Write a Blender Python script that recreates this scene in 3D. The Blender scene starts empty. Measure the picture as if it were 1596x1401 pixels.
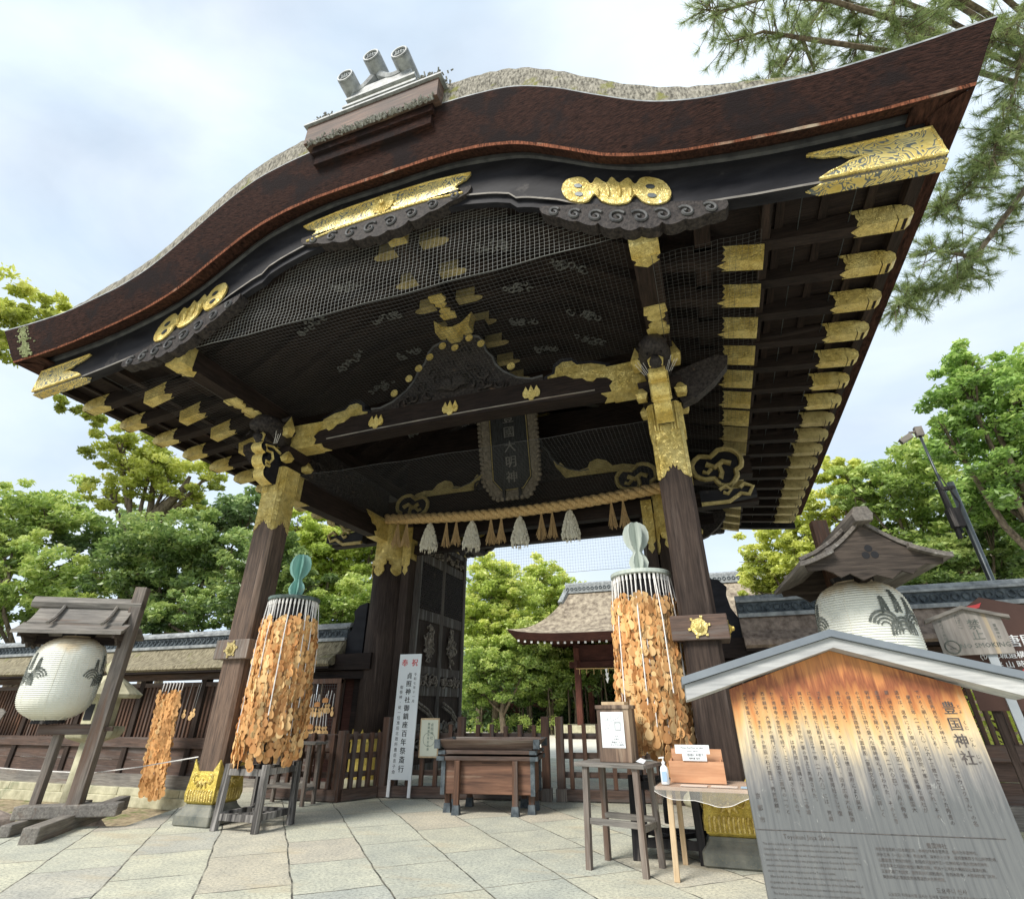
import bpy, bmesh, math, random
import numpy as np
from mathutils import Vector, Matrix
R=math.radians; pi=math.pi
sc=bpy.context.scene; COL=sc.collection
# ---------------------------------------------------------------- camera, sky, sun, exposure
cd=bpy.data.cameras.new('camera'); cam=bpy.data.objects.new('camera',cd); COL.objects.link(cam); sc.camera=cam
YAW,PIT,ROL=-0.335,0.497,-0.005
fw=Vector((math.sin(YAW)*math.cos(PIT),math.cos(YAW)*math.cos(PIT),math.sin(PIT)))
r0=Vector((math.cos(YAW),-math.sin(YAW),0)); u0=r0.cross(fw)
rr=r0*math.cos(ROL)+u0*math.sin(ROL); uu=-r0*math.sin(ROL)+u0*math.cos(ROL)
mw=Matrix((rr,uu,-fw)).transposed().to_4x4(); mw.translation=Vector((3.878,-7.835,1.5)); cam.matrix_world=mw
cd.sensor_width=36; cd.lens=36*824.08/1596; cd.shift_y=-(700.5-657.12)/1596; cd.clip_end=3000; cd.clip_start=.05
SUN_EL,SUN_AZ=R(46),R(205)   # azimuth from +Y clockwise
W=bpy.data.worlds.new("World"); sc.world=W; W.use_nodes=True
nt=W.node_tree; N=nt.nodes; L=nt.links; bg=N['Background']
sky=N.new('ShaderNodeTexSky'); sky.sky_type='NISHITA'; sky.sun_disc=False; sky.sun_elevation=SUN_EL; sky.sun_rotation=SUN_AZ; sky.dust_density=2.0
tc=N.new('ShaderNodeTexCoord'); mp=N.new('ShaderNodeMapping'); mp.inputs['Rotation'].default_value=(0,0,R(35)); mp.inputs['Scale'].default_value=(.8,2.0,3.2)
n1=N.new('ShaderNodeTexNoise'); n1.inputs['Scale'].default_value=1.35; n1.inputs['Detail'].default_value=7; n1.inputs['Roughness'].default_value=.5; n1.inputs['Distortion'].default_value=.5
cr=N.new('ShaderNodeValToRGB'); cr.color_ramp.elements[0].position=.30; cr.color_ramp.elements[0].color=(.62,.62,.62,1); cr.color_ramp.elements[1].position=.62; cr.color_ramp.elements[1].color=(1,1,1,1)
mx=N.new('ShaderNodeMix'); mx.data_type='RGBA'
n2=N.new('ShaderNodeTexNoise'); n2.inputs['Scale'].default_value=1.7; n2.inputs['Detail'].default_value=6
cr2=N.new('ShaderNodeValToRGB'); cr2.color_ramp.elements[0].position=.3; cr2.color_ramp.elements[0].color=(5.5,6.7,7.9,1); cr2.color_ramp.elements[1].position=.7; cr2.color_ramp.elements[1].color=(7.2,7.85,8.5,1)
L.new(tc.outputs['Generated'],mp.inputs['Vector']); L.new(mp.outputs[0],n1.inputs['Vector']); L.new(mp.outputs[0],n2.inputs['Vector'])
L.new(n1.outputs[0],cr.inputs[0]); L.new(n2.outputs[0],cr2.inputs[0]); L.new(cr.outputs[0],mx.inputs['Factor'])
L.new(sky.outputs[0],mx.inputs['A']); L.new(cr2.outputs[0],mx.inputs['B']); L.new(mx.outputs['Result'],bg.inputs[0]); bg.inputs[1].default_value=.10
sd=bpy.data.lights.new('sun','SUN'); sd.energy=3.0; sd.angle=R(20); sd.color=(1,.95,.87); so=bpy.data.objects.new('sun',sd); COL.objects.link(so)
so.rotation_euler=Vector((math.sin(SUN_AZ)*math.cos(SUN_EL),math.cos(SUN_AZ)*math.cos(SUN_EL),math.sin(SUN_EL))).to_track_quat('Z','Y').to_euler()
sc.view_settings.view_transform='Standard'; sc.view_settings.look='None'; sc.view_settings.exposure=.54; sc.view_settings.gamma=1
try:
    sc.cycles.max_bounces=7; sc.cycles.diffuse_bounces=3; sc.cycles.transparent_max_bounces=8
except Exception: pass
rnd=random.Random(5)
# ---------------------------------------------------------------- materials
def newmat(name):
    m=bpy.data.materials.new(name); m.use_nodes=True; return m,m.node_tree.nodes,m.node_tree.links,m.node_tree.nodes['Principled BSDF']
def ramp(N,cols):
    c=N.new('ShaderNodeValToRGB'); e=c.color_ramp.elements
    while len(e)<len(cols): e.new(.5)
    for i,(p,k) in enumerate(cols): e[i].position=p; e[i].color=(*k,1)
    return c
def noise(N,L,vec,scale,detail=5,rough=.55,dist=0,stretch=None):
    if stretch:
        m=N.new('ShaderNodeMapping'); m.inputs['Scale'].default_value=stretch; L.new(vec,m.inputs['Vector']); vec=m.outputs[0]
    n=N.new('ShaderNodeTexNoise'); n.inputs['Scale'].default_value=scale; n.inputs['Detail'].default_value=detail; n.inputs['Roughness'].default_value=rough; n.inputs['Distortion'].default_value=dist
    L.new(vec,n.inputs['Vector']); return n.outputs[0]
def bump(N,L,h,b,strength,dist=.02):
    q=N.new('ShaderNodeBump'); q.inputs['Strength'].default_value=strength; q.inputs['Distance'].default_value=dist; L.new(h,q.inputs['Height']); L.new(q.outputs[0],b.inputs['Normal'])
def mixc(N,L,f,a,b,mode='MIX'):
    m=N.new('ShaderNodeMix'); m.data_type='RGBA'; m.blend_type=mode
    for s,v in (('Factor',f),('A',a),('B',b)):
        if isinstance(v,(int,float)): m.inputs[s].default_value=v
        elif isinstance(v,tuple): m.inputs[s].default_value=(*v,1)
        else: L.new(v,m.inputs[s])
    return m.outputs['Result']
AX={'x':(.12,1.6,1.6),'y':(1.6,.12,1.6),'z':(1.6,1.6,.1)}
def wood(name,dark,light,axis='z',rough=.7,scale=22,bs=.5,worn=None,wornpos=(.52,.7)):
    m,N,L,b=newmat(name); v=N.new('ShaderNodeTexCoord').outputs['Object']
    g=noise(N,L,v,scale,6,.65,.4,AX[axis]); c=ramp(N,[(.3,dark),(.72,light)]); L.new(g,c.inputs[0]); out=c.outputs[0]
    big=noise(N,L,v,1.6,4,.6,0,tuple(.5+.5*min(1,a) for a in AX[axis]))
    c2=ramp(N,[(.3,(.55,.55,.58)),(.7,(1.25,1.2,1.15))]); L.new(big,c2.inputs[0]); out=mixc(N,L,.8,out,c2.outputs[0],'MULTIPLY')
    if worn:
        w=noise(N,L,v,5,6,.6,.3,AX[axis]); wr=ramp(N,[(wornpos[0],(0,0,0)),(wornpos[1],(1,1,1))]); L.new(w,wr.inputs[0]); out=mixc(N,L,wr.outputs[0],out,worn)
    L.new(out,b.inputs['Base Color']); b.inputs['Roughness'].default_value=rough; b.inputs['Specular IOR Level'].default_value=.5 if light[0]>.15 else .16; bump(N,L,g,b,bs,.012); return m
def plain(name,c1,c2=None,scale=8,rough=.6,metal=0,bs=.2,bscale=None,stretch=None,spots=None):
    m,N,L,b=newmat(name); v=N.new('ShaderNodeTexCoord').outputs['Object']
    g=noise(N,L,v,scale,6,.6,0,stretch); c=ramp(N,[(.32,c1),(.68,c2 or c1)]); L.new(g,c.inputs[0]); out=c.outputs[0]
    if spots:
        w=noise(N,L,v,spots[1],4,.6); wr=ramp(N,[(spots[2],(0,0,0)),(spots[2]+.1,(1,1,1))]); L.new(w,wr.inputs[0]); out=mixc(N,L,wr.outputs[0],out,spots[0])
    L.new(out,b.inputs['Base Color']); b.inputs['Roughness'].default_value=rough; b.inputs['Metallic'].default_value=metal
    if max(c1)<.1 and not metal: b.inputs['Specular IOR Level'].default_value=.16
    if bs: bump(N,L,noise(N,L,v,bscale or scale*3,6,.6,0,stretch),b,bs,.01)
    return m
def goldmat(name,c1=(.72,.53,.13),c2=(.95,.80,.34),tex=30,bs=.5,inlay=None,rough=.38,metal=.45):
    m,N,L,b=newmat(name); v=N.new('ShaderNodeTexCoord').outputs['Object']
    g=noise(N,L,v,3,5,.6); c=ramp(N,[(.3,c1),(.7,c2)]); L.new(g,c.inputs[0]); out=c.outputs[0]
    s=noise(N,L,v,tex,1.5,.4,1.8)
    w=N.new('ShaderNodeMath'); w.operation='PINGPONG'; w.inputs[1].default_value=.06; L.new(s,w.inputs[0])
    wm=N.new('ShaderNodeMath'); wm.operation='MULTIPLY'; wm.inputs[1].default_value=16; L.new(w.outputs[0],wm.inputs[0])
    if not inlay:
        er=ramp(N,[(.04,(.42,.36,.26)),(.26,(1,1,1))]); L.new(wm.outputs[0],er.inputs[0]); dk=noise(N,L,v,9,5,.7); dr=ramp(N,[(.36,(.62,.58,.5)),(.52,(1,1,1))]); L.new(dk,dr.inputs[0]); out=mixc(N,L,.75,mixc(N,L,.8,out,er.outputs[0],'MULTIPLY'),dr.outputs[0],'MULTIPLY')
    if inlay:
        r=ramp(N,[(.30,(0,0,0)),(.36,(1,1,1))]); L.new(wm.outputs[0],r.inputs[0]); out=mixc(N,L,r.outputs[0],inlay,out)
        rm=N.new('ShaderNodeMath'); rm.operation='MULTIPLY'; rm.inputs[1].default_value=metal; L.new(r.outputs[0],rm.inputs[0]); L.new(rm.outputs[0],b.inputs['Metallic'])
    else: b.inputs['Metallic'].default_value=metal
    L.new(out,b.inputs['Base Color']); b.inputs['Roughness'].default_value=rough; bump(N,L,wm.outputs[0],b,bs,.01); return m
M={}
M['wz']=wood('dark_wood_vertical',(.022,.016,.014),(.075,.055,.045),'z',worn=(.13,.10,.085),wornpos=(.6,.78))
M['wzb']=wood('weathered_brown_post',(.045,.030,.023),(.21,.14,.10),'z',scale=26,bs=.9,worn=(.30,.21,.155),wornpos=(.55,.75))
M['wx']=wood('dark_wood_lengthwise',(.009,.007,.007),(.036,.025,.021),'x',worn=(.055,.042,.038),wornpos=(.62,.8))
M['wy']=wood('dark_wood_depthwise',(.010,.008,.007),(.042,.028,.023),'y',worn=(.075,.045,.035),wornpos=(.6,.8))
M['lacq']=plain('black_lacquer',(.009,.009,.012),(.026,.026,.031),5,.62,0,.3,14,(.3,1,1),spots=((.06,.055,.055),2.4,.62))
M['carve']=plain('carved_dark_wood',(.012,.011,.012),(.062,.052,.048),22,.6,0,1.0,40,spots=((.15,.10,.075),4,.66))
M['fw']=wood('fence_wood',(.05,.025,.015),(.17,.085,.05),'z',worn=(.11,.09,.08),wornpos=(.5,.68))
M['fx']=wood('fence_rail_wood',(.05,.032,.024),(.16,.10,.075),'x',worn=(.13,.11,.10),wornpos=(.5,.68))
M['gz']=wood('grey_weathered_wood',(.10,.085,.072),(.30,.26,.225),'z',worn=(.13,.075,.05),wornpos=(.5,.7))
M['gx']=wood('grey_weathered_boards',(.11,.10,.088),(.33,.31,.275),'x',worn=(.15,.10,.07),wornpos=(.56,.75))
M['gy']=wood('grey_weathered_beam',(.11,.10,.088),(.33,.31,.275),'y',worn=(.15,.10,.07),wornpos=(.56,.75))
M['blk']=wood('old_black_paint',(.012,.012,.014),(.045,.043,.045),'z',worn=(.25,.22,.20),wornpos=(.6,.75))
M['gold']=goldmat('gilt_copper',tex=9,bs=.6); M['goldp']=goldmat('engraved_gilt_copper',tex=11,bs=.9)
M['goldi']=goldmat('openwork_gilt_plate',tex=4.2,inlay=(.13,.15,.15),bs=.3,metal=.4)
M['golds']=goldmat('gilt_shoe',(.58,.43,.06),(.84,.68,.18),18,.5,rough=.45)
M['goldd']=goldmat('aged_gilt',(.42,.34,.13),(.68,.56,.26),24,.5)
M['edge']=plain('bark_thatch_cut_edge',(.004,.0025,.0025),(.060,.027,.02),30,.95,0,2.0,50,(.35,1,2.2),spots=((.018,.012,.012),1.6,.52))
M['lip']=plain('fresh_bark_lip',(.03,.012,.008),(.36,.13,.07),22,.9,0,1,60,(2.4,1,.5),spots=((.42,.34,.25),1.0,.56))
M['under']=plain('thatch_underside',(.012,.006,.005),(.085,.038,.026),24,.95,0,1,50,(1,.25,1))
M['thatch']=plain('weathered_bark_thatch',(.06,.055,.045),(.46,.43,.36),12,.95,0,1.6,30,(3,.8,1),spots=((.22,.22,.07),3,.58))
M['thatch2']=plain('bark_roof',(.12,.085,.065),(.36,.28,.22),9,.95,0,1.2,30,(1,.7,.6))
M['moss']=plain('mossy_thatch',(.09,.075,.05),(.36,.32,.22),14,.95,0,1.3,40,(2,.6,.6),spots=((.19,.19,.08),2.2,.60))
M['tile']=plain('grey_roof_tile',(.13,.14,.145),(.37,.39,.39),7,.5,0,.5,30)
M['tiled']=plain('dark_roof_tile',(.035,.045,.055),(.14,.165,.18),9,.55,0,.5,30)
M['plaster']=plain('pale_plaster',(.50,.49,.38),(.78,.77,.66),6,.9)
M['stone']=plain('pale_granite',(.34,.32,.21),(.60,.57,.40),5,.9,0,.6,50,spots=((.25,.27,.17),2,.6))
M['dstone']=plain('dark_granite',(.10,.11,.10),(.26,.255,.21),4,.7,0,.4,60,spots=((.24,.21,.13),60,.6))
M['rock']=plain('lichened_rock',(.15,.12,.10),(.40,.33,.28),3,.9,0,1,12)
M['paper']=plain('waxed_lantern_paper',(.66,.68,.60),(.84,.86,.80),3,.55,0,.1,12)
M['white']=plain('white_card',(.78,.82,.84),None,5,.5,0,0)
M['ink']=plain('ink',(.02,.02,.022),None,5,.6,0,0)
M['inkb']=plain('dark_stencil_ink',(.07,.08,.07),(.20,.21,.19),12,.7,0,0)
M['red']=plain('red_paint',(.62,.05,.05),None,5,.5,0,0)
M['wpaint']=plain('white_lettering',(.85,.85,.85),None,5,.6,0,0)
M['brown']=plain('brown_signboard',(.09,.05,.04),(.11,.062,.05),3,.5,0,.05)
M['ema']=wood('votive_wood',(.58,.29,.10),(.80,.47,.19),'z',scale=9,bs=.1)
M['ema2']=wood('pale_votive_wood',(.70,.42,.17),(.88,.63,.31),'z',scale=9,bs=.1)
M['ema3']=wood('deep_votive_wood',(.46,.20,.06),(.68,.35,.13),'z',scale=9,bs=.1)
M['cord']=plain('white_cord',(.74,.70,.66),(.88,.86,.83),20,.8,0,.3,60)
M['rope']=plain('straw_rope',(.40,.25,.10),(.74,.53,.26),18,.9,0,.8,60,(2,1,1))
M['straw']=plain('straw_tassel',(.32,.20,.09),(.66,.47,.24),30,.9,0,.6,80,(3,3,.3))
M['fluff']=plain('paper_tassel',(.66,.62,.50),(.88,.85,.75),20,.9,0,.6,50)
M['copper']=plain('verdigris_copper',(.16,.38,.33),(.36,.60,.52),5,.6,0,.2,20,(3,3,.4),spots=((.45,.50,.36),6,.62))
M['copg']=plain('pale_verdigris',(.36,.42,.38),(.56,.60,.54),5,.55,0,.2,20,(3,3,.4))
M['steel']=plain('grey_metal',(.05,.06,.065),(.10,.115,.12),4,.35,.6,0)
M['wire']=plain('net_wire',(.30,.30,.29),None,5,.6,0,0)
M['pine_t']=wood('light_table_wood',(.46,.33,.19),(.70,.55,.35),'z',bs=.2)
M['cedar']=wood('orange_box_wood',(.46,.22,.11),(.70,.40,.23),'x',bs=.2,scale=12)
M['cedart']=wood('light_table_top',(.46,.30,.2),(.66,.48,.34),'x',bs=.2,scale=12)
M['bark']=plain('tree_bark',(.07,.055,.04),(.26,.21,.15),8,.95,0,1,20,(1.5,1.5,.5))
M['plast']=plain('clear_vinyl',(.6,.58,.5),None,3,.2,0,0)
M['redw']=wood('red_brown_pillar',(.06,.022,.016),(.15,.06,.045),'z')
M['redx']=wood('red_brown_beam',(.035,.014,.011),(.09,.036,.028),'x')
m_,N_,L_,b_=newmat('vinyl_sheet'); b_.inputs['Base Color'].default_value=(.8,.78,.72,1); b_.inputs['Roughness'].default_value=.12; b_.inputs['Alpha'].default_value=.2; M['vinyl']=m_
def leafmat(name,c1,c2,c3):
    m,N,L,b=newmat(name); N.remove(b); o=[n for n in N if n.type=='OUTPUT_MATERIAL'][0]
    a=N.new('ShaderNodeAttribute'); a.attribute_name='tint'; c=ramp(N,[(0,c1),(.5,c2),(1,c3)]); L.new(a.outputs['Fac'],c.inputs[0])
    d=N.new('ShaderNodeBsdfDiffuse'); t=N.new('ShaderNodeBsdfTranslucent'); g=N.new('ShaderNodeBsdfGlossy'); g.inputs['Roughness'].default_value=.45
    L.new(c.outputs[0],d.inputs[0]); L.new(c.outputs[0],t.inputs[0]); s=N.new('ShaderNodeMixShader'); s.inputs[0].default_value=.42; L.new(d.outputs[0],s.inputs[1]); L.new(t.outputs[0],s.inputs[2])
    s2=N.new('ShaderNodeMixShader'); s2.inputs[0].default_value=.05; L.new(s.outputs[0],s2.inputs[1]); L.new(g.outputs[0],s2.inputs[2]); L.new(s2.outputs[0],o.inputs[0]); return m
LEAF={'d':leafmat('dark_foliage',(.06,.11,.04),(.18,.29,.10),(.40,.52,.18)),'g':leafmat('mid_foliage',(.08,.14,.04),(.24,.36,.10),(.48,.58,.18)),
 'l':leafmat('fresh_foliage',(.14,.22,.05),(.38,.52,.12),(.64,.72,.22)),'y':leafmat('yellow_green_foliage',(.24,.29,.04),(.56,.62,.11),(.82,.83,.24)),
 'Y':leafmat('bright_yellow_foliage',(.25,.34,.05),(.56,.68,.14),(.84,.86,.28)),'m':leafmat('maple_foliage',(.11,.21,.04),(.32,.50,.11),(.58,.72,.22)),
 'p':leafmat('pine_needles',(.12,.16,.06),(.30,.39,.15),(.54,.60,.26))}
# ---------------------------------------------------------------- mesh helpers
class MB:
    def __init__(s): s.v=[]; s.f=[]; s.mi=[]
    def add(s,vs,fs,mi=0):
        o=len(s.v); s.v+=[tuple(v) for v in vs]; s.f+=[tuple(i+o for i in f) for f in fs]; s.mi+=[mi]*len(fs); return s
    def box(s,c,d,rot=None,taper=(1,1),mi=0,bev=0):
        x,y,z=(q/2 for q in d); tx,ty=taper
        P=[(-x,-y,-z),(x,-y,-z),(x,y,-z),(-x,y,-z),(-x*tx,-y*ty,z),(x*tx,-y*ty,z),(x*tx,y*ty,z),(-x*tx,y*ty,z)]
        if rot is not None: P=[rot@Vector(p) for p in P]
        return s.add([(p[0]+c[0],p[1]+c[1],p[2]+c[2]) for p in P],[(0,3,2,1),(4,5,6,7),(0,1,5,4),(1,2,6,5),(2,3,7,6),(3,0,4,7)],mi)
    def bbox(s,a,b,mi=0): return s.box([(a[i]+b[i])/2 for i in range(3)],[abs(b[i]-a[i]) for i in range(3)],mi=mi)
    def beam(s,a,b,w,h,mi=0,up=(0,0,1),w2=None,h2=None):
        a=Vector(a);b=Vector(b);d=(b-a).normalized(); sd=d.cross(Vector(up))
        if sd.length<1e-4: sd=d.cross(Vector((0,1,0)))
        sd.normalize(); u=sd.cross(d); V=[]
        for p,ww,hh in ((a,w,h),(b,w2 or w,h2 or h)):
            for i,j in ((-1,-1),(1,-1),(1,1),(-1,1)): V.append(p+sd*i*ww/2+u*j*hh/2)
        return s.add(V,[(0,1,2,3),(7,6,5,4),(0,4,5,1),(1,5,6,2),(2,6,7,3),(3,7,4,0)],mi)
    def tube(s,pts,r,n=8,mi=0,cap=True):
        pts=[Vector(p) for p in pts]; m=len(pts); rs=r if isinstance(r,(list,tuple)) else [r]*m; V=[];F=[]; prev=None
        for i,p in enumerate(pts):
            d=(pts[min(i+1,m-1)]-pts[max(i-1,0)]).normalized()
            a=prev if prev is not None else (Vector((0,0,1)) if abs(d.z)<.9 else Vector((1,0,0)))
            x=(a-d*a.dot(d))
            if x.length<1e-5: x=Vector((1,0,0))-d*d.x
            x.normalize(); y=d.cross(x); prev=x
            for k in range(n):
                t=2*pi*k/n; V.append(p+(x*math.cos(t)+y*math.sin(t))*rs[i])
        for i in range(m-1):
            for k in range(n): F.append((i*n+k,i*n+(k+1)%n,(i+1)*n+(k+1)%n,(i+1)*n+k))
        if cap and n>2: F.append(tuple(range(n))[::-1]); F.append(tuple(range((m-1)*n,m*n)))
        return s.add(V,F,mi)
    def lathe(s,prof,c=(0,0,0),n=24,mi=0,close=True):
        V=[];F=[];m=len(prof)
        for r,z in prof:
            for k in range(n): t=2*pi*k/n; V.append((c[0]+r*math.cos(t),c[1]+r*math.sin(t),c[2]+z))
        for i in range(m-1):
            for k in range(n): F.append((i*n+k,i*n+(k+1)%n,(i+1)*n+(k+1)%n,(i+1)*n+k))
        if close: F.append(tuple(range(n))[::-1]); F.append(tuple(range((m-1)*n,m*n)))
        return s.add(V,F,mi)
    def plate(s,poly,o,u,v,th,mi=0):
        """2D polygon (u,v) extruded by th along u x v, centred on o"""
        o=Vector(o);u=Vector(u);v=Vector(v);n=u.cross(v).normalized(); m=len(poly)
        A=[o+u*a+v*b+n*th/2 for a,b in poly]; B=[o+u*a+v*b-n*th/2 for a,b in poly]
        return s.add(A+B,[tuple(range(m)),tuple(range(m,2*m))[::-1]]+[(i,i+m,(i+1)%m+m,(i+1)%m) for i in range(m)],mi)
    def build(s,name,mat,parent=None,label=None,smooth=False,bevel=0,tri=False):
        me=bpy.data.meshes.new(name); me.from_pydata(s.v,[],s.f); mats=mat if isinstance(mat,list) else [mat]
        for k in mats: me.materials.append(M[k] if isinstance(k,str) else k)
        if len(mats)>1: me.polygons.foreach_set('material_index',s.mi)
        bm=bmesh.new(); bm.from_mesh(me)
        bmesh.ops.recalc_face_normals(bm,faces=bm.faces)
        if tri: bmesh.ops.triangulate(bm,faces=[f for f in bm.faces if len(f.verts)>4])
        bm.to_mesh(me); bm.free()
        if smooth:
            me.polygons.foreach_set('use_smooth',[True]*len(me.polygons))
        me.update(); o=bpy.data.objects.new(name,me); COL.objects.link(o)
        if parent is not None: o.parent=parent
        if bevel:
            q=o.modifiers.new('bevel','BEVEL'); q.width=bevel; q.segments=2; q.limit_method='ANGLE'; q.angle_limit=R(40)
        if label: o['label']=label
        return o
def tag(o,label,cat,group=None):
    o['label']=label; o['category']=cat
    if group: o['group']=group
    return o
def thing(name,label,cat,loc=(0,0,0),rz=0,group=None):
    o=bpy.data.objects.new(name,None); COL.objects.link(o); o.location=loc; o.rotation_euler=(0,0,rz); o.empty_display_size=.2; return tag(o,label,cat,group)
def kids(o): return [c for c in COL.objects if c.parent==o]
def dup(o,parent=None):
    c=o.copy(); COL.objects.link(c); c.parent=parent
    for k in kids(o): dup(k,c)
    return c
def struct(o,kind='structure'): o['kind']=kind; return o
def interp(tab,x):
    x=abs(x); xs=[a for a,b in tab]; ys=[b for a,b in tab]; return float(np.interp(x,xs,ys))
def sm(tab):  # denser smooth table (Catmull style through cubic interpolation)
    xs=np.array([a for a,b in tab],float); ys=np.array([b for a,b in tab],float); d=np.gradient(ys,xs); X=np.linspace(xs[0],xs[-1],160); out=[]
    if xs[0]==0: d[0]=0
    for x in X:
        i=min(max(np.searchsorted(xs,x)-1,0),len(xs)-2); h=xs[i+1]-xs[i]; t=(x-xs[i])/h
        out.append((x,float((2*t**3-3*t**2+1)*ys[i]+(t**3-2*t**2+t)*h*d[i]+(-2*t**3+3*t**2)*ys[i+1]+(t**3-t**2)*h*d[i+1])))
    return out
def catmull(pts,closed=False,k=4):
    P=[Vector((*p,0)) for p in pts]; n=len(P); out=[]; rng=range(n if closed else n-1)
    for i in rng:
        p0=P[i-1] if (closed or i>0) else P[i]; p1=P[i]; p2=P[(i+1)%n]; p3=P[(i+2)%n] if (closed or i+2<n) else p2
        for j in range(k):
            t=j/k; q=.5*((2*p1)+(-p0+p2)*t+(2*p0-5*p1+4*p2-p3)*t*t+(-p0+3*p1-3*p2+p3)*t**3); out.append((q.x,q.y))
    if not closed: out.append(tuple(P[-1][:2]))
    return out
def text_geo(body,size,align='CENTER',thick=0):
    c=bpy.data.curves.new('t','FONT'); c.body=body; c.size=size; c.align_x=align; c.align_y='CENTER'; c.resolution_u=1; c.extrude=thick
    o=bpy.data.objects.new('t',c); COL.objects.link(o); dg=bpy.context.evaluated_depsgraph_get(); dg.update(); e=o.evaluated_get(dg); me=e.to_mesh()
    V=[tuple(v.co) for v in me.vertices]; F=[tuple(p.vertices) for p in me.polygons]; e.to_mesh_clear(); bpy.data.objects.remove(o); bpy.data.curves.remove(c); return V,F
GC={}
def put_text(mb,body,size,o,u,v,off=.003,align='CENTER',bold=0,mi=0,sx=1):
    k=(body,size,align)
    if k not in GC: GC[k]=text_geo(body,size,align)
    V,F=GC[k]; o=Vector(o);u=Vector(u);v=Vector(v);n=u.cross(v).normalized()
    for q in range(1+bold):
        d=u*(q*size*.035); mb.add([o+u*a*sx+v*b+n*(off+q*.0003)+d for a,b,c in V],F,mi)
def vert_text(mb,body,size,pitch,o,u,v,off=.003,bold=0,jit=0,mi=0):
    o=Vector(o);u=Vector(u);v=Vector(v)
    rot={'（':'︵','）':'︶','「':'﹁','」':'﹂','ー':'︱'}
    for i,ch in enumerate(body):
        if ch in ' 　': continue
        du,dv=0,0
        if ch in '、。': du,dv=size*.55,size*.5
        put_text(mb,rot.get(ch,ch),size,o-v*(i*pitch)+u*du+v*dv,u,v,off,bold=bold,mi=mi)
# ---------------------------------------------------------------- ground
def paving_mat():
    m,N,L,b=newmat('granite_paving'); v=N.new('ShaderNodeTexCoord').outputs['Object']
    mp=N.new('ShaderNodeMapping'); mp.inputs['Rotation'].default_value=(0,0,R(49)); L.new(v,mp.inputs['Vector'])
    w=noise(N,L,v,.9,2,.5); wv=N.new('ShaderNodeVectorMath'); wv.operation='MULTIPLY_ADD'; wv.inputs[1].default_value=(.10,.10,0); 
    wc=N.new('ShaderNodeTexNoise'); wc.inputs['Scale'].default_value=1.1; wc.inputs['Detail'].default_value=5; L.new(v,wc.inputs['Vector']); L.new(wc.outputs['Color'],wv.inputs[0]); L.new(mp.outputs[0],wv.inputs[2])
    br=N.new('ShaderNodeTexBrick'); L.new(wv.outputs[0],br.inputs['Vector']); br.inputs['Scale'].default_value=1; br.inputs['Brick Width'].default_value=1.18; br.inputs['Row Height'].default_value=.85
    br.inputs['Mortar Size'].default_value=.011; br.inputs['Mortar Smooth'].default_value=.3; br.inputs['Color1'].default_value=(0,0,0,1); br.inputs['Color2'].default_value=(1,1,1,1); br.inputs['Mortar'].default_value=(.5,.5,.5,1); br.offset=.43; br.squash=1.25; br.squash_frequency=3
    sep=N.new('ShaderNodeSeparateColor'); L.new(br.outputs['Color'],sep.inputs[0])
    c=ramp(N,[(0,(.50,.525,.47)),(.22,(.575,.57,.475)),(.4,(.60,.59,.475)),(.50,(.60,.55,.45)),(.58,(.57,.575,.49)),(.8,(.62,.61,.49)),(.93,(.575,.53,.45)),(1,(.50,.525,.48))]); L.new(sep.outputs[0],c.inputs[0])
    gr=noise(N,L,v,30,7,.85); gc=ramp(N,[(.38,(.36,.37,.37)),(.5,(1,1,1)),(.64,(1.3,1.3,1.26))]); L.new(gr,gc.inputs[0]); o=mixc(N,L,.85,c.outputs[0],gc.outputs[0],'MULTIPLY')
    bg_=noise(N,L,v,2.2,6,.6); bc=ramp(N,[(.3,(.70,.72,.74)),(.7,(1.04,1.03,.98))]); L.new(bg_,bc.inputs[0]); o=mixc(N,L,.9,o,bc.outputs[0],'MULTIPLY')
    st=noise(N,L,v,.8,6,.6,.5,(1,3,1)); sr=ramp(N,[(.56,(0,0,0)),(.68,(.5,.5,.5))]); L.new(st,sr.inputs[0]); o=mixc(N,L,sr.outputs[0],o,(.50,.42,.28))
    jn=noise(N,L,v,3,4,.7); jc=ramp(N,[(.42,(.06,.06,.05)),(.68,(.42,.40,.32))]); L.new(jn,jc.inputs[0])
    o=mixc(N,L,br.outputs['Fac'],o,jc.outputs[0]); L.new(o,b.inputs['Base Color']); b.inputs['Roughness'].default_value=.85
    iv=N.new('ShaderNodeMath'); iv.operation='MULTIPLY_ADD'; iv.inputs[1].default_value=-1.2; L.new(br.outputs['Fac'],iv.inputs[0]); L.new(gr,iv.inputs[2]); bump(N,L,iv.outputs[0],b,.45,.012); return m
M['pave']=paving_mat()
M['soil']=plain('leaf_littered_soil',(.16,.12,.07),(.46,.38,.24),9,.95,0,1,30,spots=((.14,.17,.05),3,.55))
M['sand']=plain('pale_raked_sand',(.62,.58,.48),(.80,.76,.66),3,.95,0,.4,60)
g=MB(); g.add([(-400,-400,-.52),(400,-400,-.52),(400,600,-.52),(-400,600,-.52)],[(0,1,2,3)]); struct(g.build('ground','soil'))
pv=MB(); poly=[(-30,-30),(30,-30),(30,.4),(6.9,.4),(6.9,3.55),(3.5,3.75),(3.5,13),(-3.5,13),(-3.5,3.75),(-6.35,3.55),(-6.0,2.3),(-4.75,-.55),(-10,-2.6),(-30,-9)]
pv.plate(poly,(0,0,-.27),(1,0,0),(0,1,0),.54); struct(pv.build('paving','pave',tri=True))
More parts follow.
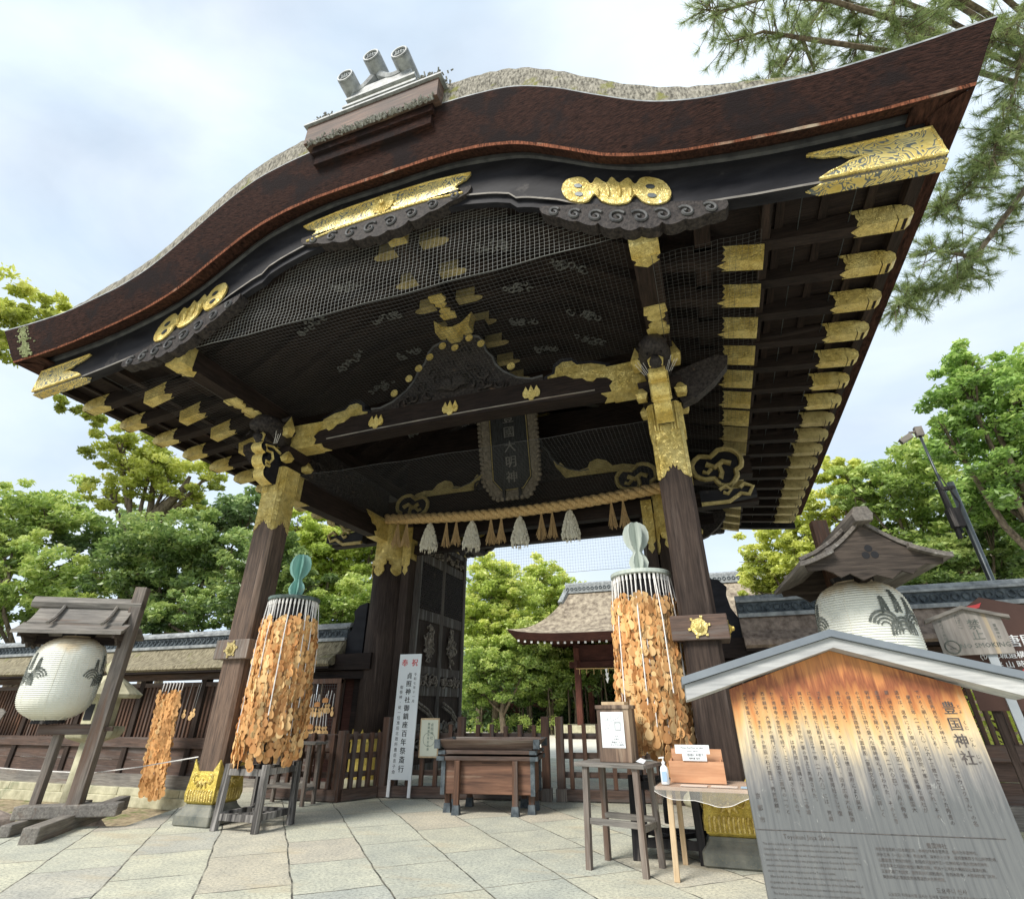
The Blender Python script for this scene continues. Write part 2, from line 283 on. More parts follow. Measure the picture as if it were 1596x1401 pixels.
cs=MB(); cs.plate([(-24,13),(60,13),(60,70),(-24,70)],(0,0,-.27),(1,0,0),(0,1,0),.53); struct(cs.build('courtyard','sand'))
cs2=MB(); cs2.plate([(-5,4.6),(5,4.6),(60,4.6),(60,12.99),(-24,12.99),(-24,4.6)],(0,0,-.29),(1,0,0),(0,1,0),.53); struct(cs2.build('courtyard_edge','sand'))
# fallen leaves are plain soil texture; a few stones of the bed edge follow later
# ---------------------------------------------------------------- the gate
gate=thing('shrine_gate','large dark wooden shrine gate with undulating bark roof and gilt fittings','gate')
BT=sm([(0,8.94),(.6,8.94),(1.2,8.92),(1.8,8.83),(2.4,8.61),(3,8.21),(3.6,7.77),(4.2,7.51),(4.8,7.36),(5.4,7.255),(6,7.17),(6.6,7.12),(7.36,7.10)])
TT=sm([(0,9.98),(.6,9.98),(1.2,9.95),(1.8,9.87),(2.4,9.71),(3,9.33),(3.6,8.80),(4.2,8.31),(4.8,8.03),(5.4,7.90),(6,7.79),(6.8,7.76),(7.72,7.79)])
ST=sm([(0,9.22),(1.26,9.2),(1.95,9.05),(2.4,8.90),(2.9,8.58),(3.55,8.12),(4.0,7.88),(4.8,7.64),(5.5,7.50),(6.2,7.42),(7.02,7.36)])
BBt=[(0,8.42),(.8,8.40),(1.45,8.32),(1.9,8.18),(2.15,8.06),(2.26,7.92),(2.4,7.88),(2.85,7.64),(3.4,7.24),(4.0,6.98),(4.6,6.85),(5.2,6.75),(5.9,6.66),(7.0,6.56)]
UT=sm([(0,8.82),(.6,8.82),(1.2,8.78),(1.8,8.68),(2.4,8.42),(3,8.02),(3.6,7.6),(4.2,7.28),(4.8,7.06),(5.4,6.98),(6,6.95),(7.05,6.93)])
X=np.linspace(-7.36,7.36,141)
YF,YB_=-3.3,11.3
def roofz(x): return interp(BT,x)
# thatch body: underside lip, cut edge, top surface
th=MB(); n=len(X)
def ring(fx,fy,fz): return [(fx(x),fy(x),fz(x)) for x in X]
sx=lambda k:(lambda x:x*(1+(k-1)))
kx=7.72/7.36
def T(x): return interp(TT,x*kx)
def hump(x): return max(0,1-(abs(x)/6.0)**3)
rows=[]; segs=[]
def R_(xs,y,z): rows.append([(xs(x),y(x) if callable(y) else y,z(x)) for x in X])
jit=lambda x,a: a*math.sin(x*9.1+a*77)*.5+a*math.sin(x*23.7)*.5
R_(lambda x:x*.985,YB_-.35,lambda x:roofz(x)-.02+.02)          #0 inner underside back
R_(lambda x:x,YB_,lambda x:roofz(x))
R_(lambda x:x*kx,YB_+.2,T)
R_(lambda x:x*kx*.99,YB_-.1,lambda x:T(x)+.05+.5*hump(x))
for y in (8.5,6,4,2,0,-1.2,-2.2): R_(lambda x:x*kx*.985,y,lambda x:T(x)+.1+.9*hump(x)*(1-.15*((4-y)/7)**2))
R_(lambda x:x*kx*.985,-2.75,lambda x:T(x)+.08+.9*hump(x))
R_(lambda x:x*kx*.988,-3.1,lambda x:T(x)+.06+.84*hump(x))
R_(lambda x:x*kx*.992,-3.36,lambda x:T(x)+.04+.74*hump(x)+.02*math.sin(x*40))
R_(lambda x:x*kx*.996,-3.45,lambda x:T(x)+.03+.55*hump(x)+.015*math.sin(x*57))
R_(lambda x:x*kx*.998,-3.485,lambda x:T(x)+.02+.27*hump(x))
top0=len(rows)
R_(lambda x:x*kx,-3.50,lambda x:T(x)+.012)
R_(lambda x:x*kx,-3.505,lambda x:T(x)-.02)
R_(lambda x:x*(1+(kx-1)*.6),-3.44,lambda x:roofz(x)+(T(x)-roofz(x))*.62)
R_(lambda x:x*(1+(kx-1)*.22),-3.36,lambda x:roofz(x)+(T(x)-roofz(x))*.22)
R_(lambda x:x*(1+(kx-1)*.05),YF-.012,lambda x:roofz(x)+(T(x)-roofz(x))*.05+.006*math.sin(x*47))
R_(lambda x:x,YF,lambda x:roofz(x))
nr=len(rows)
def strip(mb,a,b): 
    o=len(mb.v); mb.v+=a+b; m=len(a); mb.f+=[(o+i,o+i+1,o+m+i+1,o+m+i) for i in range(m-1)]; mb.mi+=[0]*(m-1)
rnt=random.Random(8)
for i in range(3,top0): rows[i]=[(x,y,z+rnt.uniform(-.018,.022)) for x,y,z in rows[i]]
top=MB()
for i in range(2,top0): strip(top,rows[i],rows[i+1]); 
t_=top.build('thatch',['thatch'],gate)
eb=MB(); strip(eb,rows[top0],rows[top0+1]); eb.build('drip_edge','tile',gate)
ed=MB(); strip(ed,rows[top0+1],rows[top0+2]); strip(ed,rows[top0+2],rows[top0+3]); strip(ed,rows[top0+3],rows[top0+4])
# sides cut edge
for s in (-1,1):
    for (ya,yb) in [(-3.3+i*1.46,-3.3+(i+1)*1.46) for i in range(10)]:
        ed.add([(s*7.36,ya,7.10),(s*7.36,yb,7.10),(s*7.72,yb-.2*(ya<-3),7.79),(s*7.72,ya-(.2 if ya<-3 else 0),7.79)],[(0,1,2,3)])
strip(ed,rows[1],rows[2]); ed.build('thatch_edge','edge',gate)
lp=MB(); strip(lp,rows[top0+4],rows[top0+5])
for s in (-1,1): lp.add([(s*7.362,-3.3,7.10),(s*7.362,11.3,7.10),(s*7.39,11.3,7.16),(s*7.39,-3.3,7.16)],[(0,1,2,3)])
lp.build('thatch_lip','lip',gate)
# underside of the thatch rim: front, back, sides
mo_=MB(); rn=random.Random(4)
for i in range(260):
    x=-6.98+.13*rn.gauss(0,.55); f=rn.random(); z=roofz(x)+(T(x*.99)-roofz(x))*(.05+.9*f); y=-3.31-.17*f**.8; p=Vector((x*(1+.035*f),y-.005,z)); mo_.tube([p,p+Vector((rn.uniform(-.03,.03),-.012,rn.uniform(-.02,.02)))],.016,4)
M['lichg']=plain('pale_green_lichen',(.22,.25,.12),(.50,.54,.30),20,.95,0,.6,40)
mo_.build('lichen_streak','lichg',gate)
ub=MB()
for y0,y1,y2 in ((YF,-3.1,-2.93),(YB_,11.1,10.93)):
    a=[(x,y0,roofz(x)) for x in X]; b=[(x*.985,y1,roofz(x)+.13) for x in X]; c=[(x*.955,y2,interp(ST,x*.955)+.02) for x in X]
    strip(ub,a,b); strip(ub,b,c)
for s in (-1,1):
    ub.add([(s*7.36,-3.3,7.10),(s*7.36,11.3,7.10),(s*7.12,11.1,7.16),(s*7.12,-3.1,7.16)],[(0,1,2,3)])
    ub.add([(s*7.12,-3.1,7.16),(s*7.12,11.1,7.16),(s*7.03,11,7.16),(s*7.03,-3,7.16)],[(0,1,2,3)])
    ub.add([(s*7.03,-3,7.16),(s*7.03,11,7.16),(s*7.03,11,6.93),(s*7.03,-3,6.93)],[(0,1,2,3)])
for s in (-1,1):
    for ya in (-3.24,10.94): ub.bbox((s*6.85,ya,7.17),(s*7.34,ya+.3,7.21))
ub.build('thatch_underside','under',gate)
cl=MB()
XU=np.linspace(-7.03,7.03,121)
strip(cl,[(x,-2.9,interp(UT,x)) for x in XU],[(x,10.9,interp(UT,x)) for x in XU])
cl.build('ceiling_board','wx',gate)
# barge boards front and back
XB=sorted(set(list(np.linspace(-7.02,7.02,109))+[s*k for s in (-1,1) for k in (2.15,2.26)]))
def barge(y,sgn):
    b=MB(); y0=y; y1=y+.16*sgn
    A=[(x,y0,interp(ST,x)-.13) for x in XB]; B=[(x,y0,interp(BBt,x)) for x in XB]; C=[(x,y1,interp(BBt,x)) for x in XB]; D=[(x,y1,interp(ST,x)-.1) for x in XB]
    strip(b,A,B); strip(b,B,C); strip(b,C,D); b.add([A[0],B[0],C[0],D[0]],[(0,1,2,3)]); b.add([A[-1],B[-1],C[-1],D[-1]],[(0,1,2,3)])
    o=b.build('bargeboard','lacq',gate,smooth=False)
    mo=MB(); yf=y-.05*sgn
    A=[(x,yf,interp(ST,x)+.02) for x in XB]; B=[(x,yf,interp(ST,x)-.13) for x in XB]; C=[(x,y0+.02*sgn,interp(ST,x)-.135) for x in XB]; D=[(x,y1,interp(ST,x)+.02) for x in XB]
    strip(mo,D,A); strip(mo,A,B); strip(mo,B,C); mo.build('moulding',plain('weathered_lacquer',(.06,.06,.065),(.14,.14,.14),4,.6,0,.2,30) if 'wl' not in M else M['wl'],o)
    lo=MB(); yl=y-.012*sgn    # raised lower bead with a pale worn edge
    A=[(x,yl,interp(BBt,x)+.035) for x in XB]; B=[(x,yl,interp(BBt,x)) for x in XB]; C=[(x,y0,interp(BBt,x)+.035) for x in XB]
    strip(lo,A,B); strip(lo,C,A); lo.build('edge_bead','gx',o)
    lw=MB(); yl=y+.04*sgn     # inner fillet under the middle arch
    xs=[x for x in XB if abs(x)<4.05]
    A=[(x,yl,interp(BBt,x)+.02) for x in xs]; B=[(x,yl,interp(BBt,x)-.13*min(1,(4.05-abs(x))*2)) for x in xs]; C=[(x,yl+.1*sgn,q[2]) for x,q in zip(xs,B)]
    strip(lw,A,B); strip(lw,B,C); lw.build('lower_fillet','lacq',o)
    return o
M['wl']=plain('weathered_lacquer',(.06,.06,.065),(.14,.14,.14),4,.6,0,.2,30)
bgf=barge(-2.95,1); bgb=barge(10.95,-1)
# gilt plates on the front board
def curved_plate(mb,x0,x1,y,z0f,z1f,n=24,notch=0):
    xs=np.linspace(x0,x1,n); 
    A=[];B=[]
    for i,x in enumerate(xs):
        a=z0f(x);b=z1f(x); A.append((x,y,a));B.append((x,y,b))
    o=len(mb.v); mb.v+=A+B; mb.f+=[(o+i,o+i+1,o+n+i+1,o+n+i) for i in range(n-1)]; mb.mi+=[0]*(n-1)
bz=lambda x:interp(BBt,x)
for sgn in (-1,1):
    p=MB(); y=-2.975
    # end plate with swallow-tail inner edge: outer part, upper tongue, lower tongue
    def zz(x,t): return bz(x)+.03+t*.44
    P=[]
    up=[(7.03,1.02),(6.6,.99),(6.2,.98),(5.83,.98)]; notch=[(5.83,.98),(5.98,.80),(6.15,.72),(6.2,.62),(6.32,.58),(6.38,.5),(6.2,.42),(6.1,.3),(5.98,.2),(5.86,.02)]; lowr=[(6.3,0),(6.7,0),(7.03,0)]
    ol=[(x*sgn,zz(x,t)) for x,t in up+notch[1:]+lowr+[(7.06,.5)]]
    p.plate([(a,b) for a,b in ol],(0,y,0),(1,0,0),(0,0,1),.03)
    o=p.build('gilt_end_plate','goldi',bgf,tri=True)
    r=MB()
    r.tube([(x*sgn,y-.015,zz(x,1.0)) for x in np.linspace(5.85,7.03,9)],.016,6); r.tube([(x*sgn,y-.015,zz(x,.02)) for x in np.linspace(5.88,7.03,9)],.02,6)
    r.tube([(x*sgn,y-.015,zz(x,t)) for x,t in notch],.014,6)
    r.tube([(7.035*sgn,y-.015,zz(7.03,t)) for t in (0,.3,.6,1.02)],.016,6)
    r.build('rim','gold',o)
    u=MB(); u.plate([(a*sgn,b) for a,b in [(5.72,-2.88),(5.86,-2.96),(7.04,-2.96),(7.04,-2.80),(5.86,-2.80)]],(0,0,6.60),(1,0,0.0),(0,1,0),.02)
    for i,v in enumerate(u.v): u.v[i]=(v[0],v[1],bz(v[0])-.012+(v[2]-6.6))
    u.build('gilt_soffit_plate','goldi',bgf,tri=True)
# centre plate with chrysanthemum
p=MB(); n_=15
top_=[(x,bz(x)+.47) for x in np.linspace(-1.56,1.54,n_)]; bot=[(x,bz(x)+.04) for x in np.linspace(1.42,-1.42,n_)]
ol=top_+catmull([(1.46,bz(1.46)+.34),(1.36,bz(1.4)+.30),(1.28,bz(1.3)+.22),(1.36,bz(1.4)+.14)])+bot+catmull([(-1.36,bz(1.4)+.14),(-1.28,bz(1.3)+.22),(-1.36,bz(1.4)+.30),(-1.48,bz(1.46)+.36)])
p.plate(ol,(0,-2.975,0),(1,0,0),(0,0,1),.03); cp=p.build('gilt_centre_plate','goldi',bgf,tri=True)
r=MB(); r.tube([(x,-2.995,z) for x,z in top_],.016,6); r.tube([(x,-2.995,z) for x,z in bot],.018,6); r.build('rim','gold',cp)
ch=MB()
for k in range(16):
    t=2*pi*k/16; c,s_=math.cos(t),math.sin(t)
    ch.add([(0,-3.03,8.68),(.19*math.cos(t-.19),-3.0,8.68+.19*math.sin(t-.19)),(.22*c,-3.025,8.68+.22*s_),(.19*math.cos(t+.19),-3.0,8.68+.19*math.sin(t+.19))],[(0,1,2,3)])
ch.lathe([(.05,0),(.05,.03),(.02,.045)],(0,0,0),14); 
for i in range(len(ch.v)-42,len(ch.v)): a=ch.v[i]; ch.v[i]=(a[0],-3.03-a[2],8.68+a[1])
ch.build('chrysanthemum_boss','gold',cp)
# paulownia mounts left and right of centre
def pawl(mb,cx,cz,y,s,th=.02,slope=0):
    # three upright flower spikes over three leaves
    pts=[]
    def leaf(dx,dz,w,h,tip): return [(dx-w,dz),(dx-w*1.05,dz+h*.35),(dx-w*.55,dz+h*.62),(dx-w*.3,dz+h*.8),(dx+tip,dz+h),(dx+w*.3,dz+h*.8),(dx+w*.55,dz+h*.62),(dx+w*1.05,dz+h*.35),(dx+w,dz),(dx+w*.45,dz-h*.25),(dx-w*.45,dz-h*.25)]
    for dx,dz,w,h in ((-.36,0,.2,.66),(0,-.16,.24,.86),(.36,0,.2,.66)):
        mb.plate([(a*s+cx,b*s+cz+slope*a*s) for a,b in leaf(dx,dz,w,h,0)],(0,y-(.004 if dx else .012),0),(1,0,0),(0,0,1),th)
for sgn in (-1,1):
    p=MB(); cx=3.62*sgn; sl=-.45*sgn
    q=[(-.82,.02),(-.74,.2),(-.55,.27),(-.42,.24),(-.33,.14),(-.24,.26),(-.1,.16),(0,.27),(.1,.16),(.24,.26),(.33,.14),(.42,.24),(.55,.27),(.74,.2),(.82,.02),(.74,-.14),(.55,-.2),(.4,-.16),(.3,-.04),(.2,-.17),(0,-.22),(-.2,-.17),(-.3,-.04),(-.4,-.16),(-.55,-.2),(-.74,-.14)]
    p.plate(catmull([(a*.92,b*1.08) for a,b in q],closed=True,k=3),(cx,-2.98,bz(3.62)+.30),Vector((1,0,sl)).normalized(),(0,0,1),.03)
    o=p.build('gilt_paulownia_mount','gold',bgf,tri=True)
    e=MB()
    for dx,h_ in ((-.2,.15),(-.07,.2),(.07,.2),(.2,.15)): e.tube([(cx+dx,-3.0,bz(3.62)+.20+sl*dx),(cx+dx*1.05,-3.012,bz(3.62)+.30+sl*dx),(cx+dx*1.1,-3.0,bz(3.62)+.20+h_+.06+sl*dx)],[.012,.03,.006],6)
    e.build('flower_relief','gold',o); e=MB()
    for a in (-.5,.5):
        for b_ in (.1,-.07): e.plate([(.06*math.cos(t*pi/5)+a,.04*math.sin(t*pi/5)+b_) for t in range(10)],(cx,-3.0,bz(3.62)+.30),Vector((1,0,sl)).normalized(),(0,0,1),.012)
    e.build('enamel_eye','steel',o)
# carved cloud pendants under the board
def pendant(cx,w,h,y,sl,zc,name='carved_pendant',mat='carve',par=None):
    p=MB(); k=9; lo=[]
    for i in range(61):
        t=-1+2*i/60; env=(1-abs(t)**1.5); sc_=abs(math.sin((t+1)*pi*k/2))**.5; lo.append((t*w,-h*(.18+.82*env)*(.80+.20*sc_)*(1 if abs(t)<.98 else .3)))
    hi=[(w,.05),(w*.5,.06),(0,.07),(-w*.5,.06),(-w,.05)]
    U=Vector((1,0,sl)).normalized()
    p.plate(lo+hi,(cx,y,zc),U,(0,0,1),.18); o=p.build(name,mat,par or gate,tri=True)
    s=MB()
    for i in range(8):
        t=-.82+i*.235; rr=.09*h/.35*(1.15-abs(t)*.45); c=Vector((cx,y-.1,zc))+U*(t*w)+Vector((0,0,-h*.42*(1-abs(t)**1.5)-.03))
        pts=[]
        for j in range(15):
            a=(pi*.2+j*.55)*(1 if t<0 else -1)+(0 if t<0 else pi); q=rr*(1-j/17); pts.append(c+U*(q*math.cos(a))+Vector((0,0,1))*(q*math.sin(a)))
        s.tube(pts,.016*h/.35,5)
    s.build('scroll_relief','wl',o)
    return o
pendant(0,1.55,.46,-2.90,0,8.43); 
for sgn in (-1,1): pendant(3.75*sgn,1.22,.44,-2.88,-.36*sgn,bz(3.72)+.04)
pendant(0,1.55,.46,10.9,0,8.43); 
for sgn in (-1,1): pendant(3.75*sgn,1.22,.44,10.9,-.36*sgn,bz(3.72)+.04)
# purlins over the posts, ridge purlin
for sgn in (-1,1):
    b=MB(); b.beam((3.88*sgn,-2.78,6.79),(3.88*sgn,10.8,6.79),.34,.36); pu=b.build('eave_purlin','wy',gate)
    c=MB(); c.beam((3.88*sgn,-2.80,6.79),(3.88*sgn,-2.58,6.79),.36,.38); c.plate([(-.18,0),(.18,0),(.12,.06),(.16,.11),(0,.2),(-.16,.11),(-.12,.06)],(3.88*sgn,-2.58,6.595),(1,0,0),(0,1,0),.012); c.build('gilt_cap','goldp',pu,tri=True)
    c=MB(); 
    for y,s in ((-1.42,1),(-1.03,-1)):
        c.plate([(-.15,-.15*s),(.15,-.15*s)]+catmull([(.17,0),(.10,.045*s),(.13,.11*s),(0,.2*s),(-.13,.11*s),(-.10,.045*s),(-.17,0)],k=3),(3.88*sgn,y,6.60),(1,0,0),(0,1,0),.05)
    c.build('gilt_ornament','gold',pu,tri=True)
b=MB(); b.beam((0,-2.78,8.52),(0,10.8,8.52),.3,.3); rp=b.build('ridge_purlin','wy',gate)
c=MB()
for y in (-2.6,): c.beam((0,-2.79,8.52),(0,-2.4,8.52),.32,.32)
for y,s in ((-.95,1),(-.55,-1)): c.plate([(-.14,-.15*s),(.14,-.15*s),(.16,0),(.09,.05*s),(.12,.12*s),(0,.22*s),(-.12,.12*s),(-.09,.05*s),(-.16,0)],(0,y,8.36),(1,0,0),(0,1,0),.05)
c.build('gilt_ornament','gold',rp,tri=True)
# rafters
def cap_pts(): pass
for k in range(17):
    y=-2.084+k*.767+.02
    for sgn in (-1,1):
        b=MB(); b.beam((4.5*sgn,y,6.98),(6.9*sgn,y,6.71),.18,.24); r=b.build('flying_rafter','wx',gate)
        c=MB(); a0=Vector((6.44*sgn,y,6.762)); a1=Vector((6.80*sgn,y,6.721)); c.beam(a0,a1,.192,.252)
        d=(a1-a0).normalized(); u=Vector((0,0,1))
        c.plate([(0,-.126),(.10,-.115),(.17,-.05),(.18,.03),(.13,.10),(0,.126)],a1,d,u,.192)
        for sd in (-1,1): c.plate([(0,.126),(-.09,.126),(-.075,.09),(-.04,.07),(-.05,.02),(-.035,-.05),(-.06,-.09),(-.075,-.126),(0,-.126)],a0+Vector((0,sd*.094,0)),d,u,.006)
        c.plate([(0,.096),(-.05,.07),(-.12,0),(-.05,-.07),(0,-.096)],a0-u*.125,d,(0,1,0),.006)
        c.build('gilt_cap','goldd' if k>6 else 'goldp',r)
        b=MB(); b.beam((3.9*sgn,y,6.97),(5.28*sgn,y,6.60),.18,.24); r=b.build('base_rafter','wx',gate)
        c=MB(); a0=Vector((4.90*sgn,y,6.702)); a1=Vector((5.31*sgn,y,6.593)); c.beam(a0,a1,.194,.254); d=(a1-a0).normalized(); u=d.cross(Vector((0,1,0))); u=u if u.z>0 else -u
        for sd in (-1,1): c.plate([(0,.127),(-.08,.127),(-.04,.06),(-.07,0),(-.03,-.05),(-.07,-.127),(0,-.127)],a0+Vector((0,sd*.095,0)),d,u,.006)
        c.plate([(0,.097),(-.05,.05),(-.13,0),(-.05,-.05),(0,-.097)],a0-u*.126,d,(0,1,0),.006)
        c.build('gilt_cap','goldd' if k>6 else 'goldp',r)
for k in range(17):
    y=-2.084+k*.767+.02; b=MB(); xs=np.linspace(-4.1,4.1,41)
    for i in range(40):
        b.beam((xs[i],y,interp(UT,xs[i])-.11),(xs[i+1],y,interp(UT,xs[i+1])-.11),.17,.2)
    r=b.build('curved_rafter','wx',gate)
    for sgn in (-1,1):
        c=MB(); c.beam((.2*sgn,y,8.712),(.6*sgn,y,8.705),.18,.212); c.plate([(0,.08),(.1,.05),(.14,0),(.1,-.05),(0,-.08)] if sgn>0 else [(0,.08),(-.1,.05),(-.14,0),(-.1,-.05),(0,-.08)],(.6*sgn,y,8.60),(1,0,0),(0,1,0),.01); c.build('gilt_cap','goldd',r)
# lengthwise battens and cross boards under the eaves
for sgn in (-1,1):
    bt=MB()
    for x,z in ((5.55,6.94),(6.05,6.92),(6.55,6.89)): bt.beam((x*sgn,-2.8,z+.0),(x*sgn,10.8,z),.10,.03)
    bt.beam((4.62*sgn,-2.8,6.99),(4.62*sgn,10.8,6.99),.2,.12); bt.beam((5.36*sgn,-2.8,6.84),(5.36*sgn,10.8,6.84),.12,.1)
    bt.beam((6.96*sgn,-2.85,6.86),(6.96*sgn,10.85,6.86),.14,.13)
    bt.build('eave_batten','wy',gate)
wr=MB()
for sgn in (-1,1):
    for x,z in ((5.75,6.77),(6.3,6.69)): wr.beam((x*sgn,-2.8,z+.06),(x*sgn,10.8,z+.06),.008,.008)
wr.build('eave_wire','steel',gate)
# posts
def scallop(w,z,dep=.12,up=1):  # bottom outline of a gilt collar of width w, tongue-shaped
    h=[(.5,0),(.40,.10),(.33,.30),(.27,.62),(.20,.60),(.15,.70),(.17,.98),(.11,1.0),(.09,.80),(.05,.95),(0,1.2)]
    return catmull([(-a*w,z+b*dep) for a,b in h]+[(a*w,z+b*dep) for a,b in h[-2::-1]],k=3)
def sq_post(x,y,name='pillar',mat='wz',front=True):
    h=5.74; w=.47
    b=MB(); c=.05; q=w/2
    oc=[(-q+c,-q),(q-c,-q),(q,-q+c),(q,q-c),(q-c,q),(-q+c,q),(-q,q-c),(-q,-q+c)]
    V=[(x+a,y+b_,z) for z in (.3,h) for a,b_ in oc]; b.add(V,[tuple(range(8))[::-1],tuple(range(8,16))]+[(i,(i+1)%8,8+(i+1)%8,8+i) for i in range(8)])
    p=b.build(name,mat,gate)
    # collar: four face plates + chamfers
    g_=MB(); z0=4.48
    for ang in range(4):
        u=Vector((math.cos(ang*pi/2),math.sin(ang*pi/2),0)); nn=Vector((math.sin(ang*pi/2),-math.cos(ang*pi/2),0)); cw=w-2*c
        o=Vector((x,y,0))+nn*(q+.006)
        g_.plate([(cw/2,h),(-cw/2,h)]+scallop(cw,z0,.17),o,u,(0,0,1),.012)
        uu_=(u+nn*0)
        d1=(Vector((1,1,0)).normalized()); 
    for sx_ in (-1,1):
        for sy_ in (-1,1):
            nn=Vector((sx_,sy_,0)).normalized(); u=Vector((-nn.y,nn.x,0)); o=Vector((x+sx_*(q-c/2),y+sy_*(q-c/2),0))+nn*.006
            g_.plate([(-.036,h),(.036,h),(.036,z0+.0),(0,z0-.025),(-.036,z0+.0)],o,u,(0,0,1),.014)
    g_.build('gilt_collar','goldp',p,tri=True)
    fl=MB()
    for ang in range(4):
        u=Vector((math.cos(ang*pi/2),math.sin(ang*pi/2),0)); nn=Vector((math.sin(ang*pi/2),-math.cos(ang*pi/2),0)); o=Vector((x,y,0))+nn*(q+.02)
        for i in range(9):
            if ang==0 and 2<i<6: continue
            a=-.17+i*.0425; fl.tube([o+u*a+Vector((0,0,h-.02)),o+u*a+Vector((0,0,h-.5))],.017,6)
    fl.build('fluting','gold',p)
    # shoe
    s=MB(); zs=.26
    def sq(z,hw): return [(x-hw,y-hw,z),(x+hw,y-hw,z),(x+hw,y+hw,z),(x-hw,y+hw,z)]
    lv=[(zs,.235),(zs+.03,.27),(zs+.12,.285),(zs+.26,.27),(zs+.42,.258)]
    for (za,ha),(zb,hb) in zip(lv[:-1],lv[1:]):
        s.add(sq(za,ha)+sq(zb,hb),[(i,(i+1)%4,4+(i+1)%4,4+i) for i in range(4)])
    s.add(sq(zs,.235),[(0,1,2,3)])
    for ang in range(4):
        u=Vector((math.cos(ang*pi/2),math.sin(ang*pi/2),0)); nn=Vector((math.sin(ang*pi/2),-math.cos(ang*pi/2),0)); o=Vector((x,y,0))+nn*(.246)
        ww=.258; zt=zs+.30
        s.plate([(-ww,zt),(ww,zt),(ww-.01,zt+.27),(ww-.05,zt+.21),(ww*.60,zt+.14),(ww*.4,zt+.02),(ww*.25,zt-.12),(ww*.12,zt-.04),(0,zt-.08),(-ww*.12,zt-.04),(-ww*.25,zt-.12),(-ww*.4,zt+.02),(-ww*.60,zt+.14),(-ww+.05,zt+.21),(-ww+.01,zt+.27)][::-1],o,u,(0,0,1),.024)
    sh=s.build('gilt_shoe','golds',p,tri=True)
    s=MB()
    for ang in range(4):
        u=Vector((math.cos(ang*pi/2),math.sin(ang*pi/2),0)); nn=Vector((math.sin(ang*pi/2),-math.cos(ang*pi/2),0)); o=Vector((x,y,0))+nn*.284
        for i in range(10):
            a=-.225+i*.05; s.tube([o+u*a+Vector((0,0,zs+.045)),o+u*a+Vector((0,0,zs+.16)),o+u*(a+.012)-nn*.004+Vector((0,0,zs+.185))],.015,6)
        if ang in (0,1,3):
            for sd in (-1,1):
                s.tube([o+u*(sd*a)+Vector((0,0,zs+b)) for a,b in ((.02,.26),(.08,.30),(.15,.27),(.19,.33),(.17,.39),(.12,.37))],.009,5)
                s.tube([o+u*(sd*a)+nn*.004+Vector((0,0,zs+b)) for a,b in ((.01,.3),(.05,.27),(.09,.22))],[.008,.024,.006],6)
            s.tube([o+nn*.004+Vector((0,0,zs+b)) for b in (.33,.27,.2)],[.008,.028,.006],6)
    s.build('lotus_fluting','gold',sh)
    s=MB(); zb=0
    def sr(z,hw,c_=.05): return [(x+a*hw,y+b_*hw,z) for a,b_ in [(-1+c_,-1),(1-c_,-1),(1,-1+c_),(1,1-c_),(1-c_,1),(-1+c_,1),(-1,1-c_),(-1,-1+c_)]]
    lv=[(0,.32),(.02,.345),(.13,.345),(.155,.325),(.19,.29),(.23,.262),(.26,.255)]
    for i,((za,ha),(zc,hb)) in enumerate(zip(lv[:-1],lv[1:])): s.add(sr(za,ha)+sr(zc,hb),[(j,(j+1)%8,8+(j+1)%8,8+j) for j in range(8)])
    s.add(sr(.26,.255),[tuple(range(8))]); s.build('stone_base','dstone',p,bevel=.012)
    # tie band with hexagonal nail covers
    z=2.40; s=MB(); s.box((x,y-.02,z),(.70,.58,.30)); bd=s.build('tie_beam','gz' if mat=='wzb' else 'fx',p,bevel=.012)
    s=MB(); s.plate([(.115*math.cos(i*pi/3+.2)*(1),.115*math.sin(i*pi/3+.2)) for i in range(6)],(x,y-.318,z),(1,0,0),(0,0,1),.018)
    for i in range(6): s.box((x+.125*math.cos(i*pi/3+.2),y-.318,z+.125*math.sin(i*pi/3+.2)),(.03,.018,.03))
    V0=len(s.v); s.lathe([(.06,0),(.055,.02),(.03,.035),(.028,.05),(.01,.055)],(0,0,0),14)
    for i in range(V0,len(s.v)): a=s.v[i]; s.v[i]=(x+a[0],y-.325-a[2],z+a[1])
    for sd in (-1,1):
        s.plate([(.115*math.cos(i*pi/3),.115*math.sin(i*pi/3)) for i in range(6)],(x+sd*.355,y,z),(0,1,0),(0,0,1),.018); V0=len(s.v); s.lathe([(.06,0),(.05,.02),(.03,.035),(.028,.06),(.01,.07)],(0,0,0),12)
        for i in range(V0,len(s.v)): a=s.v[i]; s.v[i]=(x+sd*(.36+a[2]),y+a[0],z+a[1])
    s.build('hexagonal_nail_cover','gold' if x>0 else 'goldd',bd)
    return p
for sx_ in (-1,1):
    sq_post(3.76*sx_,0,mat='wzb' if sx_<0 else 'wz'); sq_post(3.76*sx_,8)
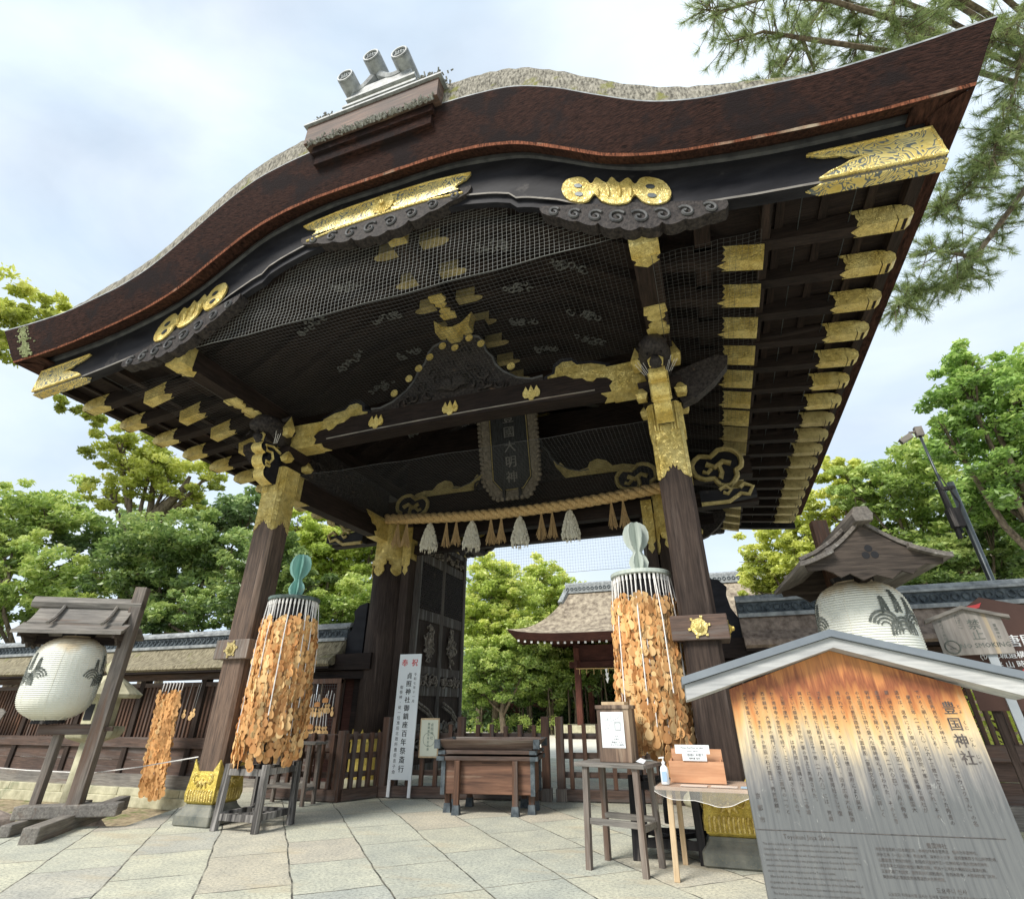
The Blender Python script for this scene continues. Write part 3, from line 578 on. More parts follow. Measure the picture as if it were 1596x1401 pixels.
# main round posts with jambs
for sgn in (-1,1):
    x,y=3.52*sgn,4.0
    b=MB(); b.lathe([(.45,.2),(.44,2.4),(.41,5.9)],(x,y,0),28); p=b.build('main_pillar','wz',gate,smooth=True)
    c=MB(); c.lathe([(.435,4.75),(.418,5.9)],(x,y,0),28,close=False)
    for k in range(6):
        t=2*pi*k/6+.35; u=Vector((-math.sin(t),math.cos(t),0)); nn=Vector((math.cos(t),math.sin(t),0)); o=Vector((x,y,0))+nn*.428
        c.plate([(.215,4.78),(-.215,4.78)]+catmull([(-.215,4.72),(-.20,4.66),(-.13,4.63),(-.16,4.52),(-.10,4.44),(0,4.38),(.10,4.44),(.16,4.52),(.13,4.63),(.20,4.66),(.215,4.72)],k=3),o,u,(0,0,1),.03)
    c.build('gilt_collar','goldp',p,smooth=False)
    c=MB(); c.lathe([(.49,.22),(.48,.9)],(x,y,0),28,close=False)
    for k in range(8):
        t=2*pi*k/8; u=Vector((-math.sin(t),math.cos(t),0)); nn=Vector((math.cos(t),math.sin(t),0)); c.plate([(-.18,.88),(.18,.88),(.15,.98),(.05,1.02),(0,1.12),(-.05,1.02),(-.15,.98)],Vector((x,y,0))+nn*.468,u,(0,0,1),.02)
    c.build('gilt_shoe','golds',p)
    c=MB(); c.lathe([(.56,0),(.6,.06),(.58,.14),(.5,.22)],(x,y,0),28); c.build('stone_base','stone',p,smooth=True)
    j=MB(); j.box((2.99*sgn,3.95,2.85),(.22,.3,5.7)); jb=j.build('door_jamb','wz',gate)
    c=MB(); c.box((2.99*sgn,3.95,5.2),(.235,.315,.8)); c.plate([(-.11,4.82),(.11,4.82),(.11,4.66),(.05,4.6),(.07,4.5),(0,4.4),(-.07,4.5),(-.05,4.6),(-.11,4.66)],(2.99*sgn,3.79,0),(1,0,0),(0,0,1),.014); c.build('gilt_collar','goldp',jb)
    w=MB(); w.beam((3.5*sgn,3.62,2.47),(7.2*sgn,3.62,2.47),.26,.34); w.build('wing_beam','wx',gate); w=MB(); w.bbox((3.85*sgn,3.92,0.0),(4.95*sgn,4.02,2.5)); w.build('wing_panel','redx',gate)
    w=MB(); w.beam((3.6*sgn,3.70,2.2),(7.2*sgn,3.70,2.2),.2,.16); w.box((4.02*sgn,4.0,1.1),(.16,.3,2.2)); w.build('wing_frame','wx',gate)
    w=MB(); w.plate([(q*sgn,z) for q,z in [(0,0),(.55,0),(.5,.35),(.36,.6),(.32,.85),(.36,1.0),(.22,1.15),(0,1.2)]],(3.98*sgn,3.9,2.62),(1,0,0),(0,0,1),.12); w.build('wing_scroll_board','lacq',gate,tri=True)
# ---------------------------------------------------------------- beams across, struts, carvings
def crossbeam(y,zb=6.14,h=.50,main=True,mat='wx'):
    b=MB(); n=25; A=[];xs=np.linspace(-3.56,3.56,n)
    pts=[(x,zb+.06*(1-(x/3.56)**2)) for x in xs]+[(x,zb+h-.0) for x in xs[::-1]]
    b.plate(pts,(0,y,0),(1,0,0),(0,0,1),.34); bm_=b.build('cross_beam',mat,gate,tri=True)
    e=MB(); e.tube([(x,y-.17,zb+.07+.06*(1-(x/3.56)**2)) for x in np.linspace(-2.7,2.7,19)],.016,5); e.build('edge_bead','gx',bm_)
    for s in (-1,1):
        c=MB()
        for yy in (y-.178,y+.178):
            c.plate([(s*a,z) for a,z in [(3.56,zb-.01),(2.98,zb-.0),(2.95,zb+.12),(3.02,zb+.2),(2.92,zb+.3),(2.75,zb+.33),(2.68,zb+.27),(2.58,zb+.30),(2.50,zb+.38),(2.35,zb+.40),(2.2,zb+h+.0),(3.56,zb+h+.02)]],(0,yy,0),(1,0,0),(0,0,1),.012)
        c.bbox((s*2.98,y-.178,zb-.02),(s*3.57,y+.178,zb+.03)); c.plate([(s*2.98,-.17),(s*2.8,-.17),(s*2.88,0),(s*2.8,.17),(s*2.98,.17)],(0,y,zb+.005),(1,0,0),(0,1,0),.01)
        c.build('gilt_sleeve','goldp',bm_,tri=True)
    return bm_
def strut(y,zb,k=1,coins=True,name='carved_strut'):
    # wide frog-leg strut: flat legs with rolled ends, flared waist, rounded crown
    H=[(0,1.42),(.28,1.44),(.50,1.36),(.60,1.22),(.66,.98),(.80,.80),(.86,.62),(1.02,.42),(1.30,.22),(1.58,.13),(1.78,.15)]
    prof=[(a,b*k) for a,b in H]
    pts=[(a,zb+b) for a,b in prof]+[(1.8,zb)]
    pl=[(-a,b) for a,b in pts[::-1]]+pts[1:]
    b=MB(); b.plate(pl,(0,y,0),(1,0,0),(0,0,1),.2); o=b.build(name,'carve',gate,tri=True)
    r=MB(); r.tube([(-a,y-.11,zb+q) for a,q in prof[::-1]]+[(a,y-.11,zb+q) for a,q in prof[1:]],.022,6); r.build('raised_rim','wl',o)
    f=MB(); rn=random.Random(3)
    for s in (-1,1):
        for i in range(13):
            t=i/12; cx=s*(.1+1.0*t*rn.uniform(.8,1)); cz=zb+.12+(1.15*(1-t)**1.3)*rn.uniform(.2,.95)*k; a0=rn.uniform(0,6.28); q=rn.uniform(.09,.17)
            f.tube([(cx+q*(1-j/12)*math.cos(a0+s*j*.5),y-.13-.02*math.sin(j*.3),cz+q*(1-j/12)*math.sin(a0+s*j*.5)) for j in range(10)],[.03-.002*j for j in range(10)],5)
        for i in range(7):
            a=.2+i*.22; p0=Vector((0,y-.12,zb+.2)); p1=p0+Vector((s*.38*math.cos(a-.25),-.06,.34*math.sin(a)))
            f.tube([p0,p0.lerp(p1,.5)+Vector((0,-.04,.05)),p1],[.02,.045,.008],6)
    f.build('foliage_relief','carve',o,smooth=True)
    return o
crossbeam(0); crossbeam(8)
st=strut(0,6.62)
def disc(mb,c,r,th=.02,n=18): mb.plate([(r*math.cos(2*pi*i/n),r*math.sin(2*pi*i/n)) for i in range(n)],c,(1,0,0),(0,0,1),th)
for x,z in ((-1.28,7.02),(-.98,7.30),(-.55,7.72),(-.28,7.93),(0,7.82),(.30,7.98),(.56,7.78),(1.18,7.10),(-.78,7.50)): c=MB(); disc(c,(x,-.13,z),.078); c.build('gilt_disc','gold',st)
for s in (-1,1):
    prof=[(1.80,0),(1.80,.1),(1.95,.14),(1.98,.30),(2.12,.40),(2.32,.38),(2.42,.26),(2.7,.23),(2.98,.12),(3.02,0)]
    b=MB(); b.plate([(s*a,6.64+z*1.08) for a,z in prof],(0,0,0),(1,0,0),(0,0,1),.2); w_=b.build('strut_tail','lacq',gate,tri=True)
    b=MB(); b.plate([(s*(a*.88+.285),6.64+z*.84) for a,z in prof],(0,-.105,0),(1,0,0),(0,0,1),.014); b.build('gilt_tail_plate','goldp',w_,tri=True)
for k in (-1,0,1): c=MB(); pawl(c,k*1.58,6.36,-.185,.28); c.build('gilt_paulownia_crest','gold',gate,tri=True)
# crown bracket above the strut
b=MB(); b.plate([(-.42,.38),(-.36,.06),(-.2,0),(-.1,-.12),(.1,-.12),(.2,0),(.36,.06),(.42,.38),(.18,.16),(0,.12),(-.18,.16)],(0,-.2,8.08),(1,0,0),(0,0,1),.25); b.build('gilt_crown_bracket','gold',gate,tri=True)
b=MB(); b.bbox((-.2,-.16,8.05),(.2,.16,8.4)); b.bbox((-.62,-.12,8.22),(.62,.12,8.38)); b.build('crown_block','wx',gate)
# side beams (front post to main post to rear post) with gilt sleeves
for s in (-1,1):
    for y0,y1 in ((.2,3.6),(4.4,7.8)):
        b=MB(); b.beam((3.76*s,y0,5.5),(3.6*s if y1<5 else 3.76*s,y1,5.5),.26,.5); o=b.build('side_beam','wy',gate)
        for ya,dr in ((y0,1),(y1,-1)):
            c=MB()
            for sd in (-1,1):
                xx=3.76*s+sd*.136-(s*.16 if ya==y1 and y1<5 else 0)
                c.plate([(0,5.245),(dr*.55,5.245),(dr*.62,5.33),(dr*.5,5.38),(dr*.58,5.48),(dr*.75,5.5),(dr*.82,5.6),(dr*.95,5.66),(dr*1.05,5.755),(0,5.755)],(xx,ya,0),(0,1,0),(0,0,1),.012)
            c.bbox((3.76*s-.14-(s*.16 if ya==y1 and y1<5 else 0),ya,5.23),(3.76*s+.14-(s*.16 if ya==y1 and y1<5 else 0),ya+dr*.5,5.25)); c.build('gilt_sleeve','goldp',o,tri=True)
    for y0,y1 in ((.2,3.7),(4.3,7.8)):
        b=MB(); b.bbox((3.66*s-.05,y0,5.76),(3.66*s+.05,y1,6.6)); o=b.build('carved_frieze','carve',gate)
        f=MB(); rn=random.Random(8+s)
        for i in range(46):
            cy=rn.uniform(y0+.2,y1-.2); cz=rn.uniform(5.86,6.5); a0=rn.uniform(0,6.28); q=rn.uniform(.08,.2)
            f.tube([(3.66*s-.07*s,cy+q*(1-j/11)*math.cos(a0+j*.55),cz+q*(1-j/11)*math.sin(a0+j*.55)) for j in range(9)],[.035-.003*j for j in range(9)],5)
        f.build('foliage_relief','carve',o,smooth=True)
# bracket blocks, pyramids, beak ornaments and beast heads above the front and rear posts
def pyr(mb,c,w,h):
    x,y,z=c; q=w/2; mb.add([(x-q*.7,y-q*.7,z-h*.5),(x+q*.7,y-q*.7,z-h*.5),(x+q*.7,y+q*.7,z-h*.5),(x-q*.7,y+q*.7,z-h*.5),(x-q,y-q,z),(x+q,y-q,z),(x+q,y+q,z),(x-q,y+q,z),(x,y,z+h)],[(3,2,1,0),(0,1,5,4),(1,2,6,5),(2,3,7,6),(3,0,4,7),(4,5,8),(5,6,8),(6,7,8),(7,4,8)])
for sx_ in (-1,1):
    for y,fr in ((0,-1),(8,1)):
        x=3.76*sx_
        b=MB(); b.box((x,y,5.83),(.46,.46,.16)); b.box((x,y,6.02),(.62,.62,.2),taper=(1.12,1.12)); b.bbox((x-.13,y-.75,6.14),(x+.13,y+.75,6.4)); b.bbox((x-.75,y-.13,6.14),(x+.75,y+.13,6.4)); b.box((x,y,6.5),(.36,.36,.22),taper=(1.15,1.15)); br=b.build('bracket_block','wx',gate,bevel=.01)
        for dx,dy,zz,w_,h_ in ((-.3,-.3,5.88,.19,.17),(.3,-.3,5.88,.19,.17),(-.3,.3,5.88,.19,.17),(.3,.3,5.88,.19,.17),(-.3,fr*.42,6.45,.18,.3),(.3,fr*.42,6.45,.18,.3)): g_=MB(); pyr(g_,(x+dx,y+dy,zz),w_,h_); g_.build('gilt_pyramid_cap','gold',br)
        # beast head reaching forward
        hb=MB(); f=fr
        hb.tube([(x,y+f*.1,6.25),(x,y+f*.38,6.33),(x,y+f*.62,6.45),(x,y+f*.86,6.42),(x,y+f*1.02,6.30)],[.2,.24,.25,.2,.09],12)
        hb.tube([(x,y+f*.45,6.12),(x,y+f*.75,6.12),(x,y+f*.92,6.16)],[.13,.12,.06],10)
        rn=random.Random(4)
        for i in range(34):
            a=rn.uniform(.2,pi-.2); yy=y+f*rn.uniform(.1,.65); p0=Vector((x+.23*math.cos(a),yy,6.35+.23*math.sin(a)-.02)); hb.tube([p0,p0+Vector((.05*math.cos(a),-f*.1,.06)),p0+Vector((.08*math.cos(a),-f*.22,.03+.04*math.sin(a*3)))],[.03,.028,.008],5)
        for sd in (-1,1):
            hb.tube([(x+sd*.16,y+f*.5,6.62),(x+sd*.25,y+f*.36,6.76),(x+sd*.24,y+f*.25,6.7)],[.05,.05,.01],6); hb.lathe([(.0,-.05),(.045,-.02),(.045,.02),(0,.05)],(x+sd*.17,y+f*.8,6.52),8)
            hb.tube([(x+sd*.1,y+f*.95,6.22),(x+sd*.11,y+f*1.02,6.1)],[.025,.005],5)
        hb.build('beast_head_carving','carve',br,smooth=True)
        # gilt nosing below the beast head
        nb=MB(); nb.plate([(0,5.36),(0,6.02),(.32,6.08),(.50,6.05),(.55,5.93),(.44,5.86),(.34,5.9),(.36,5.80),(.46,5.74),(.44,5.62),(.32,5.58),(.36,5.5),(.3,5.4),(.12,5.34)],(x,y+f*.24,0),(0,f,0),(0,0,1),.24); no=nb.build('nosing','lacq',gate,tri=True)
        gb=MB()
        for sd in (-1,1): gb.tube([(x+sd*.125,y+f*(.24+a),z) for a,z in ((.04,5.98),(.3,6.04),(.48,6.0),(.42,5.9),(.3,5.92),(.24,5.8),(.3,5.7),(.4,5.7),(.38,5.62),(.28,5.64))],.03,5)
        gb.tube([(x,y+f*.32,6.07),(x,y+f*.56,6.09),(x,y+f*.78,6.03),(x,y+f*.80,5.93),(x,y+f*.69,5.87)],.0,4) if 0 else None
        fl_=catmull([(.10,6.09),(.34,6.11),(.52,6.07),(.575,5.95),(.52,5.88),(.44,5.86),(.485,5.80),(.49,5.70),(.44,5.62),(.37,5.58),(.39,5.50),(.33,5.39),(.10,5.32)],k=4)
        for (a0,c0),(a1,c1) in zip(fl_[:-1],fl_[1:]): gb.add([(x-.125,y+f*(.254+a0),c0),(x+.125,y+f*(.254+a0),c0),(x+.125,y+f*(.254+a1),c1),(x-.125,y+f*(.254+a1),c1)],[(0,1,2,3)])
        gb.plate([(-.10,-.13),(.10,-.13),(.12,0),(.06,.05),(.11,.12),(.05,.19),(0,.17),(-.05,.19),(-.11,.12),(-.06,.05),(-.12,0)],(x,y+f*.80,6.20),(1,0,0),(0,0,1),.03)
        gb.build('gilt_scroll','gold',no,smooth=False,tri=True)
        sp=MB(); rn=random.Random(9)
        for i in range(16):
            a=-.2+i*.027; sp.tube([(x+a,y+f*.55,6.1),(x+a*1.6,y+f*(.6+rn.uniform(0,.1)),6.1+rn.uniform(.14,.24))],.004,4)
        sp.build('bird_spike','cord',no)
        # outward leaf-shaped nosing
        ob=MB(); ob.plate([(0,6.0),(.1,5.72),(.32,5.8),(.62,6.02),(.86,6.28),(.90,6.45),(.72,6.5),(.4,6.42),(0,6.3)] if sx_>0 else [(-a,b) for a,b in [(0,6.0),(.1,5.72),(.32,5.8),(.62,6.02),(.86,6.28),(.90,6.45),(.72,6.5),(.4,6.42),(0,6.3)]],(x+sx_*.2,y+fr*.05,0),(1,0,0),(0,0,1),.2); ob.build('leaf_nosing','carve',gate,tri=True)
# lintels on the main posts, kneed at the rope level
for z,h,w in ((5.92,.42,.34),(5.30,.30,.26)):
    b=MB(); b.beam((-5.3,3.95,z+h/2),(5.3,3.95,z+h/2),w,h); b.build('lintel','wx',gate)
b=MB(); b.bbox((-3.2,3.9,5.6),(3.2,4.02,5.92)); b.bbox((-3.3,4.0,6.34),(3.3,4.1,8.3)); b.build('transom_board','wx',gate)
b=MB(); b.beam((-3.0,4.05,5.05),(3.0,4.05,5.05),.2,.2); ln=b.build('door_head','wx',gate)
st2=strut(3.85,6.36,.95)
for s in (-1,1):
    b=MB(); prof=[(.9,.55),(.98,.32),(1.12,.12),(1.2,.0),(2.9,0),(2.85,.1),(2.6,.16),(2.35,.15),(2.22,.3),(2.0,.38),(1.82,.32),(1.75,.18),(1.5,.14),(1.25,.22),(1.1,.42),(1.02,.36)]
    b.plate([(s*a,6.36+z) for a,z in prof],(0,3.74,0),(1,0,0),(0,0,1),.03); b.build('gilt_tail_plate','goldd',gate,tri=True)
    # cloud-shaped gilt scrolls at the lintel ends, inside and outside the posts
    for cx,cz,q,wd in ((2.88,6.05,1.0,1),(4.62,6.08,1.15,1)):
        b=MB(); out=[(-.42,-.1),(-.46,.12),(-.3,.28),(-.1,.24),(.05,.36),(.28,.34),(.42,.18),(.40,-.02),(.30,-.08),(.3,-.2),(.16,-.36),(-.02,-.34),(-.1,-.2),(-.26,-.2)]
        sp_=[]
        m_=len(out)
        for i in range(m_):
            for t in (0,.5): 
                p0,p1,p2,p3=[Vector((*out[(i+k)%m_],0)) for k in (-1,0,1,2)]
                sp_.append(.5*((2*p1)+(-p0+p2)*t+(2*p0-5*p1+4*p2-p3)*t*t+(-p0+3*p1-3*p2+p3)*t**3))
        b.plate([(s*v.x*q*.95,v.y*q*.95) for v in sp_],(s*cx,3.74,cz),(1,0,0),(0,0,1),.16); o=b.build('cloud_nosing','lacq',gate,tri=True)
        g_=MB(); 
        yy=3.645
        g_.tube([(s*cx+s*v.x*q,yy,cz+v.y*q) for v in sp_+sp_[:1]],.05*q,6)
        g_.tube([(s*cx+s*a*q,yy,cz+b_*q) for a,b_ in ((-.2,.1),(-.05,.02),(.1,.12),(.24,.06))],.055*q,6); g_.tube([(s*cx+s*a*q,yy,cz+b_*q) for a,b_ in ((.02,.05),(.05,-.1),(.0,-.22))],.05*q,6); g_.tube([(s*cx+s*a*q,yy,cz+b_*q) for a,b_ in ((-.28,-.04),(-.2,-.08),(-.12,0))],.04*q,6)
        g_.build('gilt_scroll','goldd',o)
    b=MB(); b.beam((s*4.15,3.6,5.4),(s*5.25,3.6,5.42),.2,.3,w2=.2,h2=.16); o=b.build('lower_nosing','lacq',gate)
    g_=MB(); g_.tube([(s*a,3.48,b_) for a,b_ in ((4.15,5.25),(4.7,5.25),(4.95,5.4),(5.1,5.36),(5.2,5.52),(5.05,5.6),(4.95,5.52))],.045,6); g_.tube([(s*a,3.48,b_) for a,b_ in ((4.55,5.52),(4.68,5.6),(4.78,5.5),(4.7,5.42),(4.62,5.46))],.04,6); g_.build('gilt_scroll','goldd',o)
M['cloudc']=plain('grey_cloud_carving',(.05,.05,.05),(.19,.19,.18),20,.8,0,.4,40)
# ceiling cloud carvings
rn=random.Random(6)
spots=[]
for s in (-1,1):
    for k in range(9):
        for xx in (1.45,2.5): spots.append((s*(xx+rn.uniform(-.15,.15)),-1.9+k*1.15+rn.uniform(-.2,.2)+(.55 if xx>2 else 0)))
for x,y in spots:
    cc=MB(); z=interp(UT,x)-.26; sl=(interp(UT,x+.1)-interp(UT,x-.1))/.2
    for j in range(13):
        a=rn.uniform(0,6.3); q=rn.uniform(.03,.07); dx=rn.uniform(-.28,.28); dy=rn.uniform(-.09,.09)
        cc.tube([(x+dx+q*math.cos(a+i*.8),y+dy+q*math.sin(a+i*.8),z+dx*sl-.02) for i in range(6)],.018,4)
    cc.build('cloud_carving','cloudc',gate)
# ---------------------------------------------------------------- doors
def door(s):
    x=2.86*s; b=MB(); y0,y1=4.12,7.05
    def fr(ya,yb,za,zb_,t=.14): b.bbox((x-t/2,ya,za),(x+t/2,yb,zb_))
    rails=[(1.05,1.2),(1.78,2.0),(2.22,2.42),(3.45,3.70),(4.85,5.08),(5.42,5.55),(.25,.4)]
    for a,c in rails: fr(y0+.16,y1-.16,a,c,.12)
    fr(y0,y0+.18,.2,5.55,.15); fr(y1-.18,y1,.2,5.55,.15); fr(5.5,5.68,.2,5.55,.13)
    d=b.build('door_leaf','gz' if 0 else M['doorf'],gate,bevel=.006)
    p=MB(); p.bbox((x-.03,y0+.1,.25),(x+.03,y1-.1,5.5)); p.build('door_panel','wz',d)
    xi=x-s*.05
    la=MB()
    for ya,yb in ((4.3,5.5),(5.68,6.87)):
        n=13
        for za,zb_ in ((3.72,4.83),):
            for i in range(-n,n+8):
                for dr in (1,-1):
                    # diagonal lattice clipped to the panel
                    t0=ya+i*.11; pts=[]
                    q0=Vector((0,t0,za)); q1=Vector((0,t0+dr*(zb_-za),zb_))
                    lo,hi=0,1
                    dy=q1.y-q0.y
                    for bound,sg in ((ya,1),(yb,-1)):
                        f0=sg*(q0.y-bound); f1=sg*(q1.y-bound)
                        if f0<0 and f1<0: lo=2
                        elif f0<0: lo=max(lo,f0/(f0-f1))
                        elif f1<0: hi=min(hi,f0/(f0-f1))
                    if lo<hi-.01: la.beam((xi,q0.y+dy*lo,za+(zb_-za)*lo),(xi,q0.y+dy*hi,za+(zb_-za)*hi),.03,.028)
    la.build('lattice','carve',d)
    rn=random.Random(3); r=MB()
    def blob(cy,cz,ry,rz,n):
        for i in range(n):
            a=rn.uniform(0,6.28); q=rn.uniform(0,1)**.5; yy=cy+ry*q*math.cos(a); zz=cz+rz*q*math.sin(a); a0=rn.uniform(0,6.28); w=rn.uniform(.05,.11)
            r.tube([(x-s*(.06+.03*math.sin(j)),yy+w*(1-j/9)*math.cos(a0+j*.7),zz+w*(1-j/9)*math.sin(a0+j*.7)) for j in range(7)],[.026-.003*j for j in range(7)],5)
    for cy in (4.95,6.25):
        r=MB(); blob(cy,2.95,.26,.22,42); blob(cy,3.22,.1,.2,12); blob(cy,2.62,.1,.2,12)
        for k in range(5): blob(cy-.42+k*.21,2.11,.1,.07,7); blob(cy-.42+k*.21,5.22,.1,.08,6)
        blob(cy,.95,.45,.3,50)
        for q in (0,1): r.tube([(x-s*.12,cy-.45,1.55+q*.09),(x-s*.14,cy,1.4+q*.09),(x-s*.12,cy+.35,1.2+q*.09)],.03,6)
        r.build('carving','carve2' ,d,smooth=True)
M['doorf']=wood('iron_bound_door_frame',(.05,.042,.038),(.15,.135,.12),'z',worn=(.26,.26,.25),wornpos=(.5,.66))
M['carve2']=plain('pale_worn_carving',(.07,.06,.05),(.42,.37,.31),14,.8,0,1,40)
door(-1); door(1)
# ---------------------------------------------------------------- ridge ornament on the gable
orn=MB()
orn.bbox((-1.28,-3.68,9.90),(1.22,11.3,10.36)); bx=orn.build('ridge_box',wood('ridge_timber',(.035,.022,.017),(.17,.10,.07),'x',scale=14,worn=(.30,.22,.14),wornpos=(.58,.72)),gate)
q=MB(); q.bbox((-1.34,-3.73,10.36),(1.28,11.35,10.40)); q.build('flashing','tile',bx)
q=MB(); q.bbox((-1.16,-3.58,9.72),(1.10,-3.2,9.90)); q.bbox((-1.12,-3.52,9.5),(1.06,-3.2,9.74)); q.build('ridge_packing','edge',bx)
q=MB(); tr=lambda w,z0,z1,w2: q.plate([(-w,z0),(w,z0),(w2,z1),(-w2,z1)],(0.02,-3.35,0),(1,0,0),(0,0,1),.42)
tr(.72,10.40,11.02,.58); q.build('ridge_end_wall','plaster',bx)
q=MB()
for z,w in ((10.52,.74),(10.70,.72),(10.90,.68)): q.bbox((.02-w,-3.62,z),(.02+w,-2.4,z+.055))
q.bbox((-.6,-3.2,10.4),(.64,11,11.1)); q.build('ridge_tile_course','tile',bx)
q=MB()
for x,z in ((-.62,11.34),(-.14,11.68),(.46,11.38)):
    q.lathe([(.165,0),(.165,1.15)],(0,0,0),20)
    for i in range(len(q.v)-40,len(q.v)): a=q.v[i]; q.v[i]=(x+a[0],-3.78+a[2]*.93,z+a[1]+a[2]*-.12)
tb=q.build('ridge_end_tile','tile',bx,smooth=True)
q=MB()
for x,z in ((-.62,11.34),(-.14,11.68),(.46,11.38)):
    q.tube([(x+.14*math.cos(i*pi/10),-3.79,z+.14*math.sin(i*pi/10)) for i in range(21)],.022,6); 
    for k in (-1,0,1): q.tube([(x+k*.045-.01,-3.785,z-.05),(x+k*.05,-3.80,z+.02),(x+k*.05,-3.785,z+.07-.02*abs(k))],[.012,.022,.006],5)
    q.tube([(x-.07,-3.785,z-.03),(x,-3.8,z-.06),(x+.07,-3.785,z-.03)],.018,5)
q.build('crest_relief','tile',tb)
q=MB()
for xa,xb,za,zb_ in ((-.55,-.2,11.16,11.42),(-.06,.38,11.42,11.2)):
    q.tube([(xa+(xb-xa)*t,-3.55,za+(zb_-za)*t-.10*math.sin(pi*t)) for t in np.linspace(0,1,9)],.085,8)
q.bbox((-.58,-3.6,11.0),(.6,-2.6,11.16)); q.build('hollow_tile','tile',bx)
q=MB()
for k in (-.13,0,.13): q.tube([(k+.02,-3.585,10.42),(k+.02,-3.6,10.52),(k+.02,-3.585,10.6-.03*abs(k)/.13)],[.03,.045,.01],6)
q.tube([(-.16,-3.58,10.46),(.02,-3.6,10.41),(.2,-3.58,10.46)],.035,6); q.build('crest_relief','tile',bx)
q=MB()
for s in (-1,1):
    q.lathe([(.12,0),(.12,13)],(0,0,0),12)
    for i in range(len(q.v)-24,len(q.v)): a=q.v[i]; q.v[i]=(s*1.02+a[0],-3.1+a[2],10.5+a[1])
q.build('side_round_tile','tile',bx,smooth=True)
q=MB(); rn=random.Random(2)
for cx,w,n in ((-.98,.2,260),(1.0,.3,300),(0,1.2,520)):
    for i in range(n):
        x=cx+rn.gauss(0,.5)*w; z0=10.38 if n<500 else 9.86+rn.uniform(-.05,.03); hh=(.26-abs(x-cx)/w*.15)*rn.uniform(.3,1) if n<500 else .05
        if n>500: x=rn.uniform(-1.2,1.15)
        p=Vector((x,rn.uniform(-3.7,-3.5) if n<500 else -3.66,z0+max(.02,hh)*rn.uniform(0,1))); q.tube([p,p+Vector((rn.uniform(-.05,.05),rn.uniform(-.05,.02),rn.uniform(-.02,.07)))],.014,3)
M['lichen']=plain('grey_lichen',(.16,.16,.14),(.42,.42,.38),20,.95,0,.4,40)
q.build('lichen_tuft','lichen',bx)
# ---------------------------------------------------------------- bird netting (thin wires)
def net(name,o,u,v,nu,nv,r=.0028,sag=0,edge=True,seg=8,clip=None):
    q=MB(); o=Vector(o);u=Vector(u);v=Vector(v); n=u.cross(v).normalized(); rn=random.Random(len(name))
    def P(a,b):
        p=o+u*a+v*b+n*(-sag*4*a*(1-a)*(.6+.4*math.sin(b*9)))+n*.012*math.sin(a*31+b*17)
        return p
    for i in range(nu+1):
        a=i/nu; b1=1 if clip is None else clip(a)
        if b1<=.03: continue
        q.tube([P(a,b1*j/seg) for j in range(seg+1)],r,3,cap=False)
    for j in range(nv+1):
        b=j/nv; run=[]
        for i in range(4*seg+1):
            a=i/(4*seg)
            if clip is None or clip(a)>=b: run.append(P(a,b))
            else:
                if len(run)>1: q.tube(run,r,3,cap=False)
                run=[]
        if len(run)>1: q.tube(run,r,3,cap=False)
    if edge: q.tube([P(i/20,0) for i in range(21)],r*2.2,4)
    return q
M['wire2']=plain('shade_toned_wire',(.085,.085,.085),None,5,.7,0,0)  # shade inside the gate put into the wire colour; plaque grid shares it
bn=thing('bird_net','fine wire bird netting stretched under the front gable of the gate','net',(0,0,0))
W0=3.62
q=net('front_net',(-W0,-2.70,6.93),(2*W0,0,0),(0,0,1.6),104,23,r=.0023,clip=lambda a:max(0,min(1,(interp(BBt,(a-.5)*2*W0)+.05-6.93)/1.6))); q.build('upright_net','wire',bn)
q=net('level_net',(-W0,-2.70,6.93),(2*W0,0,0),(0,2.55,-.05),104,37,r=.0019,sag=.05); q.build('level_net','wire2',bn)
q=net('inner_net',(-W0+.1,.16,5.68),(2*W0-.2,0,0),(0,3.45,.0),100,48,r=.0019,sag=.05); q.build('inner_net','wire2',bn)
q=net('rear_net',(-3.5,8.2,5.15),(7,0,0),(0,0,1.0),84,11,r=.0022); q.build('rear_net','wire2',bn)
for s in (-1,1):
    q=net('side_net',(s*3.95,-2.6,6.56),(0,13,0),(s*1.3,0,-.02),186,18,r=.0016); q.build('side_net','wire2',bn)
# ---------------------------------------------------------------- name tablet
tb=thing('name_tablet','tall dark framed name tablet hanging above the straw rope in the gate','tablet',(0.03,3.3,6.0))
tb.rotation_euler=(R(12),0,0)
b=MB(); b.plate([(-.52,2.05),(-.52,.28),(-.3,0),(.3,0),(.52,.28),(.52,2.05)],(0,0,0),(1,0,0),(0,0,1),.05); b.build('board',plain('dark_weathered_board',(.015,.016,.018),(.06,.062,.066),20,.7,0,.5,40,(4,1,.3)),tb)
b=MB(); inn=[(-.5,2.05),(-.5,.3),(-.28,.04),(.28,.04),(.5,.3),(.5,2.05)]; out=[(-.74,2.05),(-.70,.26),(-.42,-.16),(.42,-.16),(.70,.26),(.74,2.05)]
for i in range(5): b.add([(inn[i][0],-.04,inn[i][1]),(inn[i+1][0],-.04,inn[i+1][1]),(out[i+1][0],-.12,out[i+1][1]),(out[i][0],-.12,out[i][1]),(inn[i][0],.03,inn[i][1]),(inn[i+1][0],.03,inn[i+1][1]),(out[i+1][0],-.05,out[i+1][1]),(out[i][0],-.05,out[i][1])],[(0,1,2,3),(4,7,6,5),(3,2,6,7),(0,4,5,1)])
M['tabf']=plain('faded_gilt_frame',(.10,.085,.065),(.27,.23,.18),14,.7,0,.8,30)
fr_=b.build('frame','tabf',tb)
b=MB()
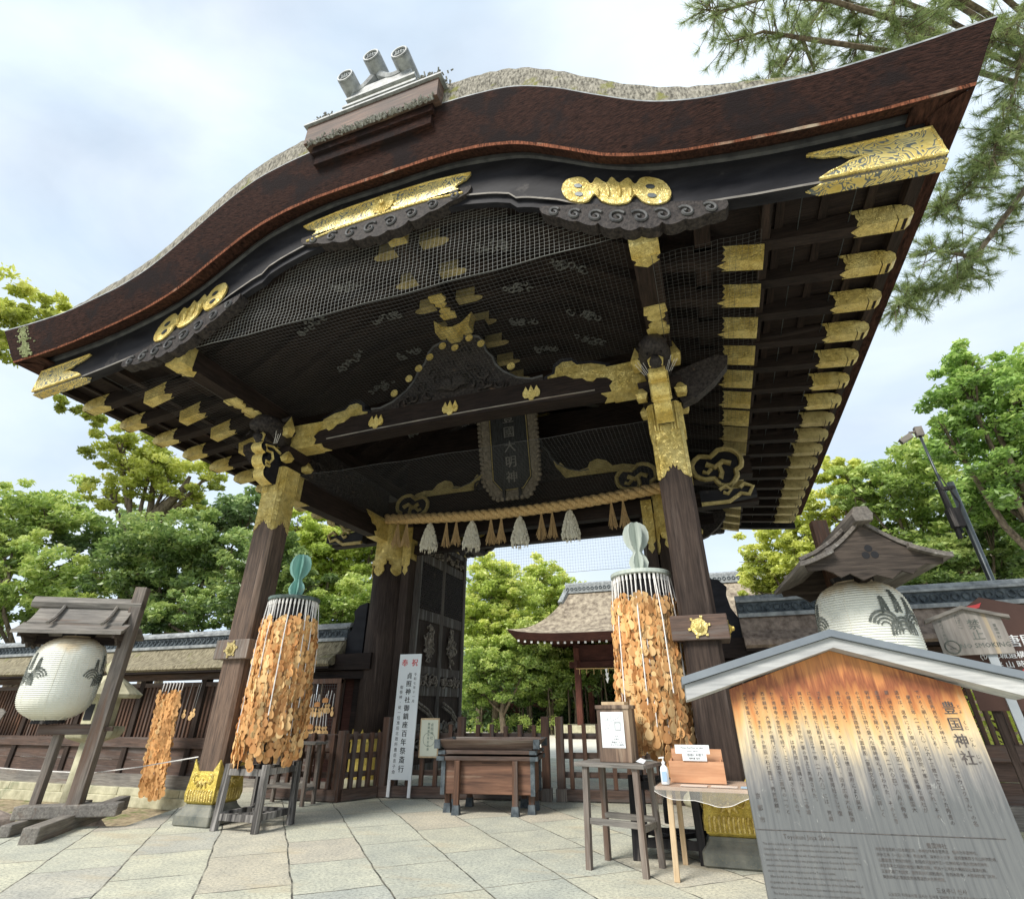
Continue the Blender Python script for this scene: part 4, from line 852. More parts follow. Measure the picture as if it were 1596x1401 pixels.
for i in range(5):
    p0=Vector((out[i][0],-.1,out[i][1])); p1=Vector((out[i+1][0],-.1,out[i+1][1])); n_=max(2,int((p1-p0).length/.11))
    for k in range(n_): c=p0.lerp(p1,(k+.5)/n_); b.lathe([(0,-.05),(.055,-.03),(.06,0),(.05,.04),(0,.05)],(c.x,c.y,c.z),7)
b.build('cloud_rim','tabf',fr_)
b=MB(); b.tube([(a*.94,-.05,z+.02) for a,z in inn],.012,5); b.build('inner_bead','goldd',fr_)
b=MB(); vert_text(b,'豊國大明神',.30,.37,(0,-.035,1.82),(1,0,0),(0,0,1),bold=1); b.build('lettering',plain('faded_letter_gilt',(.11,.11,.105),(.2,.19,.18),9,.6,0,0),tb)
b=MB()
for s in (-1,1): b.bbox((s*.2-.03,-.14,-.2),(s*.2+.03,.0,.06))
b.build('hook','blk',tb)
# ---------------------------------------------------------------- straw rope with tassels
rp_=thing('shimenawa','thick twisted straw rope strung across the gate with straw and white paper tassels','rope',(0,3.45,5.7))
def rz_(x): return -.17*(1-(x/3.5)**2)+.03+.05*max(0,-x/3.5)
q=MB(); xs=np.linspace(-3.45,3.5,300)
for k in range(3):
    q.tube([(x,.062*math.cos(x*11+k*2.094),rz_(x)+.062*math.sin(x*11+k*2.094)) for x in xs],.072,8)
q.build('twisted_rope','rope',rp_,smooth=True)
rn=random.Random(11)
for i,x in enumerate((-2.98,-1.62,-.46,.78,2.4)):
    for dx in (-.13,.13):
        q=MB(); L_=.62
        q.tube([(x+dx,0,rz_(x)-.05),(x+dx,0,rz_(x)-.2)],.02,6)
        for j in range(44):
            a=rn.uniform(0,6.28); r_=.11*rn.uniform(.1,1)**.5; q.tube([(x+dx+.01*math.cos(a),.01*math.sin(a),rz_(x)-.12),(x+dx+r_*.6*math.cos(a),r_*.6*math.sin(a),rz_(x)-.12-L_*.5),(x+dx+r_*math.cos(a)*1.15+rn.uniform(-.02,.02),r_*math.sin(a),rz_(x)-.12-L_*rn.uniform(.8,1))],.0065,3,cap=False)
        q.build('straw_tassel','straw',rp_)
for x in (-2.2,-1.08,.13,1.32):
    q=MB(); q.tube([(x,0,rz_(x)-.05),(x,0,rz_(x)-.2)],.012,5)
    for j in range(420):
        t=rn.uniform(0,1)**.8; a=rn.uniform(0,6.28); rr_=.215*(t**.6)*(1 if t<.85 else .85); p=Vector((x+rr_*math.cos(a),rr_*math.sin(a),rz_(x)-.12-.66*t))
        q.tube([p,p+Vector((.02*math.cos(a),.02*math.sin(a),-.02)),p+Vector((.012*math.cos(a),.012*math.sin(a),-.075))],[.008,.013,.004],4,cap=False)
    q.tube([(x,0,rz_(x)-.16),(x,0,rz_(x)-.42),(x,0,rz_(x)-.74)],[.03,.13,.16],10); q.build('paper_tassel','fluff',rp_)
# ---------------------------------------------------------------- roofed walls left and right
def wall(x0,x1,dz,name,label,thm,slats=True):
    t=thing(name,label,'wall',((x0+x1)/2,4,0)); cx=(x0+x1)/2; h=abs(x1-x0)/2; bb=lambda m,za,zb,ya,yb: m.bbox((-h,ya,za),(h,yb,zb))
    b=MB(); bb(b,-.52,-.3,-.34,.4); 
    n=int(2*h/1.9)
    for i in range(n): b.bbox((-h+i*2*h/n+.006,-.30,-.3),(-h+(i+1)*2*h/n-.006,.34,-.14+dz*.3))
    b.build('base_stone','stone',t,bevel=.015)
    b=MB(); bb(b,-.14+dz*.3,.12+dz,-.2,.14); b.build('sill','gx',t)
    b=MB(); bb(b,.12+dz,.40+dz,-.06,.02); bb(b,.41+dz,.68+dz,-.055,.02); b.build('board_panel','fx',t)
    b=MB(); bb(b,.68+dz,.90+dz,-.13,.1); b.build('rail','fx',t); b=MB(); bb(b,2.04+dz,2.14+dz,-.1,.1); b.build('rail','fx',t); b=MB(); bb(b,2.2+dz,2.34+dz,-.12,.1); b.build('rail','fx',t)
    b=MB(); n=int(2*h/.125)
    for i in range(n):
        x=-h+(i+.5)*2*h/n; b.bbox((x-.028,-.05,.9+dz),(x+.028,.02,2.04+dz))
    b.build('lattice','fw',t); b=MB()
    n=int(2*h/2.1)
    for i in range(n+1): x=-h+i*2*h/n; b.bbox((x-.08,-.11,.12+dz),(x+.08,.11,2.3+dz))
    b.build('stud','wz',t)
    b=MB(); b.plate([(-.78,2.42),(-.74,2.50),(-.4,2.70),(-.18,2.98),(.18,2.98),(.4,2.7),(.78,2.42),(.7,2.36),(0,2.62),(-.7,2.36)],(0,0,dz),(0,1,0),(0,0,1),2*h); b.build('bark_roof',thm,t,tri=True)
    b=MB(); bb(b,2.33+dz,2.41+dz,-.72,-.62); bb(b,2.34+dz,2.36+dz,-.62,.62)
    for i in range(int(2*h/.45)): x=-h+.2+i*.45; b.beam((x,-.68,2.37+dz),(x,0,2.56+dz),.06,.07)
    b.build('eave','wx',t)
    b=MB(); bb(b,2.96+dz,3.03+dz,-.26,.26); bb(b,3.24+dz,3.28+dz,-.23,.23); b.tube([(-h,0,3.29+dz),(h,0,3.29+dz)],.11,10); r=b.build('ridge_tile','tile',t)
    b=MB(); bb(b,3.03+dz,3.24+dz,-.17,.17)
    for i in range(int(2*h/.16)):
        x=-h+.08+i*.16
        for s in (-1,): b.tube([(x+.058*math.cos(a),s*.185,3.135+dz+.058*math.sin(a)) for a in np.linspace(0,2*pi,9)],.016,4)
    b.build('ridge_pattern','tiled',r)
    return t
wall(-34,-4.45,0,'roofed_wall','long mossy-roofed wooden lattice wall to the left of the gate','moss')
wall(4.45,24,.06,'roofed_wall','bark-roofed wooden lattice wall to the right of the gate, behind the signs','thatch2')
# ---------------------------------------------------------------- picket barriers
def barrier(a,b,label,tall=(),n=None,h=1.12,ph=1.36,pairs=(),grp='wooden picket barriers across the gateway'):
    a=Vector((*a,0));b=Vector((*b,0)); L_=(b-a).length; rz=math.atan2(b.y-a.y,b.x-a.x); t=thing('picket_barrier',label,'barrier',a,rz,grp)
    n=n or int(L_/.262); q=MB()
    q.bbox((0,-.09,.015),(L_,.09,.19)); q.build('sill','fx',t,bevel=.01)
    for za,zb_ in ((.36,.45),(.66,.76),(.98,1.08)): q=MB(); q.bbox((0,.035,za),(L_,.09,zb_)); q.build('rail','fx',t)
    rn=random.Random(int(L_*100))
    for i in range(n+1):
        x=i*L_/n
        if any(abs(x-p)<.13 for p in tall): continue
        q=MB(); hh=h+.1+rn.uniform(-.02,.02); q.bbox((x-.04,-.045,.19),(x+.04,.033,hh)); q.build('picket','fw',t,bevel=.008)
    for p in tall:
        q=MB(); q.bbox((p-.075,-.075,.0),(p+.075,.075,ph)); q.build('post','fw',t,bevel=.01)
        if p in pairs: q=MB(); q.bbox((p-.1,-.11,0),(p+.1,.11,.2)); q.build('post_foot','gz',t,bevel=.01)
    return t
A_=Vector((-2.72,3.12)); dF=Vector((1.75+2.72,3.80-3.12)).normalized()
pt=lambda d:(A_.x+dF.x*d,A_.y+dF.y*d)
barrier(pt(0),pt(3.36),'wide wooden picket barrier with tall posts behind the offering box',tall=(.05,1.62,3.30),pairs=(3.30,))
barrier(pt(3.52),pt(5.9),'wooden picket barrier to the right of the offering box, behind the notice box',tall=(.06,2.34),pairs=(.06,))
barrier((-3.1,2.36),(-2.78,3.05),'short slanting picket barrier joining the long barrier to the left one',tall=(),n=4,h=1.0)
barrier((-4.75,2.30),(-3.12,2.33),'dark picket barrier behind the small stool to the left of the pillar',tall=(1.6,),n=7,h=.98,ph=1.14)
# ---------------------------------------------------------------- offering box
ob=thing('offering_box','long wooden offering box with splayed slatted top standing before the picket barrier','offering box',(-.02,2.3,0),math.atan2(.15,1))
b=MB(); b.bbox((-.78,-.36,.27),(.74,.36,.80)); bd=b.build('body',wood('box_planks',(.07,.032,.02),(.27,.14,.085),'x',scale=9,bs=.4,worn=(.33,.24,.17),wornpos=(.6,.75)),ob,bevel=.008)
b=MB(); b.bbox((-.86,-.44,.74),(.82,.44,.80)); b.bbox((-.84,-.42,.83),(.80,.42,.885)); b.build('moulding','fx',bd,bevel=.006)
b=MB(); 
for s in (-1,1):
    b.add([(-.76,s*.34,.885),(.72,s*.34,.885),(.88,s*.50,1.04),(-.92,s*.50,1.04),(-.76,s*.31,.885),(.72,s*.31,.885),(.88,s*.47,1.045),(-.92,s*.47,1.045)],[(0,1,2,3),(7,6,5,4),(3,2,6,7)])
    xx=lambda x:x-.02
    b.add([(s*.74-.02,-.34,.885),(s*.74-.02,.34,.885),(s*.90-.02,.50,1.04),(s*.90-.02,-.50,1.04),(s*.71-.02,-.34,.885),(s*.71-.02,.34,.885),(s*.87-.02,.50,1.045),(s*.87-.02,-.50,1.045)],[(0,1,2,3),(7,6,5,4),(3,2,6,7)])
b.build('splayed_top',wood('box_top_wood',(.10,.065,.05),(.26,.19,.155),'x',scale=12,worn=(.36,.32,.28),wornpos=(.55,.72)),ob)
b=MB()
for i in range(22): x=-.7+i*.065; b.plate([(-.02,0),(0,.025),(.02,0)],(x,0,.93),(1,0,0),(0,0,1),.66)
b.build('grille','gy',ob)
for x,y in ((-.78,-.36),(.74,-.36),(.74,.36),(-.78,.36)):
    b=MB(); b.box((x,y,.52),(.07,.07,.52)); b.box((x*1.05,y*1.12,.77),(.13,.13,.06)); b.box((x*1.03,y*1.1,.857),(.12,.12,.055)); b.box((x*1.12,y*1.28,.98),(.1,.1,.13)); b.build('corner_plate','tiled',bd)

for i,(x,y) in enumerate(((-.52,-.43),(.46,-.43),(.46,.43),(-.52,.43),(-.73,-.2),(.69,-.2),(.69,.22),(-.73,.22))):
    b=MB(); top=.74 if i<4 else .27; b.bbox((x-.045,y-.045,.12),(x+.045,y+.045,top)); l=b.build('leg','fw',ob,bevel=.008)
    b=MB(); b.box((x,y,.065),(.13,.13,.13),taper=(.8,.8)); b.build('foot_cap','tiled',l)
b=MB(); b.bbox((-.12,-.3655,.70),(.14,-.36,.706)); b.build('slot','ink',bd)
# ---------------------------------------------------------------- banner sign
bs=thing('banner_sign','tall white banner board with vertical black writing leaning on the barrier','sign',(-2.50,3.02,.02)); bs.rotation_euler=(R(-2.0),R(0),R(3))
b=MB(); b.bbox((0,-.015,.28),(.5,.015,2.52)); pn=b.build('panel','white',bs,bevel=.003)
for x in (0.0,.44): b=MB(); b.bbox((x,-.012,0),(x+.06,.02,.3)); b.build('leg','wpaint',bs)
b=MB(); put_text(b,'奉',.15,(.13,-.0155,2.34),(1,0,0),(0,0,1),bold=1); put_text(b,'祝',.15,(.36,-.0155,2.34),(1,0,0),(0,0,1),bold=1); b.build('red_lettering','red',pn)
b=MB(); vert_text(b,'令和七年十一月',.062,.083,(.40,-.0155,2.12),(1,0,0),(0,0,1)); vert_text(b,'貞照神社御鎮座百年祭斎行',.125,.149,(.265,-.0155,2.09),(1,0,0),(0,0,1),bold=1); vert_text(b,'御祭神・従一位准后北政所豊臣吉子命',.072,.0925,(.11,-.0155,1.88),(1,0,0),(0,0,1)); b.build('lettering','ink',pn)
# framed poster
fp=thing('framed_poster','small wood-framed paper poster fixed to the barrier right of the white banner','poster',(-1.93,3.14,.66)); fp.rotation_euler=(0,0,R(8))
b=MB(); b.bbox((0,0,0),(.40,.02,.68)); b.build('frame','pine_t',fp,bevel=.004)
b=MB(); b.bbox((.025,-.006,.03),(.375,-.001,.65)); pp_=b.build('paper',plain('cream_paper',(.68,.70,.58),None,5,.7,0,0),fp)
b=MB(); vert_text(b,'貞照神社',.062,.075,(.255,-.007,.56),(1,0,0),(0,0,1)); vert_text(b,'御鎮座百年記念祭',.046,.062,(.185,-.007,.575),(1,0,0),(0,0,1),bold=1)
b.tube([(.2+.12*math.cos(t),-.007,.31+.12*math.sin(t)) for t in np.linspace(0,2*pi,25)],.0035,4); b.build('printing',plain('faint_print',(.16,.22,.17),None,5,.7,0,0),pp_)
# ---------------------------------------------------------------- gourd racks
def gourd_poly(w=.062,h=.21,n=20):
    P=[]
    for i in range(n):
        t=2*pi*i/n; P.append((w*math.cos(t),w*1.08*math.sin(t)))
    # lower bulb, waist, upper bulb traced as one outline (tip down)
    out=[(0,-.128),(.032,-.121),(.054,-.098),(.063,-.066),(.056,-.034),(.036,-.010),(.017,.010),(.018,.022),(.034,.036),(.040,.056),(.031,.078),(.012,.092),(-.012,.092),(-.031,.078),(-.040,.056),(-.034,.036),(-.018,.022),(-.017,.010),(-.036,-.010),(-.056,-.034),(-.063,-.066),(-.054,-.098),(-.032,-.121)]
    return [(a*w/.062*.84,b*h/.215*.88) for a,b in out]
GP=gourd_poly()
def gourd_mesh(matn,txt):
    q=MB(); q.plate(GP,(0,0,0),(1,0,0),(0,0,1),.006,mi=0)
    m=len(q.f)
    if txt:
        for k in range(3):
            for j in range(4): q.bbox((-.026+k*.021,-.0038,-.095+j*.017),(-.017+k*.021,-.0032,-.085+j*.017),mi=1)
        q.tube([(.003*math.cos(t),-.004,.078+.003*math.sin(t)) for t in (0,2,4,6.28)],.0015,3,mi=1)
    o=q.build('tmp',[matn,'ink']); me=o.data; bpy.data.objects.remove(o); return me
GM=[gourd_mesh('ema',1),gourd_mesh('ema2',1),gourd_mesh('ema3',1),gourd_mesh('ema2',0)]
def add_gourd(me,loc,rot,label,group):
    o=bpy.data.objects.new('gourd_plaque',me); COL.objects.link(o); o.location=loc; o.rotation_euler=rot; return tag(o,label,'votive plaque',group)
GS=.92
M['dkcop']=plain('dark_patinated_rim',(.03,.035,.035),(.16,.22,.20),6,.5,0,.2,20)
def rack(cx,cy,label,side,seed,nshow,blackstand=False,bot=.95):
    t=thing('gourd_rack',label,'rack',(cx,cy,0)); z=3.17; Rr=.415
    q=MB(); q.lathe([(Rr,-.03),(Rr+.012,-.02),(Rr+.012,.02),(Rr,.03),(Rr*.55,.06),(.08,.075)],(0,0,z),40); ring=q.build('ring_cover','copg' if blackstand else M['dkcop'],t,smooth=False)
    q=MB(); q.lathe([(.40,-.34),(.36,-.33),(.33,-.02),(.39,-.02)],(0,0,z),30); q.build('drum','blk',ring)
    q=MB(); q.lathe([(.055,.3),(.055,z)],(0,0,0),10); q.build('pole','blk',t)
    q=MB(); prof=[(0,.72),(.09,.71),(.16,.66),(.20,.56),(.195,.46),(.155,.37),(.085,.30),(.07,.27),(.085,.24),(.125,.19),(.15,.12),(.13,.05),(.09,.0)]
    pl=[(a*.95,b) for a,b in prof]+[(-a*.95,b) for a,b in prof[::-1]]
    a0=R(20) if side<0 else R(4)
    for k in range(3):
        a=a0+k*pi/3; q.plate(pl,(0,0,z+.075),(math.cos(a),math.sin(a),0),(0,0,1),.014)
    q.build('gourd_finial','copg' if blackstand else 'copper',t,tri=True)
    # stand: four legs with rails top and bottom
    hw=.34; hh=.80
    lm='blk' if blackstand else 'blkg'
    for sx_,sy_ in ((-1,-1),(1,-1),(1,1),(-1,1)):
        q=MB(); q.beam((sx_*(hw+.02),sy_*(hw+.02),0),(sx_*hw,sy_*hw,hh),.085,.085,up=(0,1,0)); q.build('leg',lm,t,bevel=.006)
    for zz in (.16,.70):
        q=MB()
        for s in (-1,1): q.beam((-hw,s*hw,zz),(hw,s*hw,zz),.05,.08); q.beam((s*hw,-hw,zz+.01),(s*hw,hw,zz+.01),.05,.08)
        q.beam((-hw,-hw,zz),(hw,hw,zz),.05,.05); q.beam((-hw,hw,zz),(hw,-hw,zz),.05,.05)
        q.build('rail_frame',lm,t)
    rn=random.Random(seed)
    cords=MB(); col=[]
    ns=38
    camv=Vector((3.878,-7.835,1.5))-Vector((cx,cy,2)); ca=math.atan2(camv.y,camv.x)
    near=[];far=[]
    for i in range(ns):
        a=2*pi*i/ns; rr_=Rr*.93
        p0=Vector((cx+rr_*math.cos(a),cy+rr_*math.sin(a),z-.05)); spread=rn.uniform(.92,1.26) if side<0 else rn.uniform(.84,1.2)
        zb=bot+rn.uniform(-.14,.30); p1=Vector((cx+rr_*spread*math.cos(a),cy+rr_*spread*math.sin(a),zb))
        cords.tube([p0+Vector((0,0,.03)),p0-Vector((0,0,.06)),p0-Vector((0,0,.07)),p0.lerp(p1,.12),p1.lerp(p0,.08)],[.016,.017,.009,.006,.006],5)
        cords.tube([p0-Vector((0,0,.02)),p0-Vector((0,0,.24))],[.012,.006],5)
        if i%4==0: o_=Vector((math.cos(a),math.sin(a),0))*.075; cords.tube([p0+o_*.3,p0.lerp(p1,.3)+o_,p0.lerp(p1,rn.uniform(.5,.95))+o_],[.009,.009,.008],5)
        for h_ in range(2):
            w=Vector((-math.sin(a),math.cos(a),0))*(.03*(1 if h_ else -1)); nn=Vector((math.cos(a),math.sin(a),0))
            zt=z-.34-rn.uniform(0,.14); zz=zt; lump=0
            while zz>zb+.02:
                f=(z-zz)/(z-zb); c=p0.lerp(p1,f)+w*(1+.6*f)+nn*rn.uniform(-.05,.06)+Vector((-math.sin(a),math.cos(a),0))*rn.gauss(0,.012); c.z=zz
                face=a+pi/2+rn.gauss(0,.5); fr_=math.cos(a-ca)
                (near if fr_>-.15 else far).append((fr_+rn.uniform(0,.12),c,(rn.gauss(.07,.05),rn.gauss(0,.07),face),rn.random()))
                zz-=rn.choice((.032,.042,.055,.07,.028)) if rn.random()<.95 else .2
    cords.v=[(v[0]-cx,v[1]-cy,v[2]) for v in cords.v]; cords.build('cord','cord',t)
    near.sort(key=lambda e:-e[0]); rn.shuffle(near) if 0 else None
    step=max(1,len(near)//nshow); chosen=near[:nshow]; rest=near[nshow:]+far
    # keep the individual plaques spread over the visible side
    idx=set(int(i*len(near)*.75/nshow) for i in range(nshow)); chosen=[near[i] for i in sorted(idx)]; rest=[e for i,e in enumerate(near) if i not in idx]+far
    word='left' if side<0 else 'right'
    for f_,c,ro,r_ in chosen: add_gourd(GM[0 if r_<.42 else 1 if r_<.74 else 2 if r_<.92 else 3],c,ro,'orange gourd-shaped wooden votive plaque hanging in the dense cluster on the %s round rack'%word,'gourd plaques on the %s rack'%word)
    vs=[];fs=[];mi=[]; g1=GP; q=MB()
    for f_,c,ro,r_ in rest:
        from mathutils import Euler
        mt=Euler(ro).to_matrix(); q.plate(g1,c,mt@Vector((1,0,0)),mt@Vector((0,0,1)),.006,mi=0 if r_<.42 else 1 if r_<.78 else 2)
    o=q.build('gourd_plaque_mass',['ema','ema2','ema3']); o['kind']='stuff'; o['label']='mass of gourd-shaped plaques on the %s rack'%word
    return t
M['blkg']=wood('worn_black_stand',(.02,.02,.022),(.11,.105,.10),'z',worn=(.34,.32,.30),wornpos=(.45,.62))
rack(-2.85,-.06,'round rack of hanging gourd plaques with green gourd finial by the left front pillar',-1,21,118,False,.93)
rack(3.06,.12,'round rack of hanging gourd plaques with pale gourd finial by the right front pillar',1,22,118,True,.98)
# strings of plaques hanging on the left wall, lattice panel with fresh plaques
wl=thing('plaque_strings','bundle of white cords hanging from the left wall lattice','cord bundle',(-8.95,3.25,0))
q=MB(); rn=random.Random(31)
cnt=0; restq=MB()
for i in range(7):
    x=-9.25+i*.105; x2=x; 
    q.tube([(x+8.95,0.0,2.12),(x+8.95+.01,-.02,1.9),(x2+9.2,-.03,-.05)],[.014,.008,.006],5)
    zz=1.88-rn.uniform(0,.1); k=0
    while zz>-.22+rn.uniform(0,.06):
        c=Vector((x+.26*(1.9-zz)/2.1+rn.gauss(0,.02)+.03*(k%2),3.25-.05-rn.uniform(0,.05),zz)); ro=(rn.gauss(.08,.08),rn.gauss(0,.14),rn.gauss(.35,.4)); r_=rn.random()
        if k%3==0 and cnt<44: add_gourd(GM[0 if r_<.5 else 1 if r_<.8 else 2],c,ro,'orange gourd-shaped plaque hanging in the long bundle on the left wall','gourd plaques on the left wall'); cnt+=1
        else:
            from mathutils import Euler
            mt=Euler(ro).to_matrix(); restq.plate(GP,c,mt@Vector((1,0,0)),mt@Vector((0,0,1)),.006)
        zz-=rn.uniform(.03,.06); k+=1
q.build('cord','cord',wl); o=restq.build('gourd_plaque_mass','ema'); o['kind']='stuff'; o['label']='mass of gourd plaques in the bundle on the left wall'
for j,(x,z) in enumerate(((-8.42,1.44),(-8.2,1.4),(-8.13,1.46))):
    c=Vector((x,3.3,z)); o=add_gourd(GM[1],c,(0,0,.2),'single gourd plaque on a dark string just left of the front pillar','single plaques beside the left pillar'); q=MB(); q.tube([(0,0,.08),(0,.05,.66)],.006,4); q.build('cord','wire',o)
pl=thing('votive_rack','dark lattice panel hung with pale gourd plaques left of the main pillar','panel',(-4.68,3.42,0))
q=MB(); q.bbox((-.6,-.03,.86),(-.5,.05,2.1)); q.bbox((.46,-.03,.86),(.56,.05,2.1)); q.bbox((-.6,-.04,.78),(.56,.06,.92)); q.bbox((-.6,-.04,2.02),(.56,.06,2.12)); q.build('frame','fw',pl)
q=MB(); 
for i in range(16): q.bbox((-.5+i*.062,-.005,.92),(-.494+i*.062,.003,2.03))
for i in range(17): q.bbox((-.5,-.004,.94+i*.065),(.46,.002,.946+i*.065))
q.build('wire_grid','wire2',pl)
for r_,(zr,n_) in enumerate(((1.50,11),(1.08,10))):
    for i in range(n_):
        x=-5.08+i*.083+rnd.uniform(-.01,.01); c=Vector((x,3.36-.02*(i%2),zr+rnd.uniform(-.05,.04))); o=add_gourd(GM[3 if i%3 else 1],c,(.05,rnd.uniform(-.15,.15),rnd.uniform(-.4,.4)),'pale gourd plaque hanging on a white cord in the %s row of the lattice panel'%('upper' if r_==0 else 'lower'),'pale gourd plaques on the lattice panel')
        q=MB(); q.tube([(0,0,.08),(.01,.02,.34)],.008,5); q.build('cord','cord',o)
for x,z in ((-4.93,1.62),(-4.62,1.6),(-4.42,1.68),(-4.72,1.17)):
    q=MB(); q.plate([(-.075,-.045),(.075,-.045),(.075,.03),(0,.06),(-.075,.03)],(0,0,0),(1,0,0),(0,0,1),.01); o=q.build('house_plaque','ema3'); o.location=(x,3.31,z); tag(o,'small brown house-shaped wooden plaque hanging on the lattice panel','votive plaque','house-shaped plaques on the lattice panel')
# small stool table behind left rack
stl=thing('stool_table','narrow weathered stool table standing against the left picket barrier','table',(-3.86,1.86,0),R(2))
q=MB(); q.bbox((-.56,-.2,.93),(.56,.2,.97)); q.build('table_top','gx',stl,bevel=.006)
for x,y in ((-.42,-.15),(.42,-.15),(.42,.15),(-.42,.15)): q=MB(); q.beam((x*1.06,y*1.1,0),(x,y,.93),.06,.06,up=(0,1,0)); q.build('leg','gz',stl)
q=MB(); q.beam((-.43,-.15,.28),(.43,-.15,.28),.035,.05); q.beam((-.43,.15,.28),(.43,.15,.28),.035,.05); q.beam((-.43,-.15,.24),(-.43,.15,.24),.035,.05); q.beam((.43,-.15,.24),(.43,.15,.24),.035,.05); q.build('stretcher','gx',stl)
# ---------------------------------------------------------------- notice box on a stool, light table
nt_=thing('stool_table','tall weathered stool table carrying the notice box','table',(2.63,-.66,0),R(-14))
q=MB(); q.bbox((-.42,-.26,.92),(.42,.3,.96)); q.build('table_top','gx',nt_,bevel=.006)
for x,y in ((-.30,-.2),(.30,-.2),(.30,.24),(-.30,.24)): q=MB(); q.beam((x*1.05,y*1.08,0),(x,y,.92),.06,.06,up=(0,1,0)); q.build('leg','gz',nt_)
q=MB(); q.beam((-.3,-.2,.42),(.3,-.2,.42),.04,.055); q.beam((-.3,.24,.42),(.3,.24,.42),.04,.055); q.beam((.3,-.2,.38),(.3,.24,.38),.04,.055); q.build('stretcher','gx',nt_)
nb=thing('notice_box','upright dark wooden box with a white diagram sheet on its front','box',(2.66,-.62,.962),R(-6))
q=MB(); q.bbox((-.19,-.15,0),(.19,.15,.56)); q.bbox((-.205,-.165,.53),(.205,.165,.57)); bo=q.build('body',wood('burnt_box_wood',(.05,.035,.028),(.24,.16,.11),'z',scale=16,worn=(.40,.30,.21),wornpos=(.52,.66)),nb,bevel=.006)
q=MB(); q.bbox((-.14,-.1,.57),(.14,.1,.605)); q.build('lid','pine_t',nb,bevel=.004)
q=MB(); q.bbox((-.145,-.154,.14),(.125,-.151,.50)); sh=q.build('sheet','white',nb)
q=MB()
def seg(a,b,w=.002): q.beam((a[0],-.1555,a[1]),(b[0],-.1555,b[1]),w,.0015,up=(0,1,0))
for a,c in (((-.12,.45),(-.10,.38)),((-.1,.47),(-.08,.44)),((-.05,.47),(-.07,.40)),((-.02,.47),(-.03,.41)),((-.03,.40),(.02,.42)),((.02,.42),(.07,.44)),((.07,.44),(.1,.48)),((-.11,.32),(-.04,.34)),((-.1,.24),(-.1,.2)),((-.1,.2),(-.06,.2)),((-.1,.25),(-.05,.25))): seg(a,c)
for x0,z0,w,h in ((-.085,.36,.04,.06),(.015,.31,.075,.085),(.025,.318,.055,.07)):
    for a,c in (((x0,z0),(x0+w,z0)),((x0+w,z0),(x0+w,z0+h)),((x0+w,z0+h),(x0,z0+h)),((x0,z0+h),(x0,z0))): seg(a,c)
for z,t in ((.255,'②③'),(.225,'お参り'),(.195,'奉納はこちら'),(.17,'ひょうたん絵馬')): put_text(q,t,.022,(.03,-.1545,z),(1,0,0),(0,0,1))
q.build('diagram','ink',sh)
tb2=thing('folding_table','light wooden table with clear vinyl cover beside the right front pillar','table',(3.56,-.62,0),R(-3))
q=MB(); q.bbox((-.47,-.40,.745),(.62,.36,.775)); q.build('table_top','cedart',tb2,bevel=.004)
for x,y in ((-.34,-.33),(.5,-.33),(.5,.3),(-.34,.3)): q=MB(); q.beam((x*1.05+.0,y*1.15,0),(x,y,.745),.055,.04,up=(0,1,0)); q.build('leg','pine_t',tb2,bevel=.004)
q=MB(); n=26
pf=[(-.5+.02+i*(1.13/n),-.405-.012*math.sin(i*1.9),.735-.095*math.sin(min(pi,i*.125))-.02*math.sin(i*.5)) for i in range(n+1)]
for i in range(n):
    a=pf[i];c=pf[i+1]; q.add([(a[0],-.404,.778),(c[0],-.404,.778),c,a],[(0,1,2,3)])
pl_=[(-.475-.012*math.sin(i*1.7),-.405+i*(.78/14),.60-.1*math.sin(i*.35)) for i in range(15)]
for i in range(14):
    a=pl_[i];c=pl_[i+1]; q.add([(-.474,a[1],.778),(-.474,c[1],.778),c,a],[(0,1,2,3)])
q.add([(-.474,-.404,.7785),(.63,-.404,.7785),(.63,.36,.7785),(-.474,.36,.7785)],[(0,1,2,3)]); q.build('vinyl_cover','vinyl',tb2)
q=MB(); q.tube([(a[0],a[1],a[2]) for a in pf],.0028,4); q.build('cover_hem','cord',tb2)
pb=thing('pamphlet_box','plain orange wooden pamphlet box standing on the light table','box',(3.50,-.62,.783),R(-2))
q=MB(); q.bbox((-.29,-.05,0),(.29,-.035,.20)); q.bbox((-.26,.07,0),(.28,.085,.31)); q.bbox((-.27,-.035,0),(-.255,.07,.22)); q.bbox((.255,-.035,0),(.27,.07,.22)); q.bbox((-.27,-.035,0),(.27,.07,.012)); q.build('body','cedar',pb,bevel=.002)
for i,(x0,x1,z0,z1,tx) in enumerate(((-.20,.165,.27,.355,'Please feel free to take'),(-.13,.125,.205,.285,'ご自由にお取り'))):
    q=MB(); q.bbox((x0,-.06-.003*i,z0),(x1,-.057-.003*i,z1)); s_=q.build('notice_card','white',pb); q=MB(); put_text(q,tx,.03 if i else .026,((x0+x1)/2,-.0605-.003*i,(z0+z1)/2+.015),(1,0,0),(0,0,1)); put_text(q,'御祈願 受付' if i else 'Votive tablets',.022,((x0+x1)/2,-.0605-.003*i,(z0+z1)/2-.018),(1,0,0),(0,0,1)); q.build('printing','ink',s_)
for i,(x,w,c_) in enumerate(((3.46,.27,(.62,.52,.45)),(3.76,.26,(.66,.56,.48)),(4.02,.2,(.40,.52,.62)))):
    q=MB(); q.bbox((-w/2,-.08,0),(w/2,.07,.002)); o=q.build('instruction_sheet',plain('printed_sheet_%d'%i,c_,tuple(min(1,k*1.25) for k in c_),18,.5,0,0,None,(1,6,1))); o.location=(x,-.88,.781); o.rotation_euler=(0,0,R(-3)); tag(o,('reddish printed sheet under the vinyl beside the bottle','reddish printed sheet under the vinyl in the middle of the table','blue printed sheet under the vinyl next to the signboard')[i],'sheet')
